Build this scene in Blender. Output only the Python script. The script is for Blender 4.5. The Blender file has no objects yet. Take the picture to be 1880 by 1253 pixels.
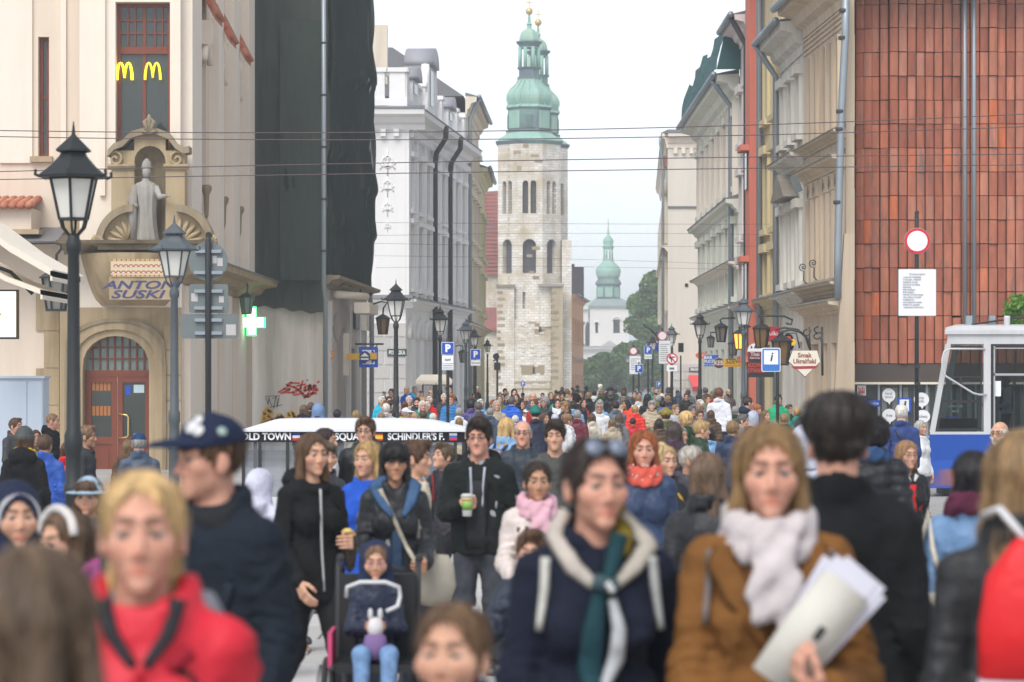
import bpy,bmesh,math,random
import numpy as np
from mathutils import Vector,Matrix
random.seed(7)
SC = bpy.context.scene
COL = SC.collection
PI = math.pi
R = math.radians

# ---------------------------------------------------------------- camera, sky, sun, exposure
F,CX,HY,CH = 5222.0,940.0,688.0,2.0 # focal length in photo pixels, principal column, horizon row, eye height
cam_d = bpy.data.cameras.new('camera');cam = bpy.data.objects.new('camera',cam_d);COL.objects.link(cam)
cam_d.sensor_width = 36.0;cam_d.lens = 36.0 * F / 1880.0
cam_d.shift_y = (HY - 626.5) / 1880.0
cam_d.clip_start = 0.3;cam_d.clip_end = 3000
cam.location = (0,0,CH);cam.rotation_euler = (R(90),0,0)
cam_d.dof.use_dof = True;cam_d.dof.focus_distance = 52.0;cam_d.dof.aperture_fstop = 4.2
SC.camera = cam
world = bpy.data.worlds.new('World');SC.world = world;world.use_nodes = True
wn = world.node_tree;wn.nodes.clear()
SUN_EL,SUN_AZ = R(52),R(200) # azimuth clockwise from +Y
sky = wn.nodes.new('ShaderNodeTexSky');sky.sky_type = 'NISHITA';sky.sun_disc = False
sky.sun_elevation = SUN_EL;sky.sun_rotation = SUN_AZ
sky.air_density = 0.9;sky.dust_density = 1.0;sky.ozone_density = 5.0
hs = wn.nodes.new('ShaderNodeHueSaturation');hs.inputs['Saturation'].default_value = 0.30
bg = wn.nodes.new('ShaderNodeBackground');bg.inputs['Strength'].default_value = 0.12
wo = wn.nodes.new('ShaderNodeOutputWorld')
wn.links.new(sky.outputs[0],hs.inputs['Color']);wn.links.new(hs.outputs[0],bg.inputs['Color']);wn.links.new(bg.outputs[0],wo.inputs['Surface'])
sun_d = bpy.data.lights.new('sun','SUN');sun_d.energy = 1.5;sun_d.angle = R(35);sun_d.color = (1.0,0.97,0.92)
sun = bpy.data.objects.new('sun',sun_d);COL.objects.link(sun)
sdir = Vector((math.sin(SUN_AZ) * math.cos(SUN_EL),math.cos(SUN_AZ) * math.cos(SUN_EL),math.sin(SUN_EL)))
sun.rotation_euler = sdir.to_track_quat('Z','Y').to_euler()
SC.view_settings.view_transform = 'Standard';SC.view_settings.look = 'None'
SC.view_settings.gamma = 1.0;SC.view_settings.exposure = 0.88
SC.view_settings.use_curve_mapping = False
SC.cycles.max_bounces = 6;SC.cycles.transparent_max_bounces = 12
SC.cycles.use_denoising = True;SC.cycles.volume_bounces = 1

# ---------------------------------------------------------------- helpers
def P(px,py,Y):return Vector(((px - CX) * Y / F,Y,CH + (HY - py) * Y / F))
def smooth01(t):t = max(0.0,min(1.0,t));return t * t * (3 - 2 * t)
def gz(x,y):
 z = 0.12 * (1 - smooth01((y - 8) / 9))
 side = smooth01((abs(x - 0.6) - 2.4) / 2.8) * smooth01((y - 14) / 10) * (1 - smooth01((y - 95) / 30))
 return z - 0.34 * side - 0.5 * smooth01((x - 6.2) / 2.4) * smooth01((y - 35) / 20) * (1 - smooth01((y - 88) / 20))

MATS = {}
def nodes_of(name):
 m = bpy.data.materials.new(name);m.use_nodes = True
 nt = m.node_tree;b = nt.nodes['Principled BSDF']
 return m,nt,b
def mixrgb(nt,mode,fac,a,b):
 n = nt.nodes.new('ShaderNodeMix');n.data_type = 'RGBA';n.blend_type = mode
 for s,v in ((n.inputs[0],fac),(n.inputs[6],a),(n.inputs[7],b)):
  if hasattr(v,'is_output'):nt.links.new(v,s)
  else:s.default_value = v if isinstance(v,(int,float)) else (*v,1.0)
 return n.outputs[2]
def ramp(nt,inp,p0,p1,c0=(0,0,0),c1=(1,1,1)):
 n = nt.nodes.new('ShaderNodeValToRGB');e = n.color_ramp.elements
 e[0].position,e[1].position = p0,p1;e[0].color,e[1].color = (*c0,1),(*c1,1)
 nt.links.new(inp,n.inputs[0]);return n.outputs[0]
def noise(nt,scale,detail=4,vec=None,sc3=None,rough=.55):
 n = nt.nodes.new('ShaderNodeTexNoise');n.inputs['Scale'].default_value = scale;n.inputs['Detail'].default_value = detail;n.inputs['Roughness'].default_value = rough
 if vec is None:
  g = nt.nodes.new('ShaderNodeNewGeometry');vec = g.outputs['Position']
 if sc3:
  mp = nt.nodes.new('ShaderNodeMapping');mp.inputs['Scale'].default_value = sc3;nt.links.new(vec,mp.inputs[0]);vec = mp.outputs[0]
 nt.links.new(vec,n.inputs['Vector']);return n.outputs[0]
def bumped(nt,b,h,strength,dist=.02):
 n = nt.nodes.new('ShaderNodeBump');n.inputs['Strength'].default_value = strength;n.inputs['Distance'].default_value = dist
 nt.links.new(h,n.inputs['Height']);nt.links.new(n.outputs[0],b.inputs['Normal'])
def mat(name,col,rough=.8,var=.14,scale=2.0,bump=.15,metal=0.0,streak=0.0,dirt=(.55,.5,.44),spec=.35,fine=18.0,objvar=0.0,tint2=None):
 if name in MATS:return MATS[name]
 m,nt,b = nodes_of(name)
 n1 = noise(nt,scale,5)
 c = mixrgb(nt,'MIX',n1,tuple(x * (1 - var) for x in col),tuple(min(1,x * (1 + var)) for x in col))
 if tint2:
  c = mixrgb(nt,'MIX',ramp(nt,noise(nt,scale * .6,6),.45,.62),c,tint2)
 if streak:
  streak = min(1.0,streak * 1.7)
  s = ramp(nt,noise(nt,1.0,8,sc3=(2.6,2.6,.2),rough=.68),.42,.68)
  f = nt.nodes.new('ShaderNodeMath');f.operation = 'MULTIPLY';f.inputs[1].default_value = streak
  nt.links.new(s,f.inputs[0])
  c = mixrgb(nt,'MULTIPLY',f.outputs[0],c,dirt)
 if objvar:
  oi = nt.nodes.new('ShaderNodeObjectInfo')
  r = ramp(nt,oi.outputs['Random'],0,1,(1 - objvar,) * 3,(1 + objvar,) * 3)
  c = mixrgb(nt,'MULTIPLY',1.0,c,r)
 nt.links.new(c,b.inputs['Base Color'])
 b.inputs['Roughness'].default_value = rough;b.inputs['Metallic'].default_value = metal
 b.inputs['Specular IOR Level'].default_value = spec
 if bump:bumped(nt,b,noise(nt,fine,5),bump)
 MATS[name] = m;return m
def emit(name,col,strength):
 if name in MATS:return MATS[name]
 m,nt,b = nodes_of(name)
 b.inputs['Base Color'].default_value = (*col,1);b.inputs['Emission Color'].default_value = (*col,1);b.inputs['Emission Strength'].default_value = strength
 MATS[name] = m;return m
def plain(name,col,rough=.5,metal=0,spec=.4):return mat(name,col,rough,.06,6,0.0,metal,spec=spec)
def glass(name,tint=(.9,.95,.95),keep=.7,rough=.05,film=(.01,.01,.01)):
 if name in MATS:return MATS[name]
 m,nt,b = nodes_of(name)
 b.inputs['Base Color'].default_value = (*film,1);b.inputs['Roughness'].default_value = rough
 t = nt.nodes.new('ShaderNodeBsdfTransparent');t.inputs[0].default_value = (*tint,1)
 mx = nt.nodes.new('ShaderNodeMixShader');mx.inputs[0].default_value = keep
 nt.links.new(b.outputs[0],mx.inputs[1]);nt.links.new(t.outputs[0],mx.inputs[2])
 nt.links.new(mx.outputs[0],nt.nodes['Material Output'].inputs['Surface'])
 MATS[name] = m;return m

class Frame:
 """A facade line from A to B (plan): u runs along it, n points to the side it faces."""
 def __init__(s,ax,ay,bx,by,flip=False):
  s.a = Vector((ax,ay));d = Vector((bx - ax,by - ay));s.L = d.length;s.d = d / s.L
  n = Vector((s.d.y,-s.d.x));s.n = -n if flip else n
 def w(s,u,z,n=0.0):
  p = s.a + s.d * u + s.n * n;return Vector((p.x,p.y,z))
 def u(s,px):# where a sight line at a photo column meets the facade
  k = (px - CX) / F
  return (k * s.a.y - s.a.x) / (s.d.x - k * s.d.y)
 def z(s,u,py):
  y = s.a.y + s.d.y * u;return CH + (HY - py) * y / F
 def pz(s,px,py):return s.z(s.u(px),py)

class MB:
 def __init__(s):s.v = [];s.f = []
 def add(s,vs,fs):
  o = len(s.v);s.v += [tuple(p) for p in vs];s.f += [tuple(i + o for i in f) for f in fs];return s
 def hexa(s,p):# 8 points: bottom ring 0-3, top ring 4-7
  return s.add(p,[(0,3,2,1),(4,5,6,7),(0,1,5,4),(1,2,6,5),(2,3,7,6),(3,0,4,7)])
 def box(s,x0,x1,y0,y1,z0,z1):
  return s.hexa([(x0,y0,z0),(x1,y0,z0),(x1,y1,z0),(x0,y1,z0),(x0,y0,z1),(x1,y0,z1),(x1,y1,z1),(x0,y1,z1)])
 def fbox(s,fr,u0,u1,z0,z1,n0,n1):
  return s.hexa([fr.w(u0,z0,n0),fr.w(u1,z0,n0),fr.w(u1,z0,n1),fr.w(u0,z0,n1),fr.w(u0,z1,n0),fr.w(u1,z1,n0),fr.w(u1,z1,n1),fr.w(u0,z1,n1)])
 def quad(s,a,b,c,d):return s.add([a,b,c,d],[(0,1,2,3)])
 def loft(s,rings,closed=True,caps=True):
  n = len(rings[0]);o = len(s.v)
  for r in rings:s.v += [tuple(p) for p in r]
  for i in range(len(rings) - 1):
   for j in range(n if closed else n - 1):
    k = (j + 1) % n;s.f.append((o + i * n + j,o + i * n + k,o + (i + 1) * n + k,o + (i + 1) * n + j))
  if caps and closed:
   s.f.append(tuple(o + j for j in reversed(range(n))));s.f.append(tuple(o + (len(rings) - 1) * n + j for j in range(n)))
  return s
 def lathe(s,prof,n=16,c=(0,0,0),sx=1,sy=1,rot=0):
  return s.loft([[(c[0] + r * sx * math.cos(rot + 2 * PI * j / n),c[1] + r * sy * math.sin(rot + 2 * PI * j / n),c[2] + z) for j in range(n)] for r,z in prof])
 def tube(s,pts,r,n=8,caps=True):
  pts = [Vector(p) for p in pts];rr = r if isinstance(r,(list,tuple)) else [r] * len(pts)
  rings = [];prev = None
  for i,p in enumerate(pts):
   t = (pts[min(i + 1,len(pts) - 1)] - pts[max(i - 1,0)]).normalized()
   if prev is None:
    a = Vector((0,0,1)) if abs(t.z) < .9 else Vector((1,0,0));x = t.cross(a).normalized()
   else:x = (prev - t * prev.dot(t)).normalized()
   prev = x;y = t.cross(x)
   rings.append([p + (x * math.cos(2 * PI * j / n) + y * math.sin(2 * PI * j / n)) * rr[i] for j in range(n)])
  return s.loft(rings,caps=caps)
 def prism(s,poly,fr,n0,n1):# polygon in (u, z) of a frame, from n0 to n1
  k = len(poly);a = [fr.w(u,z,n0) for u,z in poly];b = [fr.w(u,z,n1) for u,z in poly]
  return s.add(a + b,[tuple(range(k)),tuple(reversed(range(k,2 * k)))] + [(i,i + k,(i + 1) % k + k,(i + 1) % k) for i in range(k)])
 def band(s,prof,fr,u0,u1):# a moulding: profile in (n, z) swept along u
  return s.loft([[fr.w(u0,z,n) for n,z in prof],[fr.w(u1,z,n) for n,z in prof]])
 def wall(s,fr,u0,u1,z0,z1,holes,depth=.3,back=True):# a wall sheet with recessed rectangular openings
  us = sorted({u0,u1,*[h[0] for h in holes],*[h[1] for h in holes]});zs = sorted({z0,z1,*[h[2] for h in holes],*[h[3] for h in holes]})
  us = [u for u in us if u0 <= u <= u1];zs = [z for z in zs if z0 <= z <= z1]
  for i in range(len(us) - 1):
   for j in range(len(zs) - 1):
    a,b = (us[i] + us[i + 1]) / 2,(zs[j] + zs[j + 1]) / 2
    if any(h[0] < a < h[1] and h[2] < b < h[3] for h in holes):continue
    s.quad(fr.w(us[i],zs[j]),fr.w(us[i + 1],zs[j]),fr.w(us[i + 1],zs[j + 1]),fr.w(us[i],zs[j + 1]))
  for a,b,c,d in [h[:4] for h in holes]:
   p = [(a,c),(b,c),(b,d),(a,d)]
   for i in range(4):
    q,r_ = p[i],p[(i + 1) % 4]
    s.quad(fr.w(*q),fr.w(*q,-depth),fr.w(*r_,-depth),fr.w(*r_))
   s.quad(fr.w(a,c,-depth),fr.w(b,c,-depth),fr.w(b,d,-depth),fr.w(a,d,-depth))
  return s
 def mesh(s,name):
  me = bpy.data.meshes.new(name);me.from_pydata(s.v,[],s.f);return me
 def build(s,name,m,parent=None,smooth=False,fix=True):
  me = s.mesh(name)
  if fix:
   bm = bmesh.new();bm.from_mesh(me);bmesh.ops.recalc_face_normals(bm,faces=bm.faces);bm.to_mesh(me);bm.free()
  if m:me.materials.append(m)
  if smooth:me.polygons.foreach_set('use_smooth',[True] * len(me.polygons))
  return link(name,me,parent)
def link(name,me,parent=None):
 o = bpy.data.objects.new(name,me);COL.objects.link(o)
 if parent is not None:
  o.parent = parent
  if parent.name in WORLD_BUILT:o.matrix_parent_inverse = Matrix.Translation(-parent.location)
 return o
WORLD_BUILT = set() # things whose parts are written in world coordinates
def tag(o,label=None,cat=None,group=None,kind=None):
 for k,v in (('label',label),('category',cat),('group',group),('kind',kind)):
  if v:o[k] = v
 return o
def thing(name,label,cat,group=None,loc=(0,0,0),rz=0,world=False):
 o = bpy.data.objects.new(name,None);COL.objects.link(o);o.empty_display_size = .2
 o.location = loc;o.rotation_euler = (0,0,rz)
 if world:WORLD_BUILT.add(o.name)
 return tag(o,label,cat,group)
KIDS = {}
def copy_tree(o,parent=None):
 c = o.copy();COL.objects.link(c)
 if parent is not None:c.parent = parent
 for ch in o.children:copy_tree(ch,c)
 return c
def text(s,size,m,name='lettering',parent=None,mtx=None,shear=0.0,offset=0.0,align='CENTER',depth=.004,sx=1.0,spacing=1.0):
 cu = bpy.data.curves.new(name,'FONT');cu.body = s;cu.size = size;cu.align_x = align;cu.align_y = 'CENTER'
 cu.extrude = depth;cu.shear = shear;cu.offset = offset;cu.space_character = spacing;cu.resolution_u = 3
 o = bpy.data.objects.new(name,cu);me = bpy.data.meshes.new_from_object(o)
 bpy.data.objects.remove(o);bpy.data.curves.remove(cu)
 if sx != 1.0:me.transform(Matrix.Diagonal((sx,1,1,1)))
 if mtx is not None:me.transform(mtx)
 me.materials.clear();me.materials.append(m)
 return link(name,me,parent)
def fmtx(fr,u,z,n):# text plane on a facade, read from its front
 o = fr.w(u,z,n);nx = Vector((fr.n.x,fr.n.y,0));up = Vector((0,0,1));rt = up.cross(nx)
 return Matrix(((rt.x,up.x,nx.x,o.x),(rt.y,up.y,nx.y,o.y),(rt.z,up.z,nx.z,o.z),(0,0,0,1)))
def arc(cx,cz,r,a0,a1,n=12,rz=None):return [(cx + r * math.cos(R(a0 + (a1 - a0) * i / n)),cz + (rz or r) * math.sin(R(a0 + (a1 - a0) * i / n))) for i in range(n + 1)]

# ---------------------------------------------------------------- shared materials
M = dict(
cream=mat('cream_plaster',(.72,.605,.49),.9,.05,.7,.1,streak=.22,dirt=(.8,.74,.68)),
creamlt=mat('pale_stucco',(.80,.71,.605),.9,.05,.8,.08,streak=.16,dirt=(.8,.76,.7)),
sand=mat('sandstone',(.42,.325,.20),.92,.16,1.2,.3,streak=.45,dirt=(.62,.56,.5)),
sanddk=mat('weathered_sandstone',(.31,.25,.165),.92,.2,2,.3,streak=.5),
white=mat('white_stucco',(.83,.815,.80),.9,.04,.6,.1,streak=.16,dirt=(.8,.8,.82)),
beige=mat('beige_plaster',(.72,.64,.52),.9,.05,.6,.1,streak=.2),
firewall=mat('blank_beige_plaster',(.68,.625,.545),.92,.04,.35,.12,streak=.22,dirt=(.82,.78,.74)),
yellowg=mat('yellow_green_plaster',(.68,.64,.42),.9,.06,.6,.1,streak=.25),
greenw=mat('pale_green_plaster',(.74,.74,.64),.9,.05,.6,.1,streak=.2),
pink=mat('pinkish_plaster',(.74,.67,.64),.9,.05,.6,.1,streak=.2),
red=mat('salmon_red_plaster',(.66,.20,.135),.88,.07,.8,.1,streak=.3,dirt=(.75,.65,.62)),
yellow=mat('ochre_plaster',(.72,.60,.36),.9,.06,.8,.1,streak=.25),
greyw=mat('grey_white_plaster',(.76,.73,.66),.9,.06,.8,.1,streak=.3),
tan=mat('tan_plaster',(.70,.575,.43),.9,.06,.7,.1,streak=.3),
tandk=mat('sooty_ledge',(.26,.23,.19),.9,.2,3,.3,streak=.4),
graffiti=mat('stained_grey_plaster',(.70,.635,.57),.92,.07,.5,.2,streak=.35,dirt=(.62,.56,.5)),
roof=mat('grey_sheet_roof',(.16,.16,.17),.6,.15,1,.1,spec=.5),
zinc=mat('zinc_pipe',(.30,.34,.37),.45,.1,3,.05,metal=.4),
zincdk=mat('dark_pipe',(.05,.045,.05),.5,.1,3,.05),
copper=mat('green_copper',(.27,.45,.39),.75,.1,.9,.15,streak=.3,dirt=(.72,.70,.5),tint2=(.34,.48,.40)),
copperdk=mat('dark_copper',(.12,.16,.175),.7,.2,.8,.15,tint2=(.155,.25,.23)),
gold=mat('gilded_ball',(.62,.45,.18),.4,.1,3,0,metal=.5),
tile=mat('clay_roof_tile',(.42,.13,.075),.85,.25,3,.3,tint2=(.48,.21,.13)),
brownroof=mat('old_brick_roof',(.30,.105,.085),.88,.2,1.2,.3,tint2=(.24,.10,.10)),
terra=None,
iron=mat('black_iron',(.018,.021,.022),.5,.2,8,.1,spec=.5),
irongrey=mat('grey_green_iron',(.075,.09,.10),.5,.15,6,.1,spec=.5),
lampglass=mat('frosted_lamp_glass',(.74,.72,.66),.25,.05,6,0,spec=.5),
dark=plain('dark_interior',(.02,.02,.02),.8),
pane=mat('window_glass',(.045,.055,.05),.08,.3,.6,0,spec=.5),
panelt=mat('window_glass_pale',(.20,.21,.205),.15,.35,.5,0,spec=.5),
woodred=mat('mahogany_frame',(.19,.042,.016),.4,.18,4,.05,spec=.45),
wframe=plain('white_window_frame',(.68,.66,.62),.6),
brass=mat('brass',(.75,.52,.2),.3,.05,5,0,metal=.8),
sgrey=mat('sign_back_grey',(.16,.185,.185),.55,.1,5,.05,metal=.2),
sblue=plain('sign_blue',(.012,.075,.46),.4),swhite=plain('sign_white',(.80,.81,.83),.45),sred=plain('sign_red',(.62,.02,.03),.4),
sblack=plain('sign_black',(.02,.02,.022),.45),syellow=plain('sign_yellow',(.75,.44,.02),.45),sbrown=plain('sign_maroon',(.16,.02,.025),.45),
scream=plain('sign_cream',(.76,.68,.55),.5),ggreen=plain('sign_dark_green',(.03,.06,.045),.5),
cutil=mat('cabinet_paint',(.46,.52,.60),.5,.03,1,0,spec=.4),
canvas=mat('cream_canvas',(.78,.70,.58),.9,.06,2,.15),
rubber=plain('black_rubber',(.02,.02,.02),.7),
steel=mat('steel',(.5,.5,.5),.3,.05,5,0,metal=.9),
)
def window(fr,u0,u1,z0,z1,parent,depth=.22,fm=None,pm=None,nx=2,nz=3,bar=.05,trans=None,name='window'):
 """A window seated in an opening: the frame with its bars, and the pane as its child."""
 fm = fm or M['wframe'];pm = pm or M['pane'];b = MB();n0,n1 = -depth + .02,-depth + .09
 b.fbox(fr,u0,u0 + bar,z0,z1,n0,n1).fbox(fr,u1 - bar,u1,z0,z1,n0,n1)
 b.fbox(fr,u0 + bar,u1 - bar,z0,z0 + bar,n0,n1).fbox(fr,u0 + bar,u1 - bar,z1 - bar,z1,n0,n1)
 for i in range(1,nx):c = u0 + (u1 - u0) * i / nx;b.fbox(fr,c - bar * .45,c + bar * .45,z0 + bar,z1 - bar,n0,n1 - .01)
 for i in range(1,nz):c = z0 + (z1 - z0) * i / nz;b.fbox(fr,u0 + bar,u1 - bar,c - bar * .3,c + bar * .3,n0,n1 - .02)
 if trans:c = z0 + (z1 - z0) * trans;b.fbox(fr,u0 + bar,u1 - bar,c - bar,c + bar,n0,n1 + .02)
 o = b.build(name,fm,parent)
 MB().fbox(fr,u0 + .01,u1 - .01,z0 + .01,z1 - .01,n0 - .015,n0 + .02).build('pane',pm,o)
 return o
# ---------------------------------------------------------------- ground
def ground():
 ys = [-30,-5,0,3,6,8,10,12,14,16,18,20,24,28,34,42,52,64,80,95,105,115,125,160,260,600,2500]
 xs = [-1500,-200,-60,-25,-12,-8,-6,-5,-4.2,-3.4,-2.6,-1.8,-1,0,1,2,3,3.8,4.6,5.4,6.2,7,9,12,25,60,200,1500]
 b = MB();n = len(xs)
 vs = [(x,y,gz(x,y)) for y in ys for x in xs]
 b.add(vs,[(j * n + i,j * n + i + 1,(j + 1) * n + i + 1,(j + 1) * n + i) for j in range(len(ys) - 1) for i in range(n - 1)])
 m = mat('stone_paving',(.36,.345,.325),.85,.14,.8,.3,tint2=(.30,.29,.28),fine=5)
 g = b.build('ground',m);g['kind'] = 'structure'
 pm = mat('paving_slab',(.43,.415,.395),.8,.08,2.2,.15,objvar=.12,fine=30)
 me = None;k = 0
 y = 8.4
 while y < 29.5:
  x = -2.5 + (.35 if k % 2 else 0)
  while x < 3.5:
   if (abs(x + .9) < 1.3 and y < 29) or (x > 1.8 and y < 24):
    if me is None:
     bb = MB();bb.loft([[(-.34,-.29,0),(.34,-.29,0),(.34,.29,0),(-.34,.29,0)],[(-.34,-.29,.016),(.34,-.29,.016),(.34,.29,.016),(-.34,.29,.016)],[(-.33,-.28,.021),(.33,-.28,.021),(.33,.28,.021),(-.33,.28,.021)]])
     me = bb.mesh('paving_slab');me.materials.append(pm)
    o = link('paving_slab',me,g);o.location = (x,y,gz(x,y) - .004 + random.uniform(-.004,.003));o.rotation_euler = (math.atan2(gz(x,y + .3) - gz(x,y - .3),.6),0,random.uniform(-.006,.006))
   x += .70
  y += .60;k += 1
ground()

# ---------------------------------------------------------------- cream corner building with the sandstone portal
def cornice(fr,u0,u1,z,parent,m,h=.5,d=.55,name='cornice',m2=None):
 b = MB();b.band([(-.02,z),(.06,z),(.08,z + h * .25),(d * .35,z + h * .35),(d * .5,z + h * .6),(d * .95,z + h * .7),(d,z + h * .95),(-.02,z + h)],fr,u0,u1)
 o = b.build(name,m,parent)
 if m2:MB().band([(-.02,z + h),(d + .04,z + h - .03),(d + .04,z + h),(-.02,z + h + .18)],fr,u0,u1).build('flashing',m2,o)
 return o
def corner_building():
 Y = 70.0;S = F / Y
 t = thing('corner_building','cream plastered corner building with sandstone portal and mahogany doors','building',loc=(-8.2,70,0),world=True)
 X = lambda px:(px - CX) / S
 Z = lambda py:CH + (HY - py) / S
 fl = Frame(-19.0,Y + .5,X(158),Y + .5) # flat wall beside the portal, faces the square
 U = lambda px:fl.u(px)
 slit = (U(70),U(90),fl.pz(80,288),fl.pz(80,68))
 MB().wall(fl,0,fl.L,-1,16,[slit],.35).build('wall',M['cream'],t)
 w = window(fl,*slit,t,.3,M['woodred'],M['pane'],1,2,.09,name='slit_window')
 MB().fbox(fl,slit[0] - .18,slit[1] + .1,slit[2] - .14,slit[2],-.02,.16).build('sill',M['sand'],w)
 for a,b_ in ((0,60),(112,122)):
  MB().fbox(fl,U(a),U(b_),fl.pz(a,300),16,-.02,.07).build('pilaster',M['creamlt'],t)
 MB().fbox(fl,U(112),U(158),Z(430),Z(362),-.02,.12).build('stone_course',M['sand'],t)
 for i,(a,b_) in enumerate(((66,110),(110,157))):# sandstone blocks beside the door
  for j in range(5):
   z0 = -.6 + j * .92;MB().fbox(fl,U(a) + .01 + .2 * (j % 2) * (i == 0),U(b_) - .01,z0 + .008,z0 + .912,-.02,.06 + .01 * ((i + j) % 2)).build('stone',M['sand'],t)
   # bay with the big window
 fb = Frame(X(150),Y,X(332),Y);ub = lambda px:(px - 150) / S
 win = (ub(212),ub(312),Z(330),Z(4));door = (ub(152),ub(274),-.6,Z(617))
 MB().wall(fb,ub(146),fb.L,Z(566),16,[win],.42).build('bay_wall',M['creamlt'],t)
 for a in (184,322):MB().fbox(fb,ub(a),ub(a + 10),Z(360),16,-.02,.10).build('pilaster',M['creamlt'],t)
 g = window(fb,*win,t,.38,M['woodred'],M['pane'],2,1,.09,trans=.735,name='tall_window')
 bars = MB();za = win[2] + (win[3] - win[2]) * .735
 for k in (0,1):
  u0 = win[0] + .09 + k * (win[1] - win[0]) / 2;uw = (win[1] - win[0]) / 2 - .13
  for i in (1,2):bars.fbox(fb,u0 + uw * i / 3 - .018,u0 + uw * i / 3 + .018,za + .1,win[3] - .09,-.36,-.29)
  for i in (1,2):bars.fbox(fb,u0,u0 + uw,za + .1 + (win[3] - za - .2) * i / 3 - .018,za + .1 + (win[3] - za - .2) * i / 3 + .018,-.357,-.295)
 bars.build('glazing_bar',M['woodred'],g)
 # stone portal
 ws = M['sand'];wl,wr = ub(148),ub(308)
 arch = [(door[0],-.6)] + [(door[0],Z(680))] + [(door[0] + (door[1] - door[0]) * (.5 - .5 * math.cos(a)),Z(680) + (Z(617) - Z(680)) * math.sin(a) ** .8) for a in [PI * i / 12 for i in range(1,12)]] + [(door[1],Z(680)),(door[1],-.6)]
 def archring(grow,n0,n1,mt,nm):
  c = (door[0] + door[1]) / 2
  def g_(p,k):return (c + (p[0] - c) * (1 + k / ((door[1] - door[0]) / 2)),p[1] if p[1] < 0 else p[1] + (k if p[1] > Z(680) + .02 else k * .3))
  b = MB();a = [g_(p,grow[0]) for p in arch];o = [g_(p,grow[1]) for p in arch]
  for i in range(len(arch) - 1):
   b.hexa([fb.w(*a[i],n0),fb.w(*a[i + 1],n0),fb.w(*o[i + 1],n0),fb.w(*o[i],n0),fb.w(*a[i],n1),fb.w(*a[i + 1],n1),fb.w(*o[i + 1],n1),fb.w(*o[i],n1)])
  return b.build(nm,mt,t)
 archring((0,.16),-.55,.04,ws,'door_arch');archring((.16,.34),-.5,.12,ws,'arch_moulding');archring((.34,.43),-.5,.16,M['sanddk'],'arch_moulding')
 # stone around: split at the arch so the opening stays open
 c = (door[0] + door[1]) / 2;b = MB();up = Z(565)
 outer = [(c + (p[0] - c) * 1.42,p[1] if p[1] < 0 else p[1] + .38) for p in arch]
 for i in range(len(outer) - 1):
  (u0,z0),(u1,z1) = outer[i],outer[i + 1]
  if abs(u1 - u0) > 1e-4:b.hexa([fb.w(u0,z0,-.5),fb.w(u1,z1,-.5),fb.w(u1,up,-.5),fb.w(u0,up,-.5),fb.w(u0,z0,.03),fb.w(u1,z1,.03),fb.w(u1,up,.03),fb.w(u0,up,.03)])
 b.fbox(fb,ub(110),outer[0][0],-.6,up,-.5,.03).fbox(fb,outer[-1][0],fb.L,-.6,up,-.5,.03)
 b.build('portal_wall',ws,t)
 for j in range(6):
  z0 = -.5 + j * .62;MB().fbox(fb,outer[-1][0] + .02,fb.L + .015,z0 + .01,z0 + .61,0,.07).build('stone',M['sand'],t)
  # doors
 fd = M['woodred'];mid = ub(211);zt = Z(692)
 for a,b2 in ((door[0] + .02,mid - .008),(mid + .008,door[1] - .02)):
  b = MB();n0,n1 = -.46,-.38
  b.fbox(fb,a,a + .13,-.55,zt,n0,n1).fbox(fb,b2 - .13,b2,-.55,zt,n0,n1).fbox(fb,a + .13,b2 - .13,zt - .14,zt,n0,n1).fbox(fb,a + .13,b2 - .13,.28,.46,n0,n1).fbox(fb,a + .13,b2 - .13,-.55,.28,n0 + .01,n1 - .03).fbox(fb,a + .2,b2 - .2,-.4,.18,n0 + .02,n1 - .01)
  d = b.build('door',fd,t);MB().fbox(fb,a + .12,b2 - .12,.45,zt - .13,n0 + .01,n0 + .03).build('pane',M['pane'],d)
  if a > mid:
   MB().tube([fb.w(mid + .06,1.02,-.38),fb.w(mid + .06,1.02,-.25),fb.w(mid + .26,1.0,-.2),fb.w(mid + .3,.95,-.2),fb.w(mid + .3,.5,-.2),fb.w(mid + .26,.45,-.2),fb.w(mid + .06,.43,-.25),fb.w(mid + .06,.43,-.38)],.022,8).build('handle',M['brass'],d,True)
   MB().fbox(fb,a + .2,a + .32,zt - .45,zt - .22,n0 + .03,n0 + .034).build('sticker',M['sblue'],d);MB().fbox(fb,b2 - .42,b2 - .16,zt - .4,zt - .2,n0 + .03,n0 + .034).build('sticker',plain('sticker_pale',(.5,.62,.66)),d)
  else:# warm shop goods behind the glass
   for k in range(2):
    for i in range(5):
     MB().fbox(fb,mid - .62 + i * .095,mid - .55 + i * .095,.98 + k * .62,1.22 + k * .6,n0 + .03,n0 + .036).build('goods',plain('amber_goods',(.42,.15,.04)),d)
 b = MB();b.fbox(fb,door[0],door[1],zt,zt + .16,-.47,-.36)
 b.build('transom',fd,t)
 f = MB() # fanlight bars follow the arch
 zf = zt + .16
 def top(u):k = (u - door[0]) / (door[1] - door[0]);return Z(680) + (Z(617) - Z(680)) * max(0.0,1 - (2 * k - 1) ** 2) ** .42
 for i in range(1,9):
  u = door[0] + (door[1] - door[0]) * i / 9;f.fbox(fb,u - .02,u + .02,zf,top(u),-.46,-.4)
 for k in (1,2):
  z = zf + (Z(617) - zf) * k / 3;d = .1 if k == 1 else .16;f.fbox(fb,door[0] + d,door[1] - d,z - .02,z + .02,-.455,-.405)
 fo = f.build('fanlight',fd,t)
 MB().prism([(u,z) for u,z in arch[1:-1] if z >= zf - .5][::-1],fb,-.49,-.47).build('pane',mat('greenish_fanlight_glass',(.20,.27,.245),.2,.3,3,0,spec=.6),fo)
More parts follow.
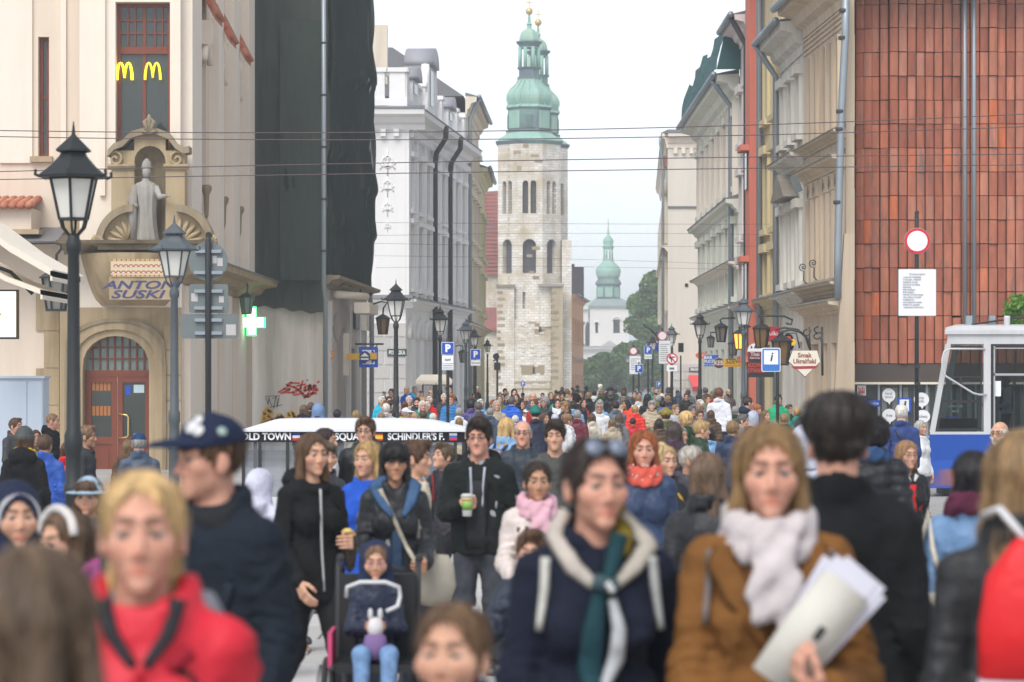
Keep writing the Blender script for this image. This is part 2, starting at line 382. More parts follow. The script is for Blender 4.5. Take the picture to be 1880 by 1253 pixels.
 # balcony corbel with the lettering: a bowl-shaped oriel
 prof = [];zb0,zb1 = Z(562),Z(468)
 rings = []
 for k in range(9):
  q = k / 8;z = zb0 + (zb1 - zb0) * q;bulge = .25 + 1.05 * math.sin(q * PI / 2) ** .8;half = (.6 + .4 * q ** .6)
  cu,hw = ub(245),(ub(345) - ub(150)) / 2 * half
  rings.append([fb.w(cu - hw + 2 * hw * j / 16,z,bulge * (1 - abs(2 * j / 16 - 1) ** 3)) for j in range(17)])
 b = MB();b.loft(rings,closed=False);b.build('oriel_base',ws,t,True)
 cornice(fb,ub(118),ub(400),Z(468),t,M['sanddk'],.32,1.3,'oriel_cornice')
 # mosaic and letters on a sloped panel
 pan = Frame(X(217),Y - 1.28,X(322),Y - 1.28)
 p0 = MB();p0.fbox(pan,0,pan.L,Z(512),Z(480),-.1,.0);mo = p0.build('mosaic_panel',plain('mosaic_cream',(.62,.52,.33),.5),t)
 red,gold = plain('mosaic_red',(.34,.03,.035),.4),plain('mosaic_gold',(.55,.37,.07),.4)
 for i in range(11):
  for r_ in range(2):
   cx,cz = .06 + (i + .5 * r_) * .122,Z(505) + r_ * .15
   for rr,mm in ((.062,red),(.035,M['scream'])):
    MB().prism([(cx + x,cz + z) for x,z in [(0,0)] + arc(0,0,rr,0,180,8)],pan,.001,.006 if rr > .05 else .010).build('mosaic_scale',mm,mo)
 for i in range(24):
  for zz in (Z(512),Z(484)):MB().fbox(pan,.01 + i * .057,.045 + i * .057,zz + .01,zz + .05,0,.008).build('tessera',gold if i % 2 else red,mo)
 MB().fbox(pan,-.05,pan.L + .05,Z(553),Z(512),-.3,-.03).build('name_panel',M['sand'],t)
 blue = plain('letter_blue',(.05,.055,.15),.5)
 text('ANTONI',.27,blue,parent=t,mtx=fmtx(pan,pan.L * .52,Z(527),-.025),shear=.28,sx=1.75,offset=.006)
 text('SUSKI',.27,blue,parent=t,mtx=fmtx(pan,pan.L * .44,Z(544),-.025),shear=.28,sx=1.85,offset=.006)
 # niche gable
 fn = Frame(X(200),Y - .55,X(352),Y - .55);un = lambda px:(px - 200) / S
 nl,nr = un(252),un(309);na = [(nl,Z(450)),(nl,Z(300))] + [(c2,z) for c2,z in arc((nl + nr) / 2,Z(300),(nr - nl) / 2,180,0,10)][1:-1] + [(nr,Z(300)),(nr,Z(450))]
 b = MB()
 b.fbox(fn,un(210),nl,Z(450),Z(280),-.55,.0).fbox(fn,nr,un(344),Z(450),Z(280),-.55,0)
 topc = lambda u:Z(278) + (Z(240) - Z(278)) * math.exp(-((u - un(280)) / .55) ** 2)
 for i in range(len(na) - 1):
  (u0,z0),(u1,z1) = na[i],na[i + 1]
  if abs(u1 - u0) > 1e-4:b.hexa([fn.w(u0,z0,-.55),fn.w(u1,z1,-.55),fn.w(u1,topc(u1),-.55),fn.w(u0,topc(u0),-.55),fn.w(u0,z0,0),fn.w(u1,z1,0),fn.w(u1,topc(u1),0),fn.w(u0,topc(u0),0)])
 b.build('niche_wall',ws,t)
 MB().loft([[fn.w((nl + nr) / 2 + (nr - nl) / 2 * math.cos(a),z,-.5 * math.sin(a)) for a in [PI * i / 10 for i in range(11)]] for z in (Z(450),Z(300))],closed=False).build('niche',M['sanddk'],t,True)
 rr = []
 for k in range(6):
  q = k / 5 * PI / 2;rr.append([fn.w((nl + nr) / 2 + (nr - nl) / 2 * math.cos(a) * math.cos(q),Z(300) + (nr - nl) / 2 * math.sin(q),-.5 * math.sin(a) * math.cos(q)) for a in [PI * i / 10 for i in range(11)]])
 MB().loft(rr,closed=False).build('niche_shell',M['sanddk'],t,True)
 pts = [(un(205),Z(284)),(un(216),Z(272)),(un(232),Z(266)),(un(248),Z(250)),(un(266),Z(245)),(un(281),Z(243)),(un(296),Z(245)),(un(314),Z(252)),(un(328),Z(270)),(un(343),Z(279)),(un(353),Z(277))]
 b = MB()
 for i in range(len(pts) - 1):
  (u0,z0),(u1,z1) = pts[i],pts[i + 1]
  b.hexa([fn.w(u0,z0 - .1,-.5),fn.w(u1,z1 - .1,-.5),fn.w(u1,z1 + .06,-.5),fn.w(u0,z0 + .06,-.5),fn.w(u0,z0 - .1,.16),fn.w(u1,z1 - .1,.16),fn.w(u1,z1 + .06,.16),fn.w(u0,z0 + .06,.16)])
 b.build('gable_coping',M['sanddk'],t)
 for a,b2 in ((204,254),(306,352)):MB().band([(-.02,Z(315)),(.05,Z(315)),(.12,Z(309)),(.12,Z(306)),(-.02,Z(304))],fn,un(a),un(b2)).build('impost',ws,t)
 for cx,s in ((218,1),(330,-1)):# scroll brackets on the gable
  sp = [(un(cx) + s * (.03 + .016 * i) * math.cos(i * .7) * .9,Z(296) + (.03 + .016 * i) * math.sin(i * .7) * .9) for i in range(14)]
  MB().tube([fn.w(u,z,.05) for u,z in sp],.035,6).build('scroll',ws,t,True)
 for k in range(5):# crest on top
  a = PI * (k / 4);MB().tube([fn.w(un(281),Z(250),.2),fn.w(un(281) + .16 * math.cos(a),Z(250) + .08 + .3 * math.sin(a),.2),fn.w(un(281) + .05 * math.cos(a),Z(250) + .12 + .34 * math.sin(a),.2)],[.05,.06,.03],6).build('crest_leaf',M['sanddk'],t,True)
 for cx,flip in ((252,-1),(330,1)):# big half-round volutes either side of the statue
  r = .92;c0 = un(cx) if flip < 0 else un(cx)
  ou = arc(c0,Z(452),r,90,180 if flip < 0 else 0,12,.98);inn = arc(c0,Z(452),r * .82,90,180 if flip < 0 else 0,12,.8)
  b = MB()
  for i in range(12):b.hexa([fn.w(*inn[i],-.3),fn.w(*inn[i + 1],-.3),fn.w(*ou[i + 1],-.3),fn.w(*ou[i],-.3),fn.w(*inn[i],.3),fn.w(*inn[i + 1],.3),fn.w(*ou[i + 1],.3),fn.w(*ou[i],.3)])
  v = b.build('volute',M['sanddk'],t)
  b = MB();b.prism([(c0,Z(452))] + arc(c0,Z(452),r * .83,90,180 if flip < 0 else 0,12,.81),fn,-.3,.08);b.build('shell_field',ws,v)
  for i in range(5):
   a = R(98 + i * 17) if flip < 0 else R(82 - i * 17)
   MB().tube([fn.w(c0 + flip * .18,Z(452) + .1,.1),fn.w(c0 + math.cos(a) * .45,Z(452) + math.sin(a) * .43,.13),fn.w(c0 + math.cos(a) * .68,Z(452) + math.sin(a) * .64,.1)],[.03,.06,.045],6).build('shell_rib',ws,v,True)
  MB().tube([fn.w(c0 + flip * (.86 + .11 * math.cos(i)),Z(452) + .1 + .11 * math.sin(i),.25) for i in range(8)],.06,6).build('scroll',ws,v,True)
 MB().fbox(fn,un(190),un(400),Z(462),Z(450),-.6,.45).build('ledge',M['sanddk'],t)
 # street side with hooded window bays
 fs = Frame(X(332),Y + .1,-8.0,87.6)
 us = lambda px:fs.u(px)
 cols = [(367,378),(398,408),(428,436)]
 holes = [(us(a),us(b2),fs.pz((a + b2) / 2,372),fs.pz((a + b2) / 2,y)) for (a,b2),y in zip(cols,(110,140,172))]
 MB().wall(fs,0,fs.L,-1,16,holes,.3).build('side_wall',M['cream'],t)
 for h in holes:window(fs,*h,t,.26,M['wframe'],M['panelt'],2,3,.07)
 for a,b2 in ((334,352),(384,394),(413,424),(441,452)):MB().fbox(fs,us(a),us(b2),4.6,16,-.02,.26).build('pilaster',M['creamlt'],t)
 for (a,y0,y1) in ((378,12,36),(406,52,78),(436,92,112)):# little tiled hoods
  u0 = us(a - 13);u1 = u0 + 1.7;z0,z1 = fs.pz(a,y1) - .1,fs.pz(a,y1) + .75
  b = MB();b.hexa([fs.w(u0,z0 - .1,.42),fs.w(u1,z0 - .1,.42),fs.w(u1,z1 - .1,0),fs.w(u0,z1 - .1,0),fs.w(u0,z0,.42),fs.w(u1,z0,.42),fs.w(u1,z1,0),fs.w(u0,z1,0)])
  hd = b.build('tiled_hood',M['tile'],t)
  for r_ in range(4):
   for i in range(8):
    q = r_ / 4;n = .44 * (1 - q);z = z0 + (z1 - z0) * q;u = u0 + (u1 - u0) * (i + .5) / 8
    MB().tube([fs.w(u,z + .03,n),fs.w(u,z + (z1 - z0) * .25 + .05,n - .11)],(u1 - u0) / 17,6).build('roof_tile',M['tile'],hd,True)
  MB().prism([(u0 + .1,z0 - .1),(u0 + .3,z0 - .7),(u0 + .45,z0 - .1)],fs,.02,.34).build('bracket',M['creamlt'],t)
  MB().tube([fs.w(u,z,.12) for u,z in arc((u0 + u1) / 2,z0 - 1.35,.7,20,160,8)],.09,6).build('arched_moulding',M['creamlt'],t,True)
 for a,y in ((372,365),(404,385),(433,402)):
  u = us(a);z = fs.pz(a,y);MB().lathe([(.02,-.55),(.06,-.4),(.075,.1),(.13,.2),(.15,.3),(.1,.36)],8,fs.w(u,z,.1)).build('corbel',M['sanddk'],t,True)
 cornice(fs,-.3,fs.L,4.25,t,M['sand'],.62,.8,'string_course',M['roof'])
 for a,b2 in ((338,362),(374,388),(402,416),(428,442)):MB().fbox(fs,us(a),us(b2),-1,4.2,-.02,.16).build('pilaster',M['creamlt'],t)
 # lean-to roof with tiles at the far side of the portal
 fk = Frame(-14.5,Y - .6,X(76),Y - .6)
 k = MB();k.hexa([fk.w(0,Z(386),.5),fk.w(fk.L,Z(386),.5),fk.w(fk.L - .2,Z(366),-1.1),fk.w(0,Z(366),-1.1),fk.w(0,Z(382),.5),fk.w(fk.L,Z(382),.5),fk.w(fk.L - .2,Z(362),-1.1),fk.w(0,Z(362),-1.1)])
 ko = k.build('tiled_canopy',M['tile'],t)
 for i in range(12):
  u = fk.L - .12 - i * .2;MB().tube([fk.w(u,Z(383),.56),fk.w(u,Z(372),-.3),fk.w(u - .02,Z(364),-1.05)],.1,6).build('roof_tile',M['tile'],ko,True)
 MB().fbox(fk,0,fk.L - .1,Z(425),Z(386),-1.1,.3).build('canopy_wall',M['cream'],t)
 MB().fbox(fk,0,fk.L + .1,Z(425) - .12,Z(425),-1.1,.42).build('canopy_ledge',M['sand'],t)
 hip = MB();hx0,hx1 = X(25),X(118);hip.add([(hx0 - .4,Y - 1.2,Z(447)),(hx1,Y - 1.2,Z(447)),(hx1,Y + .5,Z(416)),(hx0 + .5,Y + .5,Z(416))],[(0,1,2,3)])
 hip.build('lead_hip_roof',M['roof'],t)
 # statue in the niche: a thing of its own
 st = thing('statue','grey stone statue of a robed bishop standing in the niche','statue',loc=tuple(fn.w(un(273),Z(450),-.05)));st.scale = (.88,.88,.95)
 sm = mat('grey_stone',(.36,.34,.31),.9,.2,4,.5,streak=.5)
 body = MB();seg = [(0,.34,.3),(.15,.33,.3),(.5,.28,.26),(.9,.27,.24),(1.2,.31,.26),(1.42,.34,.24),(1.55,.27,.2),(1.62,.1,.1),(1.68,.1,.1)]
 rings = [[(w_ * (1 + .11 * math.sin(7 * a + z * 3)) * math.cos(a),d_ * (1 + .13 * math.sin(9 * a + z * 2)) * math.sin(a),z) for a in [2 * PI * i / 40 for i in range(40)]] for z,w_,d_ in seg]
 body.loft(rings);body.build('robe',sm,st,True)
 MB().lathe([(.01,-.15),(.09,-.12),(.125,0),(.12,.1),(.05,.16)],14,(.02,-.02,1.82),1,1.1).build('head',sm,st,True)
 MB().lathe([(.13,0),(.15,.08),(.12,.2),(.03,.3)],14,(.02,-.02,1.9),1,.8).build('mitre',sm,st,True)
 MB().tube([(-.27,-.05,1.45),(-.4,-.1,1.1),(-.22,-.28,.95)],[.1,.1,.06],10).build('arm',sm,st,True)
 MB().tube([(.27,-.05,1.45),(.4,-.16,1.2),(.62,-.3,1.22)],[.1,.09,.045],10).build('arm',sm,st,True)
 b = MB()
 for i in range(5):a = -.5 + i * .25;b.tube([(.6,-.3,1.22),(.66 + .03 * math.cos(a),-.32 + .04 * a,1.23 + .05 * math.sin(a)),(.71,-.33 + .07 * a,1.22 + .06 * a)],[.02,.016,.01],6)
 b.build('hand',sm,st,True)
 MB().box(-.42,.42,-.3,.3,-.0,.06).build('plinth',sm,st)
 MB().tube([(-.3,-.1,1.5),(-.36,-.2,.8),(-.32,-.16,.1)],[.1,.13,.1],10).build('cloak',sm,st,True)
 # yellow letter reflections in the tall window, put in as glowing strokes
 mirrored = emit('mirrored_yellow',(1.0,.78,.02),1.6);mirrored_dim = emit('mirrored_yellow_dim',(.75,.62,.03),.75)
 for cx,nm,mm,lab in ((226,'mirrored_letter',mirrored,'bright yellow neon letter M in the lower pane of the tall mahogany window, portal bay, first leaf'),(278,'mirrored_letter',mirrored_dim,'dimmer yellow neon letter M in the second leaf of the tall window')):
  nt_ = tag(MB_m(fb,ub(cx),Z(145),mm),lab[:0] + lab,'sign','reflected letters glowing in the tall window')
def MB_m(fb,u,z,mm):
 b = MB()
 for s in (-1,1):
  pts = [(s * .19,0),(s * .182,.16),(s * .158,.32),(s * .127,.40),(s * .098,.42),(s * .067,.40),(s * .037,.32),(s * .014,.2),(0,.05)]
  b.tube([fb.w(u + x,z + y,-.26) for x,y in pts],[.036,.034,.03,.026,.024,.026,.028,.028,.026],8)
 return b.build('mirrored_letter',mm,None,True)
corner_building()
for o in bpy.data.objects:
 if o.name.startswith('mirrored_letter'):o['label'] = ('bright' if o.name == 'mirrored_letter' else 'dimmer') + ' yellow reflected letter M in the ' + ('first' if o.name == 'mirrored_letter' else 'second') + ' leaf of the tall mahogany window'

# ---------------------------------------------------------------- building wrapped in dark green netting
def netted_building():
 Y = 88.0;t = thing('netted_building','building wrapped in dark green scaffold netting above a graffitied wall','building',loc=(-6,88,0),world=True)
 A,B,C = (-8.35,Y),(-5.81,Y),(-5.26,103.0)
 f1 = Frame(*A,*B);f2 = Frame(*B,*C)
 MB().fbox(f1,0,f1.L,-1,16,-8,0).build('wall',M['graffiti'],t)
 # side wall with shop openings
 ops = [(f2.u(602),f2.u(634),-.4,f2.pz(615,600)),(f2.u(643),f2.u(652),-.4,2.9),(f2.u(658),f2.u(672),-.4,2.4)]
 MB().wall(f2,0,f2.L,-1,16,ops,.5).build('side_wall',mat('pale_shop_plaster',(.50,.47,.43),.9,.08,1,.15,streak=.3),t)
 for o in ops:
  window(f2,*o,t,.45,M['dark'],M['pane'],2,3,.08,name='shop_window')
 for u in (f2.u(601) - .1,f2.u(636),f2.u(655)):MB().fbox(f2,u,u + .5,-1,4.3,-.02,.12).build('pilaster',M['wframe'],t)
 cornice(f2,-.1,f2.L + .1,f2.pz(600,530),t,M['sanddk'],.4,.5,'shop_cornice')
 # netting: a pleated cloth hung off the wall, one sheet on each side
 net = mat('green_netting',(.022,.040,.034),.85,.3,.5,.5,tint2=(.036,.054,.042),fine=45,spec=.2,streak=.5,dirt=(.55,.6,.6))
 nn = net.node_tree;tr_ = nn.nodes.new('ShaderNodeBsdfTransparent');mx_ = nn.nodes.new('ShaderNodeMixShader');mx_.inputs[0].default_value = .2;nn.links.new(nn.nodes['Principled BSDF'].outputs[0],mx_.inputs[1]);nn.links.new(tr_.outputs[0],mx_.inputs[2]);nn.links.new(mx_.outputs[0],nn.nodes['Material Output'].inputs['Surface'])
 rnd = random.Random(3)
 def sheet(fr,u0,u1,z0f,z1,nu,nz_,off,nm,tears=0,ph=0):
  rows = []
  for j in range(nz_ + 1):
   q = j / nz_;row = []
   for i in range(nu + 1):
    u = u0 + (u1 - u0) * i / nu;zb = z0f(u);z = zb + (z1 - zb) * q
    n = off + .035 * math.sin(u * 31 + 2 * math.sin(z * .9)) + .05 * math.sin(u * 9 + ph + .6 * math.sin(z * .8)) + .10 * math.sin(u * 3.1 + z * .5 + ph) + .04 * math.sin(u * 23 + z * 1.7)
    for (tz,tu,ta) in BULGE.get(nm,()):
     dz = (z - tz);n += ta * math.exp(-(dz / (.16 if dz < 0 else .75)) ** 2) * math.exp(-((u - tu) / (2.2 if nm == 'side_netting' else 1.2)) ** 2)
    row.append(fr.w(u,z,n))
   rows.append(row)
  return MB().loft(rows,closed=False,caps=False).build(nm,net,t,True)
 BULGE = {'side_netting':[(9.0,3,.28),(11.8,8,.3),(8.6,13,.22),(6.9,4,.3),(7.0,13.5,.2),(12.4,12.5,.25),(6.2,9,.22)],'front_netting':[(7.8,.6,.25),(11.5,1.0,.18)]}
 sheet(f1,-.05,f1.L - .02,lambda u:4.1 + .04 * math.sin(u * 2.2) - .18 * (u / f1.L) + .03 * math.sin(u * 11),16,60,60,.27,'front_netting')
 sheet(f2,.0,f2.L,lambda u:f2.pz(600,515) + .12 * math.sin(u * 1.7),16,120,90,.16,'side_netting',ph=1)
 # seam panels on the front netting
 for (a,b2,z0,z1) in ((1.22,f1.L - .02,4.9,12.9),):
  rows = [[f1.w(a + (b2 - a) * i / 14,z0 + (z1 - z0) * j / 20,.50 + .025 * math.sin(i * 2.1 + j)) for i in range(15)] for j in range(21)]
  MB().loft(rows,closed=False,caps=False).build('net_patch',mat('faded_netting',(.043,.056,.046),.85,.3,.8,.4,fine=60,spec=.2),t,True)
 MB().tube([f1.w(f1.L + .02,16,.55),f1.w(f1.L + .02,4.7,.5),f1.w(f1.L + .05,4.3,.25),f1.w(f1.L + .05,-.5,.22)],.075,10).build('downpipe',M['zinc'],t,True)
 for z in (5.8,7.4,9.0,10.6,12.2):MB().lathe([(.085,-.03),(.095,0),(.085,.03)],10,f1.w(f1.L + .02,z,.53)).build('pipe_collar',M['zincdk'],t)
 fx = f2.w(f2.L,0,.12)
 MB().tube([(fx.x - .22,fx.y,16),(fx.x - .08,fx.y,7),(fx.x - .02,fx.y,5),(fx.x + .06,fx.y,4.2),(fx.x + .06,fx.y,-.2)],.09,10).build('downpipe',M['zinc'],t,True)
 MB().tube([f1.w(.12,16,.5),f1.w(.12,4.9,.5),f1.w(.1,-.4,.42)],[.10,.10,.13],10).build('downpipe',M['zincdk'],t,True)
 # graffiti strokes on the plaster
 S = F / Y
 def stroke(pts,w,m):
  ps = [f1.w(f1.u(x),f1.z(0,y),.012) for x,y in pts];b = MB()
  for i in range(len(ps) - 1):
   d = (ps[i + 1] - ps[i]);
   if d.length < 1e-5:continue
   q = Vector((-d.z,0,d.x)).normalized() * w * (.6 + .4 * math.sin(i * 1.3) ** 2)
   d2 = d * .12;b.quad(ps[i] - q - d2,ps[i + 1] - q + d2,ps[i + 1] + q + d2,ps[i] + q - d2)
  return b
 gr = plain('spray_red',(.62,.06,.035),.6);gy = plain('spray_yellow',(.72,.36,.02),.6);gk = plain('spray_grey',(.16,.16,.17),.6)
 red = [[(512,720),(522,714),(532,715),(524,720),(516,722)],[(549,704),(535,703),(527,708),(540,711),(548,716),(538,721),(528,721)],[(556,700),(552,712),(551,720),(556,721)],[(546,709),(560,706)],[(567,708),(560,711),(559,718),(566,715),(569,707),(567,718)],[(571,708),(571,716),(577,708),(575,722),(566,729),(560,727)],[(580,708),(579,717),(584,715)],[(583,703),(586,700)],[(540,725),(556,723),(560,730),(566,723),(580,722)],[(563,699),(565,698)]]
 for s_ in red:stroke(s_,.045,gr).build('graffiti_stroke',gr,t)
 for s_ in [[(488,730),(492,742),(494,732),(499,746)],[(500,732),(506,730),(503,748)],[(508,730),(509,746),(512,732)],[(496,748),(516,744)],[(490,728),(512,727)]]:stroke(s_,.018,gk).build('graffiti_stroke',gk,t)
 for s_ in [[(482,775),(485,760),(492,752),(498,756),(495,766),(486,772)],[(478,780),(500,772),(520,770)],[(505,775),(510,765),(518,764),(516,774)],[(520,775),(530,762),(538,758),(542,766),(534,774)],[(545,775),(552,768),(556,776)],[(480,788),(520,780),(560,782)]]:stroke(s_,.085,gy).build('graffiti_stroke',gy,t)
 # notice boards between the shops
 for a,b2,y0,y1,mm in ((648,656,572,604,M['sblack']),(659,668,575,606,M['scream']),(670,677,577,607,M['scream'])):
  MB().fbox(f2,f2.u(a),f2.u(b2),f2.pz(a,y1),f2.pz(a,y0),.02,.1).build('notice_board',mm,t)
 b = MB();b.tube([f2.w(f2.u(606),f2.pz(606,541),.2),f2.w(f2.u(640),f2.pz(640,545),.6)],.12,8).build('rolled_awning',M['canvas'],t,True)
 b = MB();b.fbox(f2,f2.u(622),f2.u(640),4.0,4.35,.5,1.0).build('camera_box',M['canvas'],t)
 return f1,f2
NF1,NF2 = netted_building()

# ---------------------------------------------------------------- white palace, beige and yellow houses behind it
def scroll_relief(b,fr,u,z,s,n):
 """leafy stucco: a few curls built of thin tubes"""
 for sx in (-1,1):
  b.tube([fr.w(u + sx * s * (.1 + .045 * i) * math.cos(i * .75),z + s * (.1 + .045 * i) * math.sin(i * .75),n) for i in range(9)],s * .055,5)
  b.tube([fr.w(u,z - s * .5,n),fr.w(u + sx * s * .25,z - s * .25,n),fr.w(u + sx * s * .42,z - s * .52,n)],s * .05,5)
 b.tube([fr.w(u,z - s * .9,n),fr.w(u,z + s * .6,n)],s * .05,5)
 return b
def white_palace():
 t = thing('white_palace','white stuccoed palace with balustrade, relief ornament and round dormers','building',loc=(-4.4,118,0),world=True)
 A,B,C = (-9.5,118.0),(-4.41,118.0),(-2.28,140.0)
 f1,f2 = Frame(*A,*B),Frame(*B,*C)
 MB().fbox(f1,0,f1.L,-1,12.3,-10,0).build('wall',M['white'],t)
 zc = 12.15
 cols = [(.72 + i * 2.7) for i in range(8)]
 wins = []
 for k,(z0,z1) in enumerate(((9.0,11.0),(5.7,8.2))):
  for c in cols:wins.append((c,c + 1.15,z0,z1))
 grd = [(c - .1,c + 1.25,-.5,3.7) for c in cols]
 MB().wall(f2,0,f2.L,-1,zc,wins + grd,.35).build('side_wall',M['white'],t)
 for w in wins:
  window(f2,*w,t,.3,M['wframe'],M['panelt'],2,3,.08)
  orn = MB();orn.fbox(f2,w[0] - .16,w[0],w[2] - .1,w[3] + .1,-.02,.12).fbox(f2,w[1],w[1] + .16,w[2] - .1,w[3] + .1,-.02,.12).fbox(f2,w[0] - .25,w[1] + .25,w[3] + .1,w[3] + .3,-.02,.28).fbox(f2,w[0] - .2,w[1] + .2,w[2] - .26,w[2] - .1,-.02,.25)
  s = orn.build('window_surround',M['white'],t);o2 = MB();scroll_relief(o2,f2,(w[0] + w[1]) / 2,w[3] + .75,.42,.12);o2.build('stucco_relief',M['white'],s,True)
 for g in grd:
  window(f2,*g,t,.32,M['wframe'],mat('pale_blind',(.52,.53,.55),.6,.05,1,0),2,2,.1,name='arcade_window')
  u = (g[0] + g[1]) / 2;MB().tube([f2.w(a,z,.06) for a,z in arc(u,3.5,.75,0,180,8)],.12,6).build('arch_moulding',M['white'],t,True)
  o2 = MB();scroll_relief(o2,f2,u,4.35,.3,.1);o2.build('stucco_relief',M['white'],t,True)
 for i in range(9):
  u = .2 + i * 2.7;MB().fbox(f2,u - .22,u + .22,5.2,zc,-.02,.14).build('pilaster',M['white'],t)
 cornice(f2,0,f2.L,4.75,t,M['white'],.4,.45,'string_course',M['roof']);cornice(f1,0,f1.L + .3,4.75,t,M['white'],.4,.45,'string_course',M['roof'])
 for j in range(8):# rusticated stone base on the front
  for i in range(3):MB().fbox(f1,f1.L - .6 - i * .9 - .28 * (j % 2),f1.L - .6 - i * .9 + .85 - .28 * (j % 2) if i else f1.L,-.5 + j * .58 + .015,-.5 + j * .58 + .565,-.02,.05).build('stone',mat('pale_base_stone',(.50,.48,.46),.9,.08,1.5,.2,objvar=.07),t)
 for fr,L,off in ((f1,f1.L,.8),(f2,f2.L,.0)):
  cornice(fr,0,L + off,zc,t,M['white'],.85,.8,'cornice',M['roof'])
  for i in range(int(L / .55)):MB().fbox(fr,.2 + i * .55,.42 + i * .55,zc - .28,zc + .02,-.02,.3).build('modillion',M['white'],t)
  # mansard roof and balustrade
 b = MB();b.fbox(f2,-.3,f2.L,zc + .85,zc + 1.3,-.7,.1);b.build('parapet_base',M['white'],t)
 b = MB();b.fbox(f1,f1.L - 4,f1.L,zc + .85,zc + 1.3,-.6,.1);b.build('parapet_base',M['white'],t)
 zb = zc + 1.3
 for fr,us in ((f1,[f1.L - .35,f1.L - 1.2,f1.L - 2.4]),(f2,[.35,3.3,6.3,9.3,12.3,15.3,18.3,21.3])):
  for u in us:MB().fbox(fr,u - .33,u + .33,zb,zb + 1.1,-.55,.05).fbox(fr,u - .4,u + .4,zb + 1.1,zb + 1.28,-.62,.12).build('balustrade_pier',M['white'],t)
  L0,L1 = us[0],us[-1]
  MB().fbox(fr,min(L0,L1),max(L0,L1),zb + .95,zb + 1.09,-.42,-.08).build('handrail',M['white'],t)
  u = min(L0,L1)
  while u < max(L0,L1):
   if all(abs(u - k) > .42 for k in us):MB().lathe([(.09,0),(.07,.08),(.13,.3),(.11,.45),(.06,.7),(.09,.95)],8,fr.w(u,zb,-.25)).build('baluster',M['white'],t,True)
   u += .42
 MB().hexa([f2.w(-2.5,zb - .2,-2),f2.w(f2.L,zb - .2,-2),f2.w(f2.L,zb - .2,-7),f2.w(-2.5,zb - .2,-7),f2.w(-.5,zb + 1.4,-3.2),f2.w(f2.L,zb + 1.4,-3.2),f2.w(f2.L,zb + 1.4,-6),f2.w(-.5,zb + 1.4,-6)]).build('mansard_roof',M['roof'],t)
 MB().hexa([f1.w(0,zb - .2,-1),f1.w(f1.L - 1.4,zb - .2,-1),f1.w(f1.L - 1.4,zb - .2,-7),f1.w(0,zb - .2,-7),f1.w(0,zb + 2.2,-3),f1.w(f1.L - 3.4,zb + 2.2,-3),f1.w(f1.L - 3.4,zb + 2.2,-6),f1.w(0,zb + 2.2,-6)]).build('mansard_roof',M['roof'],t)
 MB().fbox(f1,f1.L - 1.6,f1.L - .85,zb + .8,zb + 3.3,-2.6,-2).build('chimney',M['beige'],t)
 # dormers: a round-topped one in the middle, smaller curved ones
 for u,w_,h,n0,sz in ((f2.u(788),1.15,2.1,-.95,1),(f2.u(758),.8,.95,-.55,.6),(f2.u(823),.8,.9,-.5,.6)):
  b = MB();b.fbox(f2,u - w_,u + w_,zb,zb + h,n0,.1);d = b.build('dormer',M['white'],t)
  MB().loft([[f2.w(u + (w_ + .12) * math.cos(a),zb + h + (w_ * .75) * math.sin(a),n) for a in [PI * i / 12 for i in range(13)]] for n in (n0,.3)]).build('dormer_roof',mat('lead_grey_sheet',(.30,.30,.325),.6,.1,1,.05),d,True)
  MB().fbox(f2,u - .5,u + .5,zb + .4,zb + h - .15,.1,.13).build('pane',M['pane'],d)
  if sz == 1:
   for s in (-1,1):MB().tube([f2.w(u + s * (w_ + .15 + .55 * q),zb + h * (1 - q) ** 1.6,.0) for q in [i / 6 for i in range(7)]],.2,6).build('dormer_scroll',M['white'],d,True)
 for px,y0 in ((790,250),(818,268)):
  u = f2.u(px);MB().tube([f2.w(u - 1.2,zc + .7,.85),f2.w(u - .9,zc + .25,.8),f2.w(u - .2,zc - .35,.3),f2.w(u,zc - .8,.22),f2.w(u,-.3,.22)],.12,8).build('downpipe',M['zincdk'],t,True)
 o2 = MB()
 for z,s in ((10.9,.75),(9.9,.6),(9.0,.5),(8.2,.32)):scroll_relief(o2,f1,f1.L - .75,z,s,.06)
 o2.build('stucco_relief',M['white'],t,True)
 MB().fbox(f1,f1.L - 1.5,f1.L - .0,5.3,12.1,-.02,.05).build('corner_panel',M['white'],t)
 # street-name plate
 s = thing('street_name_plate','dark green street name plate with white letters on the white palace corner','sign',loc=tuple(f1.w(f1.u(729),f1.z(0,648),.09)),world=True)
 MB().fbox(f1,f1.u(711),f1.u(747),f1.z(0,654),f1.z(0,641),.06,.10).build('plate',M['ggreen'],s)
 text('POSELSKA',.24,M['swhite'],parent=s,mtx=fmtx(f1,f1.u(729),f1.z(0,648),.105),offset=.006,sx=.62)
 return f1,f2
WF1,WF2 = white_palace()
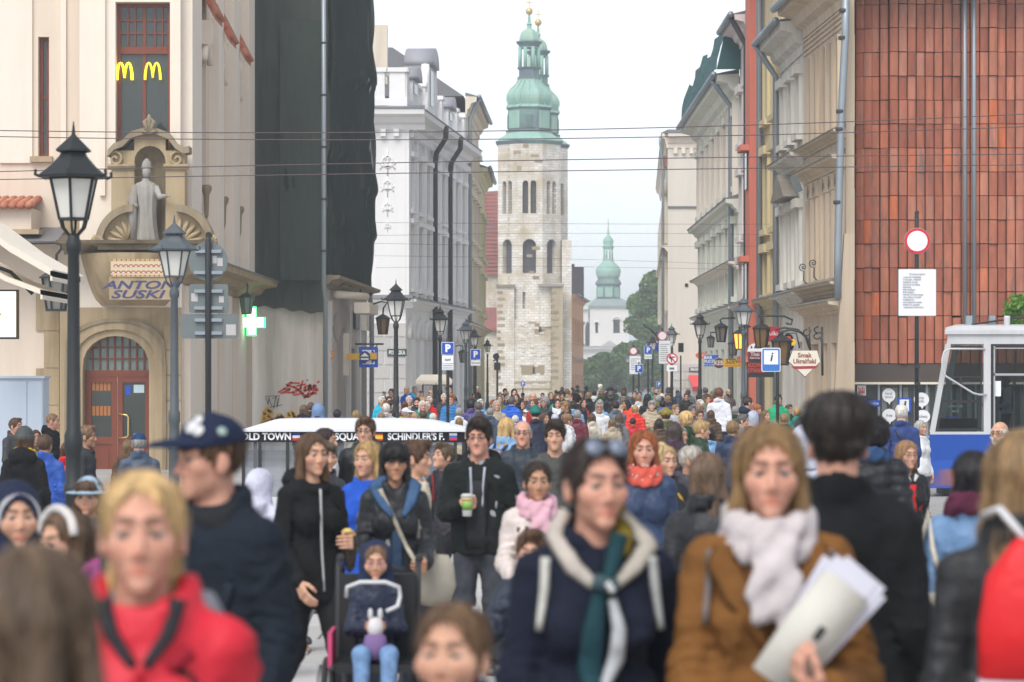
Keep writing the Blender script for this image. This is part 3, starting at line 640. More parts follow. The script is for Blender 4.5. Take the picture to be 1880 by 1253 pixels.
def row_house(label,name,A,B,ztop,wallm,cols,rows,ground_z=4.2,flip=False,corn=(.7,.8),eave=True,winw=1.1,roofm=None,frames=None,depth=8,sur=True,cat='building',pipes=(),gap=None,roofh=2.4,grand=True,end=True):
 """A house in the street row: wall with recessed windows, surrounds, string courses, eaves cornice, roof and gutter."""
 fr = Frame(*A,*B,flip=flip)
 t = thing(name,label,cat,loc=(A[0],A[1],0),world=True)
 pitch = fr.L / cols;ops = []
 for (z0,z1) in rows:
  for i in range(cols):c = pitch * (i + .5);ops.append((c - winw / 2,c + winw / 2,z0,z1))
 gops = [(pitch * (i + .5) - winw * .62,pitch * (i + .5) + winw * .62,-.8,ground_z - 1.2) for i in range(cols)] if grand else []
 MB().wall(fr,0,fr.L,-1,ztop,ops + gops,.32).build('wall',wallm,t)
 if end:
  b = MB();b.fbox(fr,0,fr.L,-1,ztop,-depth,-.45);b.fbox(fr,0,.04,-1,ztop,-.45,-.002).fbox(fr,fr.L - .04,fr.L,-1,ztop,-.45,-.002);b.build('end_wall',wallm,t)
 for o in ops:
  w = window(fr,*o,t,.28,frames or M['wframe'],M['panelt'],2,3,.07)
  if sur:
   b = MB();b.fbox(fr,o[0] - .17,o[0],o[2],o[3] + .02,-.02,.1).fbox(fr,o[1],o[1] + .17,o[2],o[3] + .02,-.02,.1).fbox(fr,o[0] - .26,o[1] + .26,o[3] + .02,o[3] + .3,-.02,.24).fbox(fr,o[0] - .24,o[1] + .24,o[2] - .2,o[2],-.02,.22)
   b.build('window_surround',wallm,t)
 for o in gops:window(fr,*o,t,.28,M['zincdk'],M['pane'],2,2,.08,name='shop_window')
 cornice(fr,0,fr.L,ground_z,t,wallm,.35,.4,'string_course',M['roof'])
 cornice(fr,0,fr.L,ztop - corn[0] * .1,t,wallm,corn[0],corn[1],'eaves_cornice',M['roof'])
 z = ztop + corn[0] * .9
 MB().hexa([fr.w(0,z,-.1),fr.w(fr.L,z,-.1),fr.w(fr.L,z,-depth),fr.w(0,z,-depth),fr.w(0,z + roofh,-depth * .45),fr.w(fr.L,z + roofh,-depth * .45),fr.w(fr.L,z + roofh,-depth * .55),fr.w(0,z + roofh,-depth * .55)]).build('roof',roofm or M['roof'],t)
 if eave:MB().tube([fr.w(0,z - .02,corn[1] + .12),fr.w(fr.L,z - .02,corn[1] + .12)],.11,8).build('gutter',M['zinc'],t,True)
 for u,mm in pipes:
  MB().tube([fr.w(u,z - .1,corn[1] + .1),fr.w(u,z - .5,corn[1] * .8),fr.w(u,z - 1.1,.2),fr.w(u,-.3,.2)],.1,8).build('downpipe',mm,t,True)
 return t,fr
hb,fhb = row_house('beige plastered house with heavy cornice just past the white palace','beige_house',(-2.28,140.0),(-1.82,155.0),14.9,M['beige'],5,((5.6,7.8),(8.9,11.0),(12.0,13.5)),pipes=((.4,M['zinc']),),corn=(.9,.55))
hy,fhy = row_house('narrow yellow green house before the church tower','yellow_green_house',(-1.82,155.2),(-1.62,168.0),12.6,M['yellowg'],4,((5.4,7.5),(8.6,10.8)),corn=(.8,.5))
# ---------------------------------------------------------------- church with twin towers
def stone_mat(name,c1,c2,mortar,bw=.5,bh=.24,tan=(.50,.42,.30)):
 m,nt,b = nodes_of(name)
 g = nt.nodes.new('ShaderNodeNewGeometry');sp = nt.nodes.new('ShaderNodeSeparateXYZ');nt.links.new(g.outputs['Position'],sp.inputs[0])
 a = nt.nodes.new('ShaderNodeMath');a.operation = 'MULTIPLY_ADD';a.inputs[1].default_value = .8;nt.links.new(sp.outputs[1],a.inputs[0]);nt.links.new(sp.outputs[0],a.inputs[2])
 cb = nt.nodes.new('ShaderNodeCombineXYZ');nt.links.new(a.outputs[0],cb.inputs[0]);nt.links.new(sp.outputs[2],cb.inputs[1])
 br = nt.nodes.new('ShaderNodeTexBrick');br.inputs['Color1'].default_value = (*c1,1);br.inputs['Color2'].default_value = (*c2,1);br.inputs['Mortar'].default_value = (*mortar,1)
 br.inputs['Scale'].default_value = 1;br.inputs['Brick Width'].default_value = bw;br.inputs['Row Height'].default_value = bh;br.inputs['Mortar Size'].default_value = .022;br.inputs['Mortar Smooth'].default_value = .3
 nt.links.new(cb.outputs[0],br.inputs['Vector'])
 c = mixrgb(nt,'MIX',ramp(nt,noise(nt,.32,7,rough=.65),.45,.63),br.outputs[0],tan)
 c = mixrgb(nt,'MULTIPLY',ramp(nt,noise(nt,1.0,6,sc3=(1.4,1.4,.2)),.45,.8),c,(.74,.72,.68))
 nt.links.new(c,b.inputs['Base Color']);b.inputs['Roughness'].default_value = .93
 bumped(nt,b,br.outputs[0],.4,.03);MATS[name] = m;return m
M['lime'] = stone_mat('white_limestone_blocks',(.80,.765,.70),(.64,.59,.52),(.46,.42,.36))
M['buttress'] = mat('tan_buttress_stone',(.42,.35,.24),.92,.16,.8,.3,streak=.3)
def church():
 t = thing('church','old white limestone church with twin towers under green copper onion spires','church',loc=(1.5,258,0),world=True)
 def tower(cx,cy,w,zt,nm,faces):
  root = None;r = w / 2;sh = MB();rc = r / math.cos(PI / 8)
  v = [(cx + rc * math.cos(-PI / 2 - PI / 8 + k * PI / 4),cy + rc * math.sin(-PI / 2 - PI / 8 + k * PI / 4)) for k in range(8)]
  frs = [Frame(*v[k],*v[(k + 1) % 8]) for k in range(8)]
  opens = []
  for k,fr in enumerate(frs):
   hs = []
   if k in faces:
    c = fr.L / 2
    hs = [(c - .62,c - .10,zt - 6.25,zt - 3.3),(c + .10,c + .62,zt - 6.25,zt - 3.3),(c - .60,c + .60,zt - 11.6,zt - 8.55)]
    if k == 0:hs.append((.55 - .0,.8,zt - 14.8,zt - 13.3))
   sh.wall(fr,0,fr.L,-.5,zt,hs,.55)
   for h in hs:
    if h[1] - h[0] < .3:continue
    rad = (h[1] - h[0]) / 2;m_ = (h[0] + h[1]) / 2;zs = h[3] - rad
    for s in (-1,1):
     e = h[0] if s < 0 else h[1]
     pts = [(m_ + s * rad * math.cos(a),zs + rad * math.sin(a)) for a in [PI / 2 * i / 6 for i in range(7)]] + [(e,h[3])]
     sh.add([fr.w(u,z,-.002) for u,z in pts],[tuple(range(len(pts)))])
   opens.append((fr,hs))
  o = sh.build(nm,M['lime'],t)
  for fr,hs in opens:
   for h in hs[:3]:
    MB().fbox(fr,h[0] + .01,h[1] - .01,h[2],h[3],-.54,-.5).build('opening_shade',mat('dark_opening',(.085,.08,.085),.9,.2,2,0),o)  # dark panel: the shade inside the tower opening is put in as colour
   if hs:
    c = fr.L / 2;MB().lathe([(.12,0),(.1,.12),(.075,.3),(.07,2.0),(.1,2.2),(.16,2.35)],10,fr.w(c,hs[0][2],-.28)).build('colonnette',M['buttress'],o,True)
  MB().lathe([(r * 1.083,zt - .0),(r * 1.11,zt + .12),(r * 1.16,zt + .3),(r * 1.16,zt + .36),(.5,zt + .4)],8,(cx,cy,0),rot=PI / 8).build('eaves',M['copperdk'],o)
  s = w / 5.66;q = lambda a:a / 20.48 * s / math.cos(PI / 8);hz = lambda y:zt + .3 + (257 - y) / 20.48 * s
  sp = MB().lathe([(q(60),hz(257)),(q(56),hz(252)),(q(44),hz(243)),(q(41.5),hz(239)),(q(42),hz(237))],8,(cx,cy,0),rot=PI / 8).build('spire',M['copper'],t)
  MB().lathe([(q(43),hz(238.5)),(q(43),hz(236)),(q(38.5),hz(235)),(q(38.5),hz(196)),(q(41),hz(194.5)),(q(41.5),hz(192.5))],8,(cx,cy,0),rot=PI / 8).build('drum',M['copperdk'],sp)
  for k in range(8):# louvred doors and panels round the drum
   a0 = -PI / 2 - PI / 8 + k * PI / 4;rr = q(38.5)
   fr = Frame(cx + rr * math.cos(a0),cy + rr * math.sin(a0),cx + rr * math.cos(a0 + PI / 4),cy + rr * math.sin(a0 + PI / 4))
   c = fr.L / 2
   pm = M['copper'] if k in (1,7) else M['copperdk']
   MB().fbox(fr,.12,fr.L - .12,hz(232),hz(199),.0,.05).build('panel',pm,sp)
   if k % 2 == 0:
    b = MB()
    for i in range(7):b.fbox(fr,c - .34,c + .34,hz(231) + i * .18,hz(231) + i * .18 + .1,.05,.12)
    b.build('louvre',M['copperdk'],sp)
  on = MB().lathe([(q(42),hz(193)),(q(40),hz(190)),(q(37.5),hz(188)),(q(39.5),hz(183)),(q(41),hz(177)),(q(41),hz(171)),(q(39),hz(165)),(q(34.5),hz(159)),(q(28),hz(153)),(q(23),hz(147)),(q(20.5),hz(141)),(q(21.5),hz(138.5))],8,(cx,cy,0),rot=PI / 8).build('onion_dome',M['copper'],sp)
  for k in range(8):
   for f_ in (0,.5):
    a = PI / 8 + (k + f_) * PI / 4;cf = 1 if f_ == 0 else math.cos(PI / 8)
    MB().tube([(cx + q(w_) * cf * math.cos(a),cy + q(w_) * cf * math.sin(a),hz(y)) for w_,y in ((42,192),(38.5,186),(41.5,176),(41,170),(36,160),(24,148),(21,140))],.055,5).build('seam',M['copper'],on)
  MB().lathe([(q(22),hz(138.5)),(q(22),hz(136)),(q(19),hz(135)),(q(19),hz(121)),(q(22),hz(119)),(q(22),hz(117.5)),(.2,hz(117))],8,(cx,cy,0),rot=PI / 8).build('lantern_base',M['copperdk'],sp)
  for k in range(8):
   a = PI / 8 + k * PI / 4;MB().tube([(cx + q(17) * math.cos(a),cy + q(17) * math.sin(a),hz(118)),(cx + q(17) * math.cos(a),cy + q(17) * math.sin(a),hz(80))],.17 * s,8).build('lantern_column',M['copper'],sp,True)
   a1 = a + PI / 4;fr = Frame(cx + q(16) * math.cos(a),cy + q(16) * math.sin(a),cx + q(16) * math.cos(a1),cy + q(16) * math.sin(a1))
   b = MB()
   for i in range(6):
    u0,u1 = fr.L * i / 6,fr.L * (i + 1) / 6;zf = lambda u:hz(88) + .34 * math.sqrt(max(0,1 - (2 * u / fr.L - 1) ** 2))
    b.hexa([fr.w(u0,zf(u0),-.1),fr.w(u1,zf(u1),-.1),fr.w(u1,hz(76),-.1),fr.w(u0,hz(76),-.1),fr.w(u0,zf(u0),.05),fr.w(u1,zf(u1),.05),fr.w(u1,hz(76),.05),fr.w(u0,hz(76),.05)])
   b.build('lantern_arch',M['copper'],sp)
  MB().lathe([(q(18),hz(79)),(q(20),hz(75)),(q(24),hz(71)),(q(24),hz(69.5)),(.2,hz(69))],8,(cx,cy,0),rot=PI / 8).build('lantern_cornice',M['copperdk'],sp)
  MB().lathe([(q(18),hz(70)),(q(18.5),hz(66)),(q(17.5),hz(60)),(q(15),hz(53)),(q(10),hz(48)),(q(4.5),hz(45)),(q(4),hz(40)),(q(5.5),hz(37)),(q(3),hz(34)),(q(1.8),hz(19))],8,(cx,cy,0),rot=PI / 8).build('cupola',M['copper'],sp)
  MB().lathe([(.02,-.34),(.24,-.24),(.34,0),(.24,.24),(.02,.34)],14,(cx,cy,hz(13))).build('ball',M['gold'],sp,True)
  b = MB();b.box(cx - .035,cx + .035,cy - .035,cy + .035,hz(7),hz(-12)).box(cx - .3,cx + .3,cy - .03,cy + .03,hz(-4),hz(-2.5));b.build('cross',M['gold'],sp)
  return o
 S = 255 / F
 t1 = tower(1.56,255 + 2.83,5.66,22.7,'tower_shaft',(7,0,1));tower(2.45,266.5,5.5,23.1,'tower_shaft',(7,0,1,2))
 fr = Frame(-1.35,254.6,6.0,254.6);X = lambda px:(px - CX) * 254.6 / F;U = lambda px:X(px) + 1.35;Z = lambda py:CH + (HY - py) * F ** -1 * 254.6 ** 1 if False else CH + (HY - py) * 254.6 / F
 # lower front: side walls of the stair base, buttress and stringcourses
 MB().hexa([fr.w(U(912),-.5,-3),fr.w(U(944),-.5,-3),fr.w(U(944),-.5,.25),fr.w(U(912),-.5,.25),fr.w(U(912),Z(524),-3),fr.w(U(944),Z(514),-3),fr.w(U(944),Z(524),.25),fr.w(U(912),Z(526),.25)]).build('stair_base',M['lime'],t)
 MB().fbox(fr,U(944),U(1016),-.5,Z(587),-.5,.12).build('lower_front',M['lime'],t)
 MB().fbox(fr,U(1032),U(1050),-.5,Z(440),-6,-1.2).build('lower_front',M['lime'],t)
 MB().hexa([fr.w(U(990),Z(600),-.3),fr.w(U(1033),Z(600),-.3),fr.w(U(1033),Z(600),.3),fr.w(U(990),Z(600),.3),fr.w(U(990),Z(522),-.3),fr.w(U(1033),Z(520),-.3),fr.w(U(1033),Z(524),.3),fr.w(U(994),Z(524),.3)]).build('shoulder',M['lime'],t)
 MB().fbox(fr,U(1013),U(1033),-.5,Z(528),-.5,.7).build('buttress',M['buttress'],t)
 MB().fbox(fr,U(988),U(1035),Z(527),Z(522),-.3,.85).build('buttress_cap',mat('grey_cap_stone',(.30,.27,.23),.9,.15,1,.2),t)
 MB().fbox(fr,U(911),U(946),Z(528),Z(523),-.3,.4).build('base_cap',M['tandk'],t)
 tan = mat('brown_sandstone_block',(.33,.255,.16),.92,.14,1.2,.25,objvar=.18)
 cnt = [0]
 def stone(frr,u0,u1,z0,z1,n):cnt[0] += 1;MB().fbox(frr,u0,u1,z0,z1,-.05,n + .0009 * (cnt[0] % 40)).build('stone',tan,t)
 for a,b2,y0,y1 in ((970,984,591,594),(992,1006,591,594),(982,989,594,614),(995,1000,594,614),(984,997,611,615),(957,978,672,688),(982,999,672,688),(955,999,671,674)):
  stone(fr,U(a),U(b2),Z(y1),Z(y0),.15)
 for a,y0,y1 in ((989,594,611),(978,674,687)):MB().fbox(fr,U(a),U(a + (6 if y0 < 600 else 4)),Z(y1),Z(y0),.1,.1395).build('slit',M['dark'],t)
 for y in (700,712):MB().fbox(fr,U(916),U(1013),Z(y + 3),Z(y),-.02,.2).build('stone_course',M['buttress'],t)
 rnd = random.Random(11);r = 2.83;f0 = Frame(1.56 - 1.17,255,1.56 + 1.17,255)
 for (px,py,w,h) in ((982,286,14,5),(996,291,12,4),(989,296,15,5),(996,302,12,6),(945,302,12,7),(953,309,9,8),(949,279,14,5),(965,268,10,6),(1010,268,8,5),(984,456,14,6),(972,470,10,5),(994,480,12,5),(976,500,9,4),(984,510,12,6),(1000,460,7,4)):
  k = f0 if 946 < px < 993 else None
  if k:stone(k,(px - w / 2 - CX) * 255 / F - .39,(px + w / 2 - CX) * 255 / F - .39,CH + (HY - py - h / 2) * 255 / F,CH + (HY - py + h / 2) * 255 / F,.03)
 for px0 in (913,1011):
  for i in range(15):
   y = 535 + i * 12;w = rnd.choice((6,10,14));stone(fr,U(px0),U(px0 + w),Z(y + 5),Z(y),.27 if px0 < 1000 else .72)
 for i in range(60):# odd weathered blocks in the front
  px,py = rnd.uniform(948,1008),rnd.uniform(592,705);w = rnd.uniform(5,10)
  MB().fbox(fr,U(px),U(px + w),Z(py + 4),Z(py),.1,.142 + .0006 * i).build('stone',mat('pale_block',(.64,.585,.50),.92,.1,1,.2,objvar=.16),t)
  # nave behind: brick-tiled roof and plain walls
 fn = Frame((876 - CX) * 262 / F,262,(917 - CX) * 262 / F,262);z = lambda py:CH + (HY - py) * 262 / F
 MB().fbox(fn,0,fn.L,-.5,z(505),-14,0).build('nave_wall',M['lime'],t)
 MB().hexa([fn.w(-.3,z(505),.3),fn.w(fn.L,z(505),.3),fn.w(fn.L,z(505),-14),fn.w(-.3,z(505),-14),fn.w(.2,z(348),-4),fn.w(fn.L,z(345),-4),fn.w(fn.L,z(345),-10),fn.w(.2,z(348),-10)]).build('nave_roof',M['brownroof'],t)
 for j in range(22):# tile courses
  q = j / 22;zz = z(505) + (z(347) - z(505)) * q;n = .34 - 4.34 * q;MB().fbox(fn,-.3 + .5 * q,fn.L,zz,zz + .1,n - .05,n + .05).build('tile_course',M['brownroof'],t)
 MB().hexa([fn.w(0,z(608),1.4),fn.w(fn.L - .1,z(608),1.4),fn.w(fn.L - .1,z(600),0),fn.w(0,z(600),0),fn.w(0,z(604),1.4),fn.w(fn.L - .1,z(604),1.4),fn.w(fn.L - .1,z(565),0),fn.w(0,z(565),0)]).build('aisle_roof',M['brownroof'],t)
 MB().fbox(fn,0,fn.L - .1,-.5,z(606),0,1.1).build('aisle_wall',M['lime'],t)
 cornice(fn,.1,fn.L - .1,z(612),t,M['sanddk'],.2,1.5,'aisle_cornice')
church()

# ---------------------------------------------------------------- houses, the far church and trees beyond it
hO,fO = row_house('small orange house with white cornice past the church towers','orange_house',((1049.5 - CX) * 274 / F,274),((1071 - CX) * 300 / F,300),9.2,mat('orange_plaster',(.56,.29,.14),.9,.08,.8,.1,streak=.2),5,((5.2,7.2),),ground_z=3.2,corn=(.6,.5),winw=1.6,end=True,depth=5,roofh=.3)
ch = MB().box((1048 - CX) * 280 / F,(1072 - CX) * 280 / F,280,283,9.6,12.6).box((1050 - CX) * 280 / F,(1055 - CX) * 280 / F,280.3,281,12.6,12.9).build('roof_turret',mat('dark_slate',(.07,.055,.07),.8,.2,1,.2),hO)
def far_church():
 Y = 420.0;S = Y / F
 X = lambda px:(px - CX) * S;Z = lambda py:CH + (HY - py) * S
 t = thing('church','distant pale church belfry with green copper onion helm above the trees','church',loc=(X(1118),Y,0),world=True)
 wm = mat('far_white_plaster',(.66,.63,.60),.9,.05,.3,.05)
 cx,cy = X(1118),Y + 3
 q = lambda a:a * S / math.cos(PI / 8)
 sh = MB();f = Frame(X(1083),Y,X(1154),Y)
 win = [(X(1093) - X(1083),X(1098) - X(1083),Z(612),Z(592)),(X(1126) - X(1083),X(1138) - X(1083),Z(612),Z(587))]
 sh.wall(f,0,f.L,-.5,Z(563),win,.4);sh.fbox(f,0,f.L,-.5,Z(563),-6,-.45);sh.fbox(f,0,.05,-.5,Z(563),-.45,-.002).fbox(f,f.L - .05,f.L,-.5,Z(563),-.45,-.002)
 w = sh.build('belfry_wall',wm,t)
 for h in win:
  window(f,*h,w,.35,M['zincdk'],M['pane'],2,3,.06)
  MB().tube([f.w(u,z,.04) for u,z in arc((h[0] + h[1]) / 2,h[3] - .2,(h[1] - h[0]) / 2 + .12,0,180,8)],.12,6).build('arch_moulding',wm,w,True)
 MB().loft([[f.w(-.2,Z(565),.3),f.w(f.L + .2,Z(565),.3),f.w(f.L + .2,Z(565),-6.3),f.w(-.2,Z(565),-6.3)],[f.w(-.2,Z(561),.3),f.w(f.L + .2,Z(561),.3),f.w(f.L + .2,Z(561),-6.3),f.w(-.2,Z(561),-6.3)],[f.w(.8,Z(549),-.9),f.w(f.L - .8,Z(549),-.9),f.w(f.L - .8,Z(549),-5.1),f.w(.8,Z(549),-5.1)]]).build('skirt_roof',mat('grey_green_sheet',(.24,.285,.28),.7,.12,.5,.1),t)
 sp = MB().lathe([(q(24),Z(551)),(q(25),Z(548)),(q(21),Z(547)),(q(21),Z(524)),(q(24),Z(521)),(q(24),Z(519)),(q(20),Z(513)),(q(17),Z(508))],8,(cx,cy,0),rot=PI / 8).build('drum',M['copperdk'],t)
 for k in range(8):
  a0 = -PI / 2 - PI / 8 + k * PI / 4;rr = q(21.2);fr = Frame(cx + rr * math.cos(a0),cy + rr * math.sin(a0),cx + rr * math.cos(a0 + PI / 4),cy + rr * math.sin(a0 + PI / 4))
  MB().fbox(fr,.15,fr.L - .15,Z(545),Z(527),.0,.07).build('panel',M['copper'],sp)
 MB().lathe([(q(18),Z(511)),(q(20),Z(505)),(q(21.5),Z(499)),(q(21),Z(493)),(q(17),Z(487)),(q(11),Z(481)),(q(8.5),Z(476)),(q(9.5),Z(474))],16,(cx,cy,0),rot=PI / 8).build('onion_dome',M['copper'],t,True)
 for k in range(8):
  a = PI / 8 + k * PI / 4;MB().tube([(cx + q(7.5) * math.cos(a),cy + q(7.5) * math.sin(a),Z(475)),(cx + q(7.5) * math.cos(a),cy + q(7.5) * math.sin(a),Z(453))],.13,6).build('lantern_column',M['copper'],t,True)
 MB().lathe([(q(8),Z(456)),(q(10),Z(453)),(q(10),Z(451)),(q(7),Z(449)),(q(9),Z(444)),(q(8.5),Z(439)),(q(5),Z(434)),(q(2),Z(430)),(q(1.2),Z(420)),(q(.6),Z(400))],12,(cx,cy,0)).build('cupola',M['copper'],t,True)
 MB().lathe([(.02,-.22),(.2,0),(.02,.22)],10,(cx,cy,Z(422))).build('ball',M['gold'],t,True)
 fb = Frame(X(1060),Y - 2.5,X(1185),Y - 2.5)
 b = MB();b.fbox(fb,0,fb.L,-.5,Z(640),-12,0);b.build('nave_wall',wm,t)
 for i in range(7):
  u = .9 + i * 1.45;MB().fbox(fb,u - .22,u + .22,-.5,Z(650),-.02,.16).build('pilaster',wm,t)
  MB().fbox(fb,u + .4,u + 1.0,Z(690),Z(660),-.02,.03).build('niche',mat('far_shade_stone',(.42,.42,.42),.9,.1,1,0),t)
 cornice(fb,0,fb.L,Z(648),t,wm,.8,.7,'entablature',mat('grey_green_sheet',(.24,.285,.28)))
 gb = [(X(1100) - X(1060),Z(637)),(X(1136) - X(1060),Z(637)),(X(1118) - X(1060),Z(626))]
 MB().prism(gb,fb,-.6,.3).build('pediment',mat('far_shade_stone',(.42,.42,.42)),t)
 MB().hexa([(X(1056),Y + 8,Z(580)),(X(1175),Y + 8,Z(580)),(X(1175),Y + 14,Z(580)),(X(1056),Y + 14,Z(580)),(X(1066),Y + 10,Z(548)),(X(1168),Y + 10,Z(548)),(X(1168),Y + 12,Z(548)),(X(1066),Y + 12,Z(548))]).build('nave_roof',M['copper'],t)
 MB().fbox(fb,0,1.6,Z(640),Z(565),-9,-4).fbox(fb,0,2.1,Z(568),Z(562),-9.2,-3.6).build('side_chapel',wm,t)
 MB().prism([(1.2,Z(636)),(2.3,Z(636)),(2.3,Z(600)),(1.5,Z(590)),(1.2,Z(600))],fb,-3.9,-3.7).build('chapel_window',M['pane'],t)
far_church()
leafm = {}
def leaf_mat(name,c0,c1):
 if name in MATS:return MATS[name]
 m,nt,b = nodes_of(name);g = nt.nodes.new('ShaderNodeNewGeometry')
 c = ramp(nt,g.outputs['Random Per Island'],0,1,c0,c1)
 c = mixrgb(nt,'MULTIPLY',.5,c,ramp(nt,noise(nt,.5,3),.35,.65,(.6,.7,.6),(1.25,1.2,1)))
 nt.links.new(c,b.inputs['Base Color']);b.inputs['Roughness'].default_value = .6;b.inputs['Specular IOR Level'].default_value = .25
 tr = nt.nodes.new('ShaderNodeBsdfTranslucent');nt.links.new(c,tr.inputs[0]);mx = nt.nodes.new('ShaderNodeMixShader');mx.inputs[0].default_value = .3
 nt.links.new(b.outputs[0],mx.inputs[1]);nt.links.new(tr.outputs[0],mx.inputs[2]);nt.links.new(mx.outputs[0],nt.nodes['Material Output'].inputs['Surface'])
 MATS[name] = m;return m
def tree(name,label,base,clumps,leaf,n,lm,cat='tree',group=None,trunk_r=.25,seed=1,tr=True):
 t = thing(name,label,cat,group,loc=base,world=True);rng = np.random.default_rng(seed)
 b0 = Vector(base)
 if tr:
  b = MB();top = sum((Vector(c[:3]) for c in clumps),Vector()) / len(clumps)
  fork = b0.lerp(top,.55);b.tube([b0,b0.lerp(fork,.5) + Vector((.05,0,0)),fork],[trunk_r,trunk_r * .8,trunk_r * .65],8)
  for c in clumps:e = Vector(c[:3]);b.tube([fork,fork.lerp(e,.5) + Vector((0,0,-.2)),e + (e - fork) * .25],[trunk_r * .5,trunk_r * .3,trunk_r * .12],6)
  b.build('trunk',mat('bark',(.085,.07,.055),.95,.2,3,.4),t,True)
 V = [];wts = np.array([c[3] * c[4] * c[5] for c in clumps]) ** .75;wts /= wts.sum()
 for c,w in zip(clumps,wts):
  k = int(n * w);d = rng.normal(size=(k,3));d /= np.linalg.norm(d,axis=1)[:,None]
  sub = rng.normal(size=(14,3));sub /= np.linalg.norm(sub,axis=1)[:,None]
  near = (d @ sub.T).max(1);keep = rng.random(k) < np.clip((near - .55) * 3.0,.12,1);d = d[keep]
  r = (.45 + .62 * rng.random(len(d)) ** .5)[:,None]
  p = np.array(c[:3]) + d * r * np.array(c[3:6])
  a = rng.normal(size=(len(d),3));a /= np.linalg.norm(a,axis=1)[:,None];e = np.cross(a,d + .3 * rng.normal(size=d.shape));e /= np.linalg.norm(e,axis=1)[:,None] + 1e-6
  f_ = np.cross(e,a);s = leaf * (.6 + .8 * rng.random((len(d),1)))
  V.append(np.stack([p - e * s,p + f_ * s * .45,p + e * s,p - f_ * s * .45],1))
 V = np.concatenate(V);m = len(V);me = bpy.data.meshes.new('crown');me.vertices.add(m * 4);me.vertices.foreach_set('co',V.reshape(-1).astype(np.float32))
 me.loops.add(m * 4);me.loops.foreach_set('vertex_index',np.arange(m * 4,dtype=np.int32));me.polygons.add(m);me.polygons.foreach_set('loop_start',np.arange(0,m * 4,4,dtype=np.int32));me.polygons.foreach_set('loop_total',np.full(m,4,np.int32));me.update()
 me.materials.append(lm);link('crown' if tr else 'foliage',me,t);return t
LG = leaf_mat('fresh_leaves',(.07,.135,.035),(.17,.27,.085));LD = leaf_mat('deep_leaves',(.06,.12,.04),(.14,.235,.085))
def K(px,py,Y,rx,ry,rz):p = P(px,py,Y);return (p.x,p.y,p.z,rx,ry,rz)
b = P(1192,688,330);tree('broadleaf_tree','tall fresh green broadleaf tree beside the blank beige gable wall',(b.x,330,0),[K(1205,528,330,1.9,2,1.9),K(1185,560,330,2.1,2,1.7),K(1220,570,331,2.2,2,2.2),K(1168,598,330,1.5,2,1.1),K(1196,606,329,2.2,2,1.6),K(1225,530,331,1.7,2,2.2),K(1230,615,331,2.2,2,2),K(1212,650,330,2.4,2,1.8)],.3,11000,LG,seed=2)
for i,(px,lab,cl) in enumerate(((1098,'rounded green bush growing against the orange house',[K(1092,690,312,1.7,1.8,2.0),K(1108,672,313,1.5,1.5,1.4),K(1088,708,310,1.4,1.5,1.2)]),(1136,'wide green bush below the distant belfry',[K(1130,676,318,1.9,1.8,1.6),K(1150,655,320,1.7,1.6,1.5),K(1140,700,316,2.2,1.8,1.5)]),(1172,'leafy green bush under the tall broadleaf tree',[K(1170,662,322,1.9,1.8,2.2),K(1186,690,320,2.2,1.8,1.8),K(1205,688,320,1.8,1.8,1.6)]))):
 b = P(px,688,316);tree('bush',lab,(b.x,316,0),cl,.26,5200,LD,'bush','bushes below the far church',.14,20 + i)
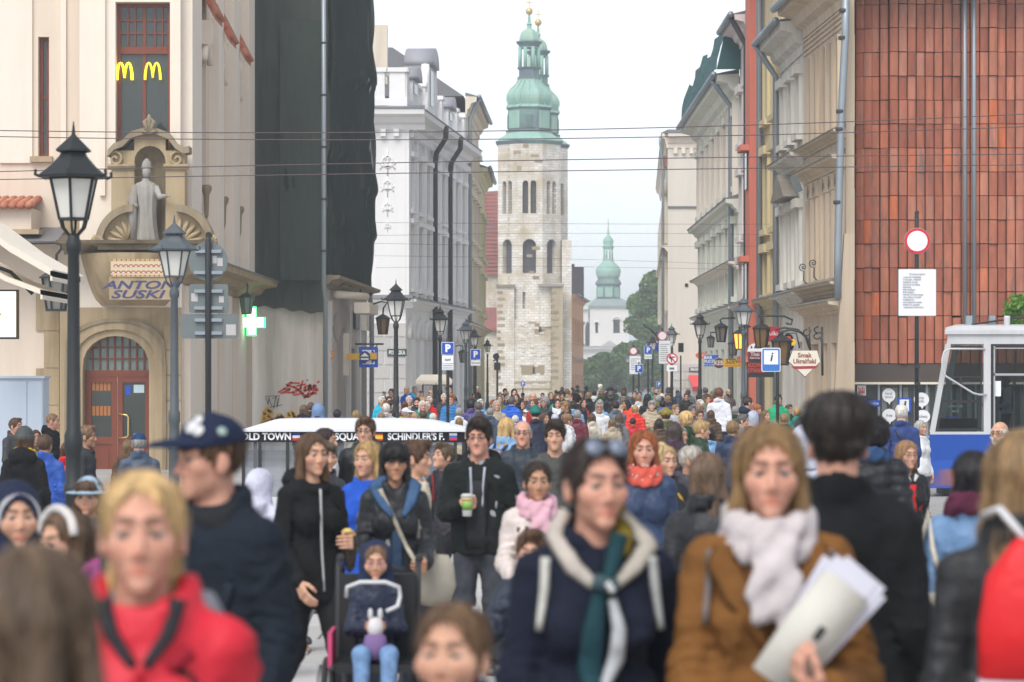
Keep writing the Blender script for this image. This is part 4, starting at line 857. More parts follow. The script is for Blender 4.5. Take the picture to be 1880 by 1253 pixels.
# ---------------------------------------------------------------- right-hand row of houses, from far to near
Yf = 150.0
def firewall_house():
 t = thing('gable_house','house with a tall blank beige gable wall and grey roof','building',loc=(8.2,Yf,0),world=True)
 f = Frame((1226 - CX) * Yf / F,Yf,(1312 - CX) * Yf / F,Yf);s = Frame(f.a.x,Yf,10.25,196,flip=True);S = F / Yf
 Z = lambda py:CH + (HY - py) / S;U = lambda px:f.u(px)
 MB().hexa([f.w(0,-1,0),f.w(f.L,-1,0),f.w(f.L + 3,-1,-46),f.w(2.1,-1,-46),f.w(0,Z(258),0),f.w(f.L,Z(258),0),f.w(f.L + 3,Z(258),-46),f.w(2.1,Z(258),-46)]).build('wall',M['firewall'],t)
 cornice(f,0,f.L,Z(272),t,M['creamlt'],.8,.5,'cornice',M['roof'])
 for i in range(6):MB().fbox(f,.3 + i * .42,.5 + i * .42,Z(272) - .3,Z(272),0,.14).build('dentil',M['creamlt'],t)
 MB().hexa([f.w(-.2,Z(245),.4),f.w(f.L,Z(245),.4),f.w(f.L,Z(245),-44),f.w(2.1,Z(245),-44),f.w(1.1,Z(224),-3),f.w(f.L,Z(224),-3),f.w(f.L,Z(224),-36),f.w(2.9,Z(224),-36)]).build('roof',mat('blue_grey_sheet',(.31,.345,.37),.55,.1,.6,.05),t)
 MB().fbox(f,0,f.L,Z(382),Z(379),0,.08).build('string_course',M['roof'],t)
 MB().fbox(f,U(1257.5),U(1263.5),Z(527),Z(521),.0,.03).build('vent',M['dark'],t)
 MB().fbox(f,U(1226),U(1232),-1,Z(640),0,.15).build('corner_pier',M['creamlt'],t)
 for j in range(7):
  for i in range(3):MB().fbox(f,U(1230) + i * .78 + .02,U(1230) + i * .78 + .76,-.5 + j * .44 + .015,-.5 + j * .44 + .425,0,.05).build('stone',mat('pale_base_block',(.55,.52,.485),.9,.07,1.5,.2,objvar=.06),t)
 cols = 9;pitch = s.L / cols
 for k,(z0,z1) in enumerate(((9.2,11.4),(5.6,8.0))):
  for i in range(cols):
   u = pitch * (i + .5);MB().fbox(s,u - .8,u + .8,z0 - .2,z1 + .3,-.01,.22).build('window_surround',M['beige'],t)
   MB().fbox(s,u - .5,u + .5,z0,z1,.2,.23).build('pane',M['panelt'],t)
 cornice(s,0,s.L,Z(272),t,M['creamlt'],.8,.32,'cornice',M['roof']);cornice(s,0,s.L,8.5,t,M['beige'],.3,.35,'string_course')
 MB().tube([s.w(.3,Z(250),.4),s.w(.3,Z(262),.4),s.w(.35,Z(290),.3),s.w(.4,Z(310),.25),s.w(.4,-.5,.25)],.07,8).build('downpipe',M['zinc'],t,True)
 MB().prism([(0,Z(300)),(.0,Z(285)),(.32,Z(285)),(.32,Z(308))],Frame(f.a.x - .32,Yf + .5,f.a.x,Yf + .5),-.6,0).build('oriel_bracket',mat('rust_bracket',(.32,.17,.12),.8,.2,2,.1),t)
 for k,y in enumerate((340,400,470)):
  MB().lathe([(.05,-.5),(.16,0),(.2,.25),(.14,.4)],8,s.w(1.5 + k * 3,Z(y),.1)).build('corbel',M['beige'],t,True)
 aw = thing('awning','bright red shop awning at the foot of the beige gable','awning',loc=(f.w(U(1285),2,.5)),world=True)
 MB().hexa([f.w(U(1268),Z(711),1.6),f.w(U(1309),Z(711),1.6),f.w(U(1308),Z(690),.1),f.w(U(1263),Z(690),.1),f.w(U(1268),Z(710),1.62),f.w(U(1309),Z(710),1.62),f.w(U(1308),Z(689),.12),f.w(U(1263),Z(689),.12)]).build('canopy',mat('red_canvas',(.72,.075,.075),.8,.05,2,.1),aw)
 MB().fbox(f,U(1268),U(1309),Z(719),Z(711),1.58,1.62).build('valance',mat('dark_red_canvas',(.32,.04,.045),.85,.05,2,.1),aw)
 p = thing('street_name_plate','dark street name plate on the beige gable above the red awning','sign',loc=tuple(f.w(U(1275),Z(679),.1)),world=True)
 MB().fbox(f,U(1265),U(1285),Z(683),Z(675),.06,.1).build('plate',M['ggreen'],p)
 text('SENACKA',.2,M['swhite'],parent=p,mtx=fmtx(f,U(1275),Z(679),.105),sx=.5,offset=.008)
 return f
FWF = firewall_house()
hg,fg = row_house('pale green and white house with a deep bracketed cornice','green_white_house',(8.37,105.0),(8.40,128.0),12.3,M['greenw'],7,((9.0,11.6),(4.9,7.6)),corn=(.9,.8),flip=True,pipes=((1.2,M['zinc']),))
cornice(fg,0,fg.L,8.0,hg,M['greenw'],.5,.5,'middle_cornice',M['roof'])
cornice(fg,0,fg.L,5.9,hg,M['creamlt'],.3,.4,'balcony_slab',M['roof'])
for i in range(14):MB().fbox(fg,.5 + i * 1.6,.7 + i * 1.6,8.5,12.2,-.02,.2).build('pilaster',M['creamlt'],hg)
b = MB();fr = fg
rows = [[fr.w(23.4 * i / 16 - .6,13.2 + j * (1.75 + .2 * math.sin(i * .8)) / 5 + .12 * math.sin(i * 1.7),.86 - .4 * j / 5 + .07 * math.sin(i * 2.3 + j)) for i in range(17)] for j in range(6)]
b.loft(rows,closed=False,caps=False);b.quad(fr.w(-.6,13.2,.86),fr.w(-.6,13.2,-1.2),fr.w(-.6,15.0,-1.0),fr.w(-.6,15.0,.46))
tag(b.build('roof_netting',mat('teal_netting',(.03,.10,.10),.8,.25,1,.2,fine=50)),'teal green scaffold netting hung along the roof edge of the pale green house','netting')
hp,fp = row_house('pinkish plastered house with brown roof edge between salmon and pale green houses','pinkish_house',(8.42,99.5),(8.40,104.9),14.0,M['pink'],2,((10.4,12.2),(7.0,9.2),(4.6,6.0)),corn=(.7,.65),flip=True,pipes=((.3,M['zincdk']),),roofm=M['tile'])
def red_house():
 t = thing('salmon_house','narrow tall salmon red house with white trimmed roofline','building',loc=(8.4,98,0),world=True)
 f = Frame(8.15,97.6,9.0,97.6);s = Frame(8.15,97.6,8.15,99.4,flip=True)
 MB().fbox(f,0,f.L,-1,18,-1.78,0).build('wall',M['red'],t)
 MB().fbox(f,.24,.32,0,18,0,.12).build('pilaster',M['red'],t)
 for y in (270,475,560,660):
  z = CH + (HY - y) * 97.6 / F;MB().fbox(s,.2,1.6,z - .1,z + .1,0,.3).build('window_hood',M['red'],t);MB().fbox(s,.5,1.3,z - 1.4,z - .15,-.01,.06).build('pane',M['pane'],t)
 MB().tube([f.w(.52,18,.15),f.w(.5,-1,.15)],.105,8).build('downpipe',M['zinc'],t,True)
 cornice(s,0,s.L,16.6,t,M['wframe'],.6,.9,'cornice')
red_house()
hyy,fyy = row_house('ochre yellow house with tall window bays','ochre_house',(8.78,93.0),(8.62,97.5),15.5,M['yellow'],2,((10.6,13.2),(6.9,9.4),(4.7,6.1)),corn=(.8,.6),flip=True,pipes=((4.1,M['zinc']),),frames=M['zincdk'])
hgw,fgw = row_house('grey white house with boxed eaves and slim windows','grey_white_house',(8.9,86.6),(8.78,92.9),11.9,M['greyw'],3,((9.4,11.2),(4.9,7.1)),corn=(1.0,.75),flip=True,winw=.75,pipes=((6.0,M['zinc']),))
cornice(fgw,0,fgw.L,8.4,hgw,M['greyw'],.4,.45,'middle_cornice',M['tandk'])
MB().prism([(1.2,7.5),(4.9,7.5),(3.05,8.3)],fgw,.05,.5).build('pediment',M['tandk'],hgw)
def tan_house():
 t = thing('tan_house','tan plastered house with triple windows, carved panels and sooty ledges','building',loc=(9,80,0),world=True)
 f = Frame(9.22,78.6,8.9,86.5,flip=True);ops = []
 W = [(.9,1.75),(2.05,2.9),(3.2,4.05),(5.1,5.9),(6.2,7.0)]
 for a,b_ in W:ops += [(a,b_,8.95,11.5),(a,b_,4.65,7.2)]
 shop = [(.9,2.6,-.8,2.9),(3.4,4.3,-.8,2.9),(5.1,6.8,-.8,2.9)]
 MB().wall(f,0,f.L,-1,12.4,ops + shop,.4).build('wall',M['tan'],t)
 for o in ops:
  window(f,*o,t,.34,M['wframe'],mat('net_curtain',(.40,.36,.30),.7,.1,2,0),1,2,.06,name='window')
  MB().fbox(f,o[0] - .12,o[0],o[2],o[3],-.02,.1).fbox(f,o[1],o[1] + .12,o[2],o[3],-.02,.1).build('window_surround',M['tan'],t)
 for o in shop:window(f,*o,t,.35,M['zincdk'],M['pane'],2,2,.07,name='shop_window')
 for z,h,d in ((8.55,.25,.35),(4.3,.3,.45),(3.7,.35,.5),(7.75,.35,.4)):cornice(f,0,f.L,z,t,M['tan'],h,d,'ledge',M['tandk'])
 for a,b_ in W:
  o = MB();o.fbox(f,a - .05,b_ + .05,7.25,7.72,-.02,.06);p = o.build('carved_panel',M['tan'],t);o = MB();scroll_relief(o,f,(a + b_) / 2,7.5,.26,.1);o.build('stucco_relief',M['sanddk'],p,True)
 cornice(f,0,f.L,12.2,t,M['tan'],1.0,.85,'eaves_cornice',M['zinc']);
 for z in (11.65,11.8,11.95,12.1):MB().fbox(f,0,f.L,z,z + .06,-.02,.05).build('string_course',M['tan'],t)
 MB().tube([f.w(0,13.1,.95),f.w(f.L,13.1,.95)],.12,8).build('gutter',M['zinc'],t,True)
 MB().hexa([f.w(0,13.2,0),f.w(f.L,13.2,0),f.w(f.L,13.2,-8),f.w(0,13.2,-8),f.w(0,16,-3.5),f.w(f.L,16,-3.5),f.w(f.L,16,-4.5),f.w(0,16,-4.5)]).build('roof',M['roof'],t)
 e = Frame(9.22,78.5,9.45,78.5)
 MB().fbox(e,0,e.L,-1,13.1,-7,-.02).build('end_wall',mat('pale_tan_plaster',(.52,.42,.31),.9,.06,.6,.1,streak=.25),t)
 u = lambda px:(px - CX) * 78.4 / F - 9.22;z = lambda py:CH + (HY - py) * 78.4 / F
 MB().prism([(u(1521),-1),(u(1567),-1),(u(1567),z(430)),(u(1549),z(430))],e,0,.3).build('sloped_buttress',mat('pale_tan_plaster',(.60,.48,.34)),t)
 px = lambda p,y:Vector(((p - CX) * 78.2 / F,78.2,CH + (HY - y) * 78.2 / F))
 MB().tube([px(1553,-20),px(1552,60),px(1545,200),px(1541,330),px(1538,470),px(1538,548)],.105,10).build('downpipe',M['zinc'],t,True)
 for y in (20,70,205,238,372):q = px(1549 - y * .03,y);MB().lathe([(.115,-.05),(.125,0),(.115,.05)],10,q).build('pipe_collar',M['zincdk'],t)
 for a,y in ((1496,497),(1515,490)):
  q = f.w(f.u(a),f.z(f.u(a),y),.35);MB().tube([(q.x + .13 * (i / 14) * math.cos(i * .8) ,q.y,q.z + .1 + .13 * (i / 14) * math.sin(i * .8)) for i in range(15)] + [(q.x + .02,q.y,q.z - .3),(q.x + .12,q.y,q.z - .4)],.018,6).build('iron_scroll',M['iron'],t,True)
tan_house()

# ---------------------------------------------------------------- pavilion clad in terracotta tiles
def terracotta_mat():
 m,nt,b = nodes_of('terracotta_tile');oi = nt.nodes.new('ShaderNodeObjectInfo')
 n = nt.nodes.new('ShaderNodeValToRGB');e = n.color_ramp.elements;e[0].position,e[0].color = 0,(.30,.085,.045,1);e[1].position,e[1].color = 1,(.58,.145,.042,1)
 for p,c in ((.25,(.42,.135,.072)),(.5,(.45,.165,.095)),(.72,(.39,.115,.06)),(.88,(.47,.20,.135))):x = e.new(p);x.color = (*c,1)
 nt.links.new(oi.outputs['Random'],n.inputs[0]);c = mixrgb(nt,'MULTIPLY',1.0,mixrgb(nt,'MULTIPLY',1.0,n.outputs[0],(1.0,.95,.88)),ramp(nt,noise(nt,1.0,6,sc3=(5,5,1.2)),.35,.7,(.72,.72,.74),(1.12,1.08,1.05)))
 c = mixrgb(nt,'MIX',ramp(nt,noise(nt,.5,7,sc3=(2.5,1,.5),rough=.7),.55,.68),c,(.10,.085,.075))
 nt.links.new(c,b.inputs['Base Color']);b.inputs['Roughness'].default_value = .62;bumped(nt,b,noise(nt,40,4),.25);MATS['terracotta_tile'] = m;return m
def pavilion():
 Y = 80.0;S = F / Y;tm = terracotta_mat()
 t = thing('pavilion','pavilion clad in vertical terracotta tiles above a glass information shopfront','building',loc=(12,Y,gz(12,80)),world=True)
 Z = lambda py:CH + (HY - py) / S;X = lambda px:(px - CX) / S
 x0 = X(1566);z0,rh = Z(668),.674
 MB().box(x0 + .12,19,Y + .3,Y + 12,-2,15.05).build('wall',plain('dark_backing',(.03,.022,.02),.9),t)
 w = .2535;prof = [(-.5,.0),(-.46,.035),(-.2,.055),(.2,.058),(.46,.04),(.5,.0)]
 b = MB();ring = [(u * (w - .022),-n) for u,n in prof] + [(u * (w - .022),.1) for u in (.5,-.5)]
 b.loft([[(x,y,z) for x,y in ring] for z in (.008,rh - .012)]);me = b.mesh('terracotta_tile');me.materials.append(tm)
 rnd = random.Random(5);extra = MB()
 for i in range(-2,27):
  if i < 1:cx,cy,rz = (x0 + .10 + .035 * (i + 1),Y + .18 + .30 * (1 - i) ,-1.15 + .25 * (i + 2));
  elif i < 4:cx,cy,rz = x0 + .02 + .205 * i,Y + .30 - .085 * i,-.42 + .1 * i
  else:cx,cy,rz = x0 + .02 + .205 * 3 + w * (i - 3),Y + rnd.uniform(-.02,.02),0
  lean = rnd.uniform(-.008,.008)
  for j in range(0,19):
   dy = rnd.uniform(-.014,.014) + (.05 if rnd.random() < .12 else 0) + (-.03 if rnd.random() < .1 else 0);dz = -.12 * rnd.random() if (j < 2 and rnd.random() < .3 and j > 0) else rnd.uniform(-.006,.006)
   if i <= 18 and j < 16 and i >= 0:
    o = link('terracotta_tile',me,t);o.location = (cx,cy + dy + lean * j,z0 + j * rh + dz);o.rotation_euler = (rnd.uniform(-.012,.012),0,rz + rnd.uniform(-.02,.02))
   else:
    mx = Matrix.Translation((cx,cy + dy,z0 + j * rh)) @ Matrix.Rotation(rz,4,'Z');extra.add([mx @ v.co for v in me.vertices],[tuple(p.vertices) for p in me.polygons])
 o = extra.build('tile_cladding',tm,t);o['kind'] = 'stuff'
 for px in (1770,1787):MB().tube([(X(px),Y - .12,15.1),(X(px),Y - .12,Z(600))],.06,8).build('downpipe',M['zinc'],t,True)
 f = Frame(x0 - .05,Y,19,Y);U = lambda px:X(px) - x0 + .05
 MB().fbox(f,0,f.L,Z(702),Z(669),-.4,.04).build('fascia',mat('brown_fascia',(.075,.058,.048),.7,.1,2,.05),t)
 MB().fbox(f,0,f.L,Z(706),Z(702),-.4,.12).build('light_strip',M['scream'],t)
 gl = mat('shop_glass',(.055,.062,.06),.06,.3,.8,0,spec=.8)
 g = MB().fbox(f,0,f.L,-1.5,Z(706),-.4,-.12).build('shop_glass',gl,t)
 for px in (1566,1612,1652,1700,1745,1790,1840,1880):MB().fbox(f,U(px),U(px) + .06,-1.5,Z(706),-.12,-.04).build('mullion',M['zinc'],g)
 for k in range(16):u = U(1620) + k * .3;MB().fbox(f,u,u + .14,-1.2,Z(712),-.13,-.1).build('blind_slat',mat('grey_blind',(.16,.17,.165),.6,.1,2,0),g)
 MB().fbox(f,0,f.L,Z(806),Z(800),-.1,.15).build('rail',M['zinc'],g);MB().fbox(f,0,f.L,-1.5,Z(808),-.1,.1).build('base_panel',mat('rust_base',(.30,.12,.07),.8,.1,2,.1),g)
 def bubble(px,py,rx,ry,lines,tl=True):
  m_ = MB();c = (U(px),Z(py));pts = [(c[0] + rx / S * math.cos(a),c[1] + ry / S * math.sin(a)) for a in [2 * PI * i / 22 for i in range(22)]]
  m_.prism(pts,f,-.05,-.03);m_.prism([(c[0] - rx * .2 / S,c[1] - ry * .8 / S),(c[0] + rx * .35 / S,c[1] - ry * .8 / S),(c[0] + rx * .1 / S,c[1] - ry * 1.35 / S)],f,-.052,-.032);o = m_.build('speech_bubble',M['swhite'],g)
  for i,l in enumerate(lines):text(l,.115,M['sgrey'],parent=o,mtx=fmtx(f,c[0],c[1] + .1 * (len(lines) / 2 - .5 - i),-.026),sx=.9)
 bubble(1632,726,12,13,['local','tours']);bubble(1692,734,14,13,['city','info']);bubble(1633,763,13,12,['free']);bubble(1694,765,14,12,['tickets'])
 def shopsign(px0,px1,y0,y1,m_,nm,n=-.02):return MB().fbox(f,U(px0),U(px1),Z(y1),Z(y0),-.05,n).build(nm,m_,g)
 shopsign(1574,1590,708,727,M['swhite'],'crest_panel')
 for k in range(4):MB().fbox(f,U(1576 + k * 3.2),U(1578.2 + k * 3.2),Z(721),Z(713 if k % 2 else 711),-.02,-.012).build('crest_mark',plain('crest_red',(.5,.12,.12),.5),g)
 MB().fbox(f,U(1576),U(1588),Z(723),Z(718),-.02,-.013).build('crest_mark',plain('crest_red',(.5,.12,.12),.5),g)
 shopsign(1573,1591,731,756,M['sblue'],'info_panel');shopsign(1589,1616,735,747,M['sblue'],'info_panel',-.028)
 text('in',.34,M['swhite'],parent=g,mtx=fmtx(f,U(1582),Z(741),-.014),sx=.8);text('fo.krakow',.13,M['swhite'],parent=g,mtx=fmtx(f,U(1603),Z(741),-.02),sx=.6)
 shopsign(1648,1673,731,758,M['sblue'],'info_panel',-.035);shopsign(1652,1669,734,755,M['swhite'],'info_panel',-.03);text('i',.34,M['sblack'],parent=g,mtx=fmtx(f,U(1660),Z(745),-.025),shear=.2,offset=.012)
 text('and',.13,M['swhite'],parent=g,mtx=fmtx(f,U(1754),Z(755),-.02));shopsign(1738,1760,765,778,M['sblue'],'info_panel');text('ASK H',.15,M['swhite'],parent=g,mtx=fmtx(f,U(1749),Z(771),-.012),sx=.8)
 text('T',.2,M['swhite'],parent=g,mtx=fmtx(f,U(1722),Z(714),-.02));text('tourism and',.1,M['swhite'],parent=g,mtx=fmtx(f,U(1752),Z(746),-.02))
pavilion()
bb = P(1872,570,74);tree('young_tree','young bright green tree rising behind the tram roof',(bb.x,76,gz(13,76)),[K(1872,572,76,.42,.4,.45),K(1880,590,76,.5,.4,.4),K(1862,592,76,.25,.3,.25)],.075,1500,leaf_mat('bright_leaves',(.08,.2,.015),(.22,.42,.05)),trunk_r=.05,seed=9)

# ---------------------------------------------------------------- tram
def tram():
 Y = 66.0;S = F / Y;X = lambda px:(px - CX) / S;Z = lambda py:CH + (HY - py) / S
 t = thing('tram','blue and white tram with slanted cab windscreen and folding mirror arm','tram',loc=(X(1800),Y,gz(11,66)),world=True)
 wm = mat('tram_white',(.56,.565,.57),.4,.06,1.5,.03,streak=.25,dirt=(.7,.68,.64));bl = plain('tram_blue',(.008,.075,.40),.35);sill = Z(798);rf = Z(614);bot = Z(897);D = 2.4
 f = Frame(X(1690),Y,X(2500),Y);U = lambda px:(px - 1690) / S
 nose = lambda z:U(1708) + (U(1741) - U(1708)) * max(0,(z - sill)) / (rf - sill)
 # side wall with window openings, cab window a trapezoid
 b = MB()
 def strip(u0,u1,z0,z1):b.fbox(f,u0,u1,z0,z1,-.06,0)
 zt,zb = Z(632),Z(793)
 b.hexa([f.w(nose(zt) + .55,zt,-D),f.w(U(1820),zt,-D),f.w(U(1820),zt,0),f.w(nose(zt),zt,0),f.w(nose(rf) + .55,rf,-D),f.w(U(1820),rf,-D),f.w(U(1820),rf,0),f.w(nose(rf),rf,0)])
 b.fbox(f,U(1820),U(2500),zt,rf,-.06,0);strip(U(1806),U(1819),zb,zt)
 for z0,z1 in ((zb,zt),):
  b.hexa([f.w(nose(z0) - .02,z0,-.08),f.w(nose(z0) + .1,z0,-.08),f.w(nose(z0) + .1,z0,0),f.w(nose(z0) - .02,z0,0),f.w(nose(z1) - .02,z1,-.08),f.w(nose(z1) + .1,z1,-.08),f.w(nose(z1) + .1,z1,0),f.w(nose(z1) - .02,z1,0)])
  b.hexa([f.w(nose(z_) + .55 + du,z_,n_) for z_ in (z0,z1) for du,n_ in ((-.02,-D),(.1,-D),(.1,-D + .1),(-.02,-D + .1))])
 for px in (1940,2060,2180,2300):strip(U(px),U(px + 14),sill,zt)
 strip(U(1708),U(1819),sill - .01,zb);strip(U(1930),U(2500),sill - .01,zb)
 b.build('body',wm,t)
 lo = MB();lo.loft([[f.w(U(1704) + .55,bot,-D + .1),f.w(U(1704),bot,-.1),f.w(U(2500),bot,.0),f.w(U(2500),bot,-D)],[f.w(U(1701) + .55,(bot + sill) / 2,-D + .1),f.w(U(1701),(bot + sill) / 2,-.1),f.w(U(2500),(bot + sill) / 2,.02),f.w(U(2500),(bot + sill) / 2,-D)],[f.w(U(1707) + .55,sill,-D),f.w(U(1707),sill,.004),f.w(U(2500),sill,.004),f.w(U(2500),sill,-D)]])
 lo.build('lower_body',bl,t)
 MB().fbox(f,U(1745),U(2500),bot - .22,bot,-D + .2,-.1).build('skirt',M['rubber'],t)
 for px in (1850,2100):MB().lathe([(.33,-.1),(.33,.1)],20,(0,0,0)).build('wheel',M['steel'],t).matrix_basis = Matrix.Translation(f.w(U(px),bot - .05,-.2)) @ Matrix.Rotation(PI / 2,4,'X')
 r = MB();pr = [(.06,0),(.06,.07),(-.2,.16),(-D / 2,.2),(-D + .2,.16),(-D - .06,.07),(-D - .06,0)]
 r.loft([[f.w(U(1735) - n * .23,rf + z,n) for n,z in pr],[f.w(U(1750) - n * .23,rf + z * 1.25,n) for n,z in pr],[f.w(U(2500),rf + z * 1.25,n) for n,z in pr]]);r.build('roof',wm,t)
 gm = glass('tram_glass',(.50,.56,.56),.86,.02);rub = M['rubber']
 cw = [(nose(zb) + .13,zb + .03),(U(1802),zb + .03),(U(1804),zt - .04),(nose(zt) + .16,zt - .04)]
 w = MB();n = len(cw)
 cc = (sum(p[0] for p in cw) / 4,sum(p[1] for p in cw) / 4)
 for i in range(4):
  p,q = cw[i],cw[(i + 1) % 4];g_ = lambda a:(cc[0] + (a[0] - cc[0]) * .93,cc[1] + (a[1] - cc[1]) * .955)
  w.hexa([f.w(*g_(p),-.05),f.w(*g_(q),-.05),f.w(*q,-.05),f.w(*p,-.05),f.w(*g_(p),.012),f.w(*g_(q),.012),f.w(*q,.012),f.w(*p,.012)])
 w.fbox(f,nose(Z(738)) + .15,U(1801),Z(740),Z(735),-.045,.008).fbox(f,U(1762),U(1766),Z(735),Z(694),-.044,.006).fbox(f,U(1735),U(1801),Z(694),Z(691),-.045,.007)
 cab = w.build('cab_window',rub,t);MB().prism(cw,f,-.035,-.03).build('pane',gm,cab)
 d = MB();a0,a1 = U(1820),U(1930)
 d.fbox(f,a0,a0 + .07,zb,zt,-.05,.01).fbox(f,a1 - .07,a1,zb,zt,-.05,.01).fbox(f,a0 + .07,a1 - .07,zt - .07,zt,-.05,.01).fbox(f,a0 + .07,a1 - .07,Z(692),Z(688),-.05,.008)
 dd = d.build('side_window',rub,t);MB().fbox(f,a0 + .03,a1 - .03,zb,zt - .03,-.035,-.03).build('pane',gm,dd)
 MB().fbox(f,a0 + .05,a0 + .085,zb,zt - .05,.0,.02).fbox(f,a0 + .05,a1,Z(690),Z(686),0,.02).fbox(f,a0 + .05,a1,zt - .11,zt - .085,0,.02).build('window_trim',M['steel'],dd)
 MB().fbox(f,U(1820.5),U(1838),Z(728),Z(700),-.028,-.022).build('notice',M['swhite'],dd)
 for px in (1955,2075,2195,2315):MB().fbox(f,U(px),U(px + 104),zb,zt,-.035,-.03).build('pane',gm,t)
 # windscreen
 b = MB();b.quad(f.w(nose(zb),zb,-.1),f.w(nose(zt),zt,-.1),f.w(nose(zt) + .5,zt,-D + .1),f.w(nose(zb) + .5,zb,-D + .1));b.build('windscreen',gm,t)
 m = MB();m.tube([f.w(U(1808),Z(641),.03),f.w(U(1741),Z(641),.2),f.w(U(1731),Z(646),.22),f.w(U(1727),Z(660),.24),f.w(U(1727),Z(676),.24),f.w(U(1732),Z(690),.24),f.w(U(1784),Z(722),.2),f.w(U(1796),Z(725),.14),f.w(U(1810),Z(725),.03)],.024,8)
 m.build('mirror_arm',wm,t,True)
 MB().fbox(f,U(1695),U(1704),Z(895),Z(872),-.3,.0).build('bumper',rub,t)
 MB().fbox(f,U(1730),U(1800),Z(800),Z(770),-1.6,-.5).build('dashboard',mat('dash_grey',(.12,.12,.12),.7,.1,3,0),t)
 MB().fbox(f,U(1822),U(2490),bot + .1,bot + .15,-D + .1,-.1).build('floor',M['dark'],t)
 MB().fbox(f,U(1755),U(2500),bot,zb,-D,-D + .04).build('far_wall',wm,t)
 for px in (1785,1828):MB().fbox(f,U(px),U(px) + .14,rf + .2,rf + .45,-1,-.85).build('roof_bracket',M['zinc'],t)
 MB().tube([f.w(U(1795),rf + .24,-.8),f.w(U(1880),rf + .4,-.8),f.w(U(2000),rf + .45,-.8)],.025,6).build('trolley_rope',M['rubber'],t)
 MB().lathe([(.07,0),(.075,.2),(.06,.24)],12,f.w(U(1857),rf + .2,-.6)).build('beacon',wm,t)
tram()
# ---------------------------------------------------------------- street lamps
def make_lamp(H=4.0,rot=0.0,pm=None):
 t = thing('street_lamp','x','street lamp','old fashioned lantern lamps along the street')
 pm = pm or M['iron']
 MB().lathe([(.13,-.5),(.13,.35),(.10,.42),(.075,.5),(.07,1.0),(.085,1.02),(.085,1.07),(.07,1.1),(.065,1.35),(.078,1.38),(.078,1.5),(.06,1.54),(.052,2.4),(.048,3.0),(.062,3.03),(.066,3.09),(.05,3.13),(.05,3.17)],14).build('post',pm,t,True)
 la = thing_part('lantern',t)
 n = 6
 def hexring(r,z):return [(r * math.cos(rot + 2 * PI * j / n),r * math.sin(rot + 2 * PI * j / n),z) for j in range(n)]
 b = MB();b.loft([hexring(.30,3.63),hexring(.305,3.65),hexring(.20,3.73),hexring(.125,3.81),hexring(.11,3.84),hexring(.155,3.85),hexring(.155,3.865),hexring(.06,3.95),hexring(.018,3.99),hexring(.012,4.04),hexring(.004,4.10)])
 for j in range(n):
  a = rot + 2 * PI * j / n;b.tube([(.29 * math.cos(a),.29 * math.sin(a),3.635),(.335 * math.cos(a),.335 * math.sin(a),3.65),(.33 * math.cos(a),.33 * math.sin(a),3.69)],.014,5)
 b.build('lantern_roof',pm,la)
 b = MB()
 for j in range(n):
  a = rot + 2 * PI * j / n;c,s = math.cos(a),math.sin(a)
  b.tube([(.205 * c,.205 * s,3.64),(.125 * c,.125 * s,3.29)],.013,6)
  b.tube([(.12 * c,.12 * s,3.29),(.10 * c,.10 * s,3.22),(.045 * c,.045 * s,3.16)],.011,6)
 b.loft([hexring(.135,3.28),hexring(.135,3.30)]);b.loft([hexring(.215,3.615),hexring(.215,3.64)])
 b.build('lantern_frame',pm,la)
 MB().loft([hexring(.12,3.295),hexring(.197,3.62)],caps=False).build('pane',M['lampglass'],la)
 return t
def thing_part(name,parent):
 o = bpy.data.objects.new(name,None);COL.objects.link(o);o.parent = parent;o.empty_display_size = .1;return o
lampA,lampB = make_lamp(rot=PI / 6),make_lamp(rot=0,pm=M['irongrey'])
LAMPS = [(135,236,0,'tallest black street lamp standing before the cream corner building'),(320,402,1,'grey green street lamp in front of the sandstone portal, beside the sign backs'),
(727,517,0,'black street lamp before the white palace and the blue tourist sign'),(808,562,0,'black street lamp just behind the first blue parking sign pole'),(855,587,1,'slim lamp between the two blue parking signs'),(871,602,0,'lamp partly hidden by its taller neighbour at the beige house'),(895,622,0,'lamp before the yellow green house near the church'),
(945,678,0,'tiny far lamp at the foot of the church tower'),(953,679,1,'tiny far lamp next to the small parking sign below the church tower'),
(1365,543,1,'large street lamp in front of the shop signs, by the info sign'),(1285,573,0,'black street lamp standing clear before the blank beige gable wall'),(1233,596,1,'street lamp above the round no left turn sign'),(1198,615,0,'street lamp beside a parking sign below the flag'),(1172,641,0,'small lamp above the parking sign by the bushes'),(1152,652,1,'smallest lamp in front of the bushes below the belfry')]
for i,(px,top,k,lab) in enumerate(LAMPS):
 src = (lampA,lampB)[k];o = src if i in (0,1) else copy_tree(src)
 Y = 2.05 * F / (HY - top);x = (px - CX) * Y / F;zz = gz(x,Y)
 if i == 0:Y = 23.6;x = (px - CX) * Y / F;zz = 0
 o.location = (x,Y,0);o.rotation_euler = (0,0,.15 * math.sin(i * 2.1));o['label'] = lab

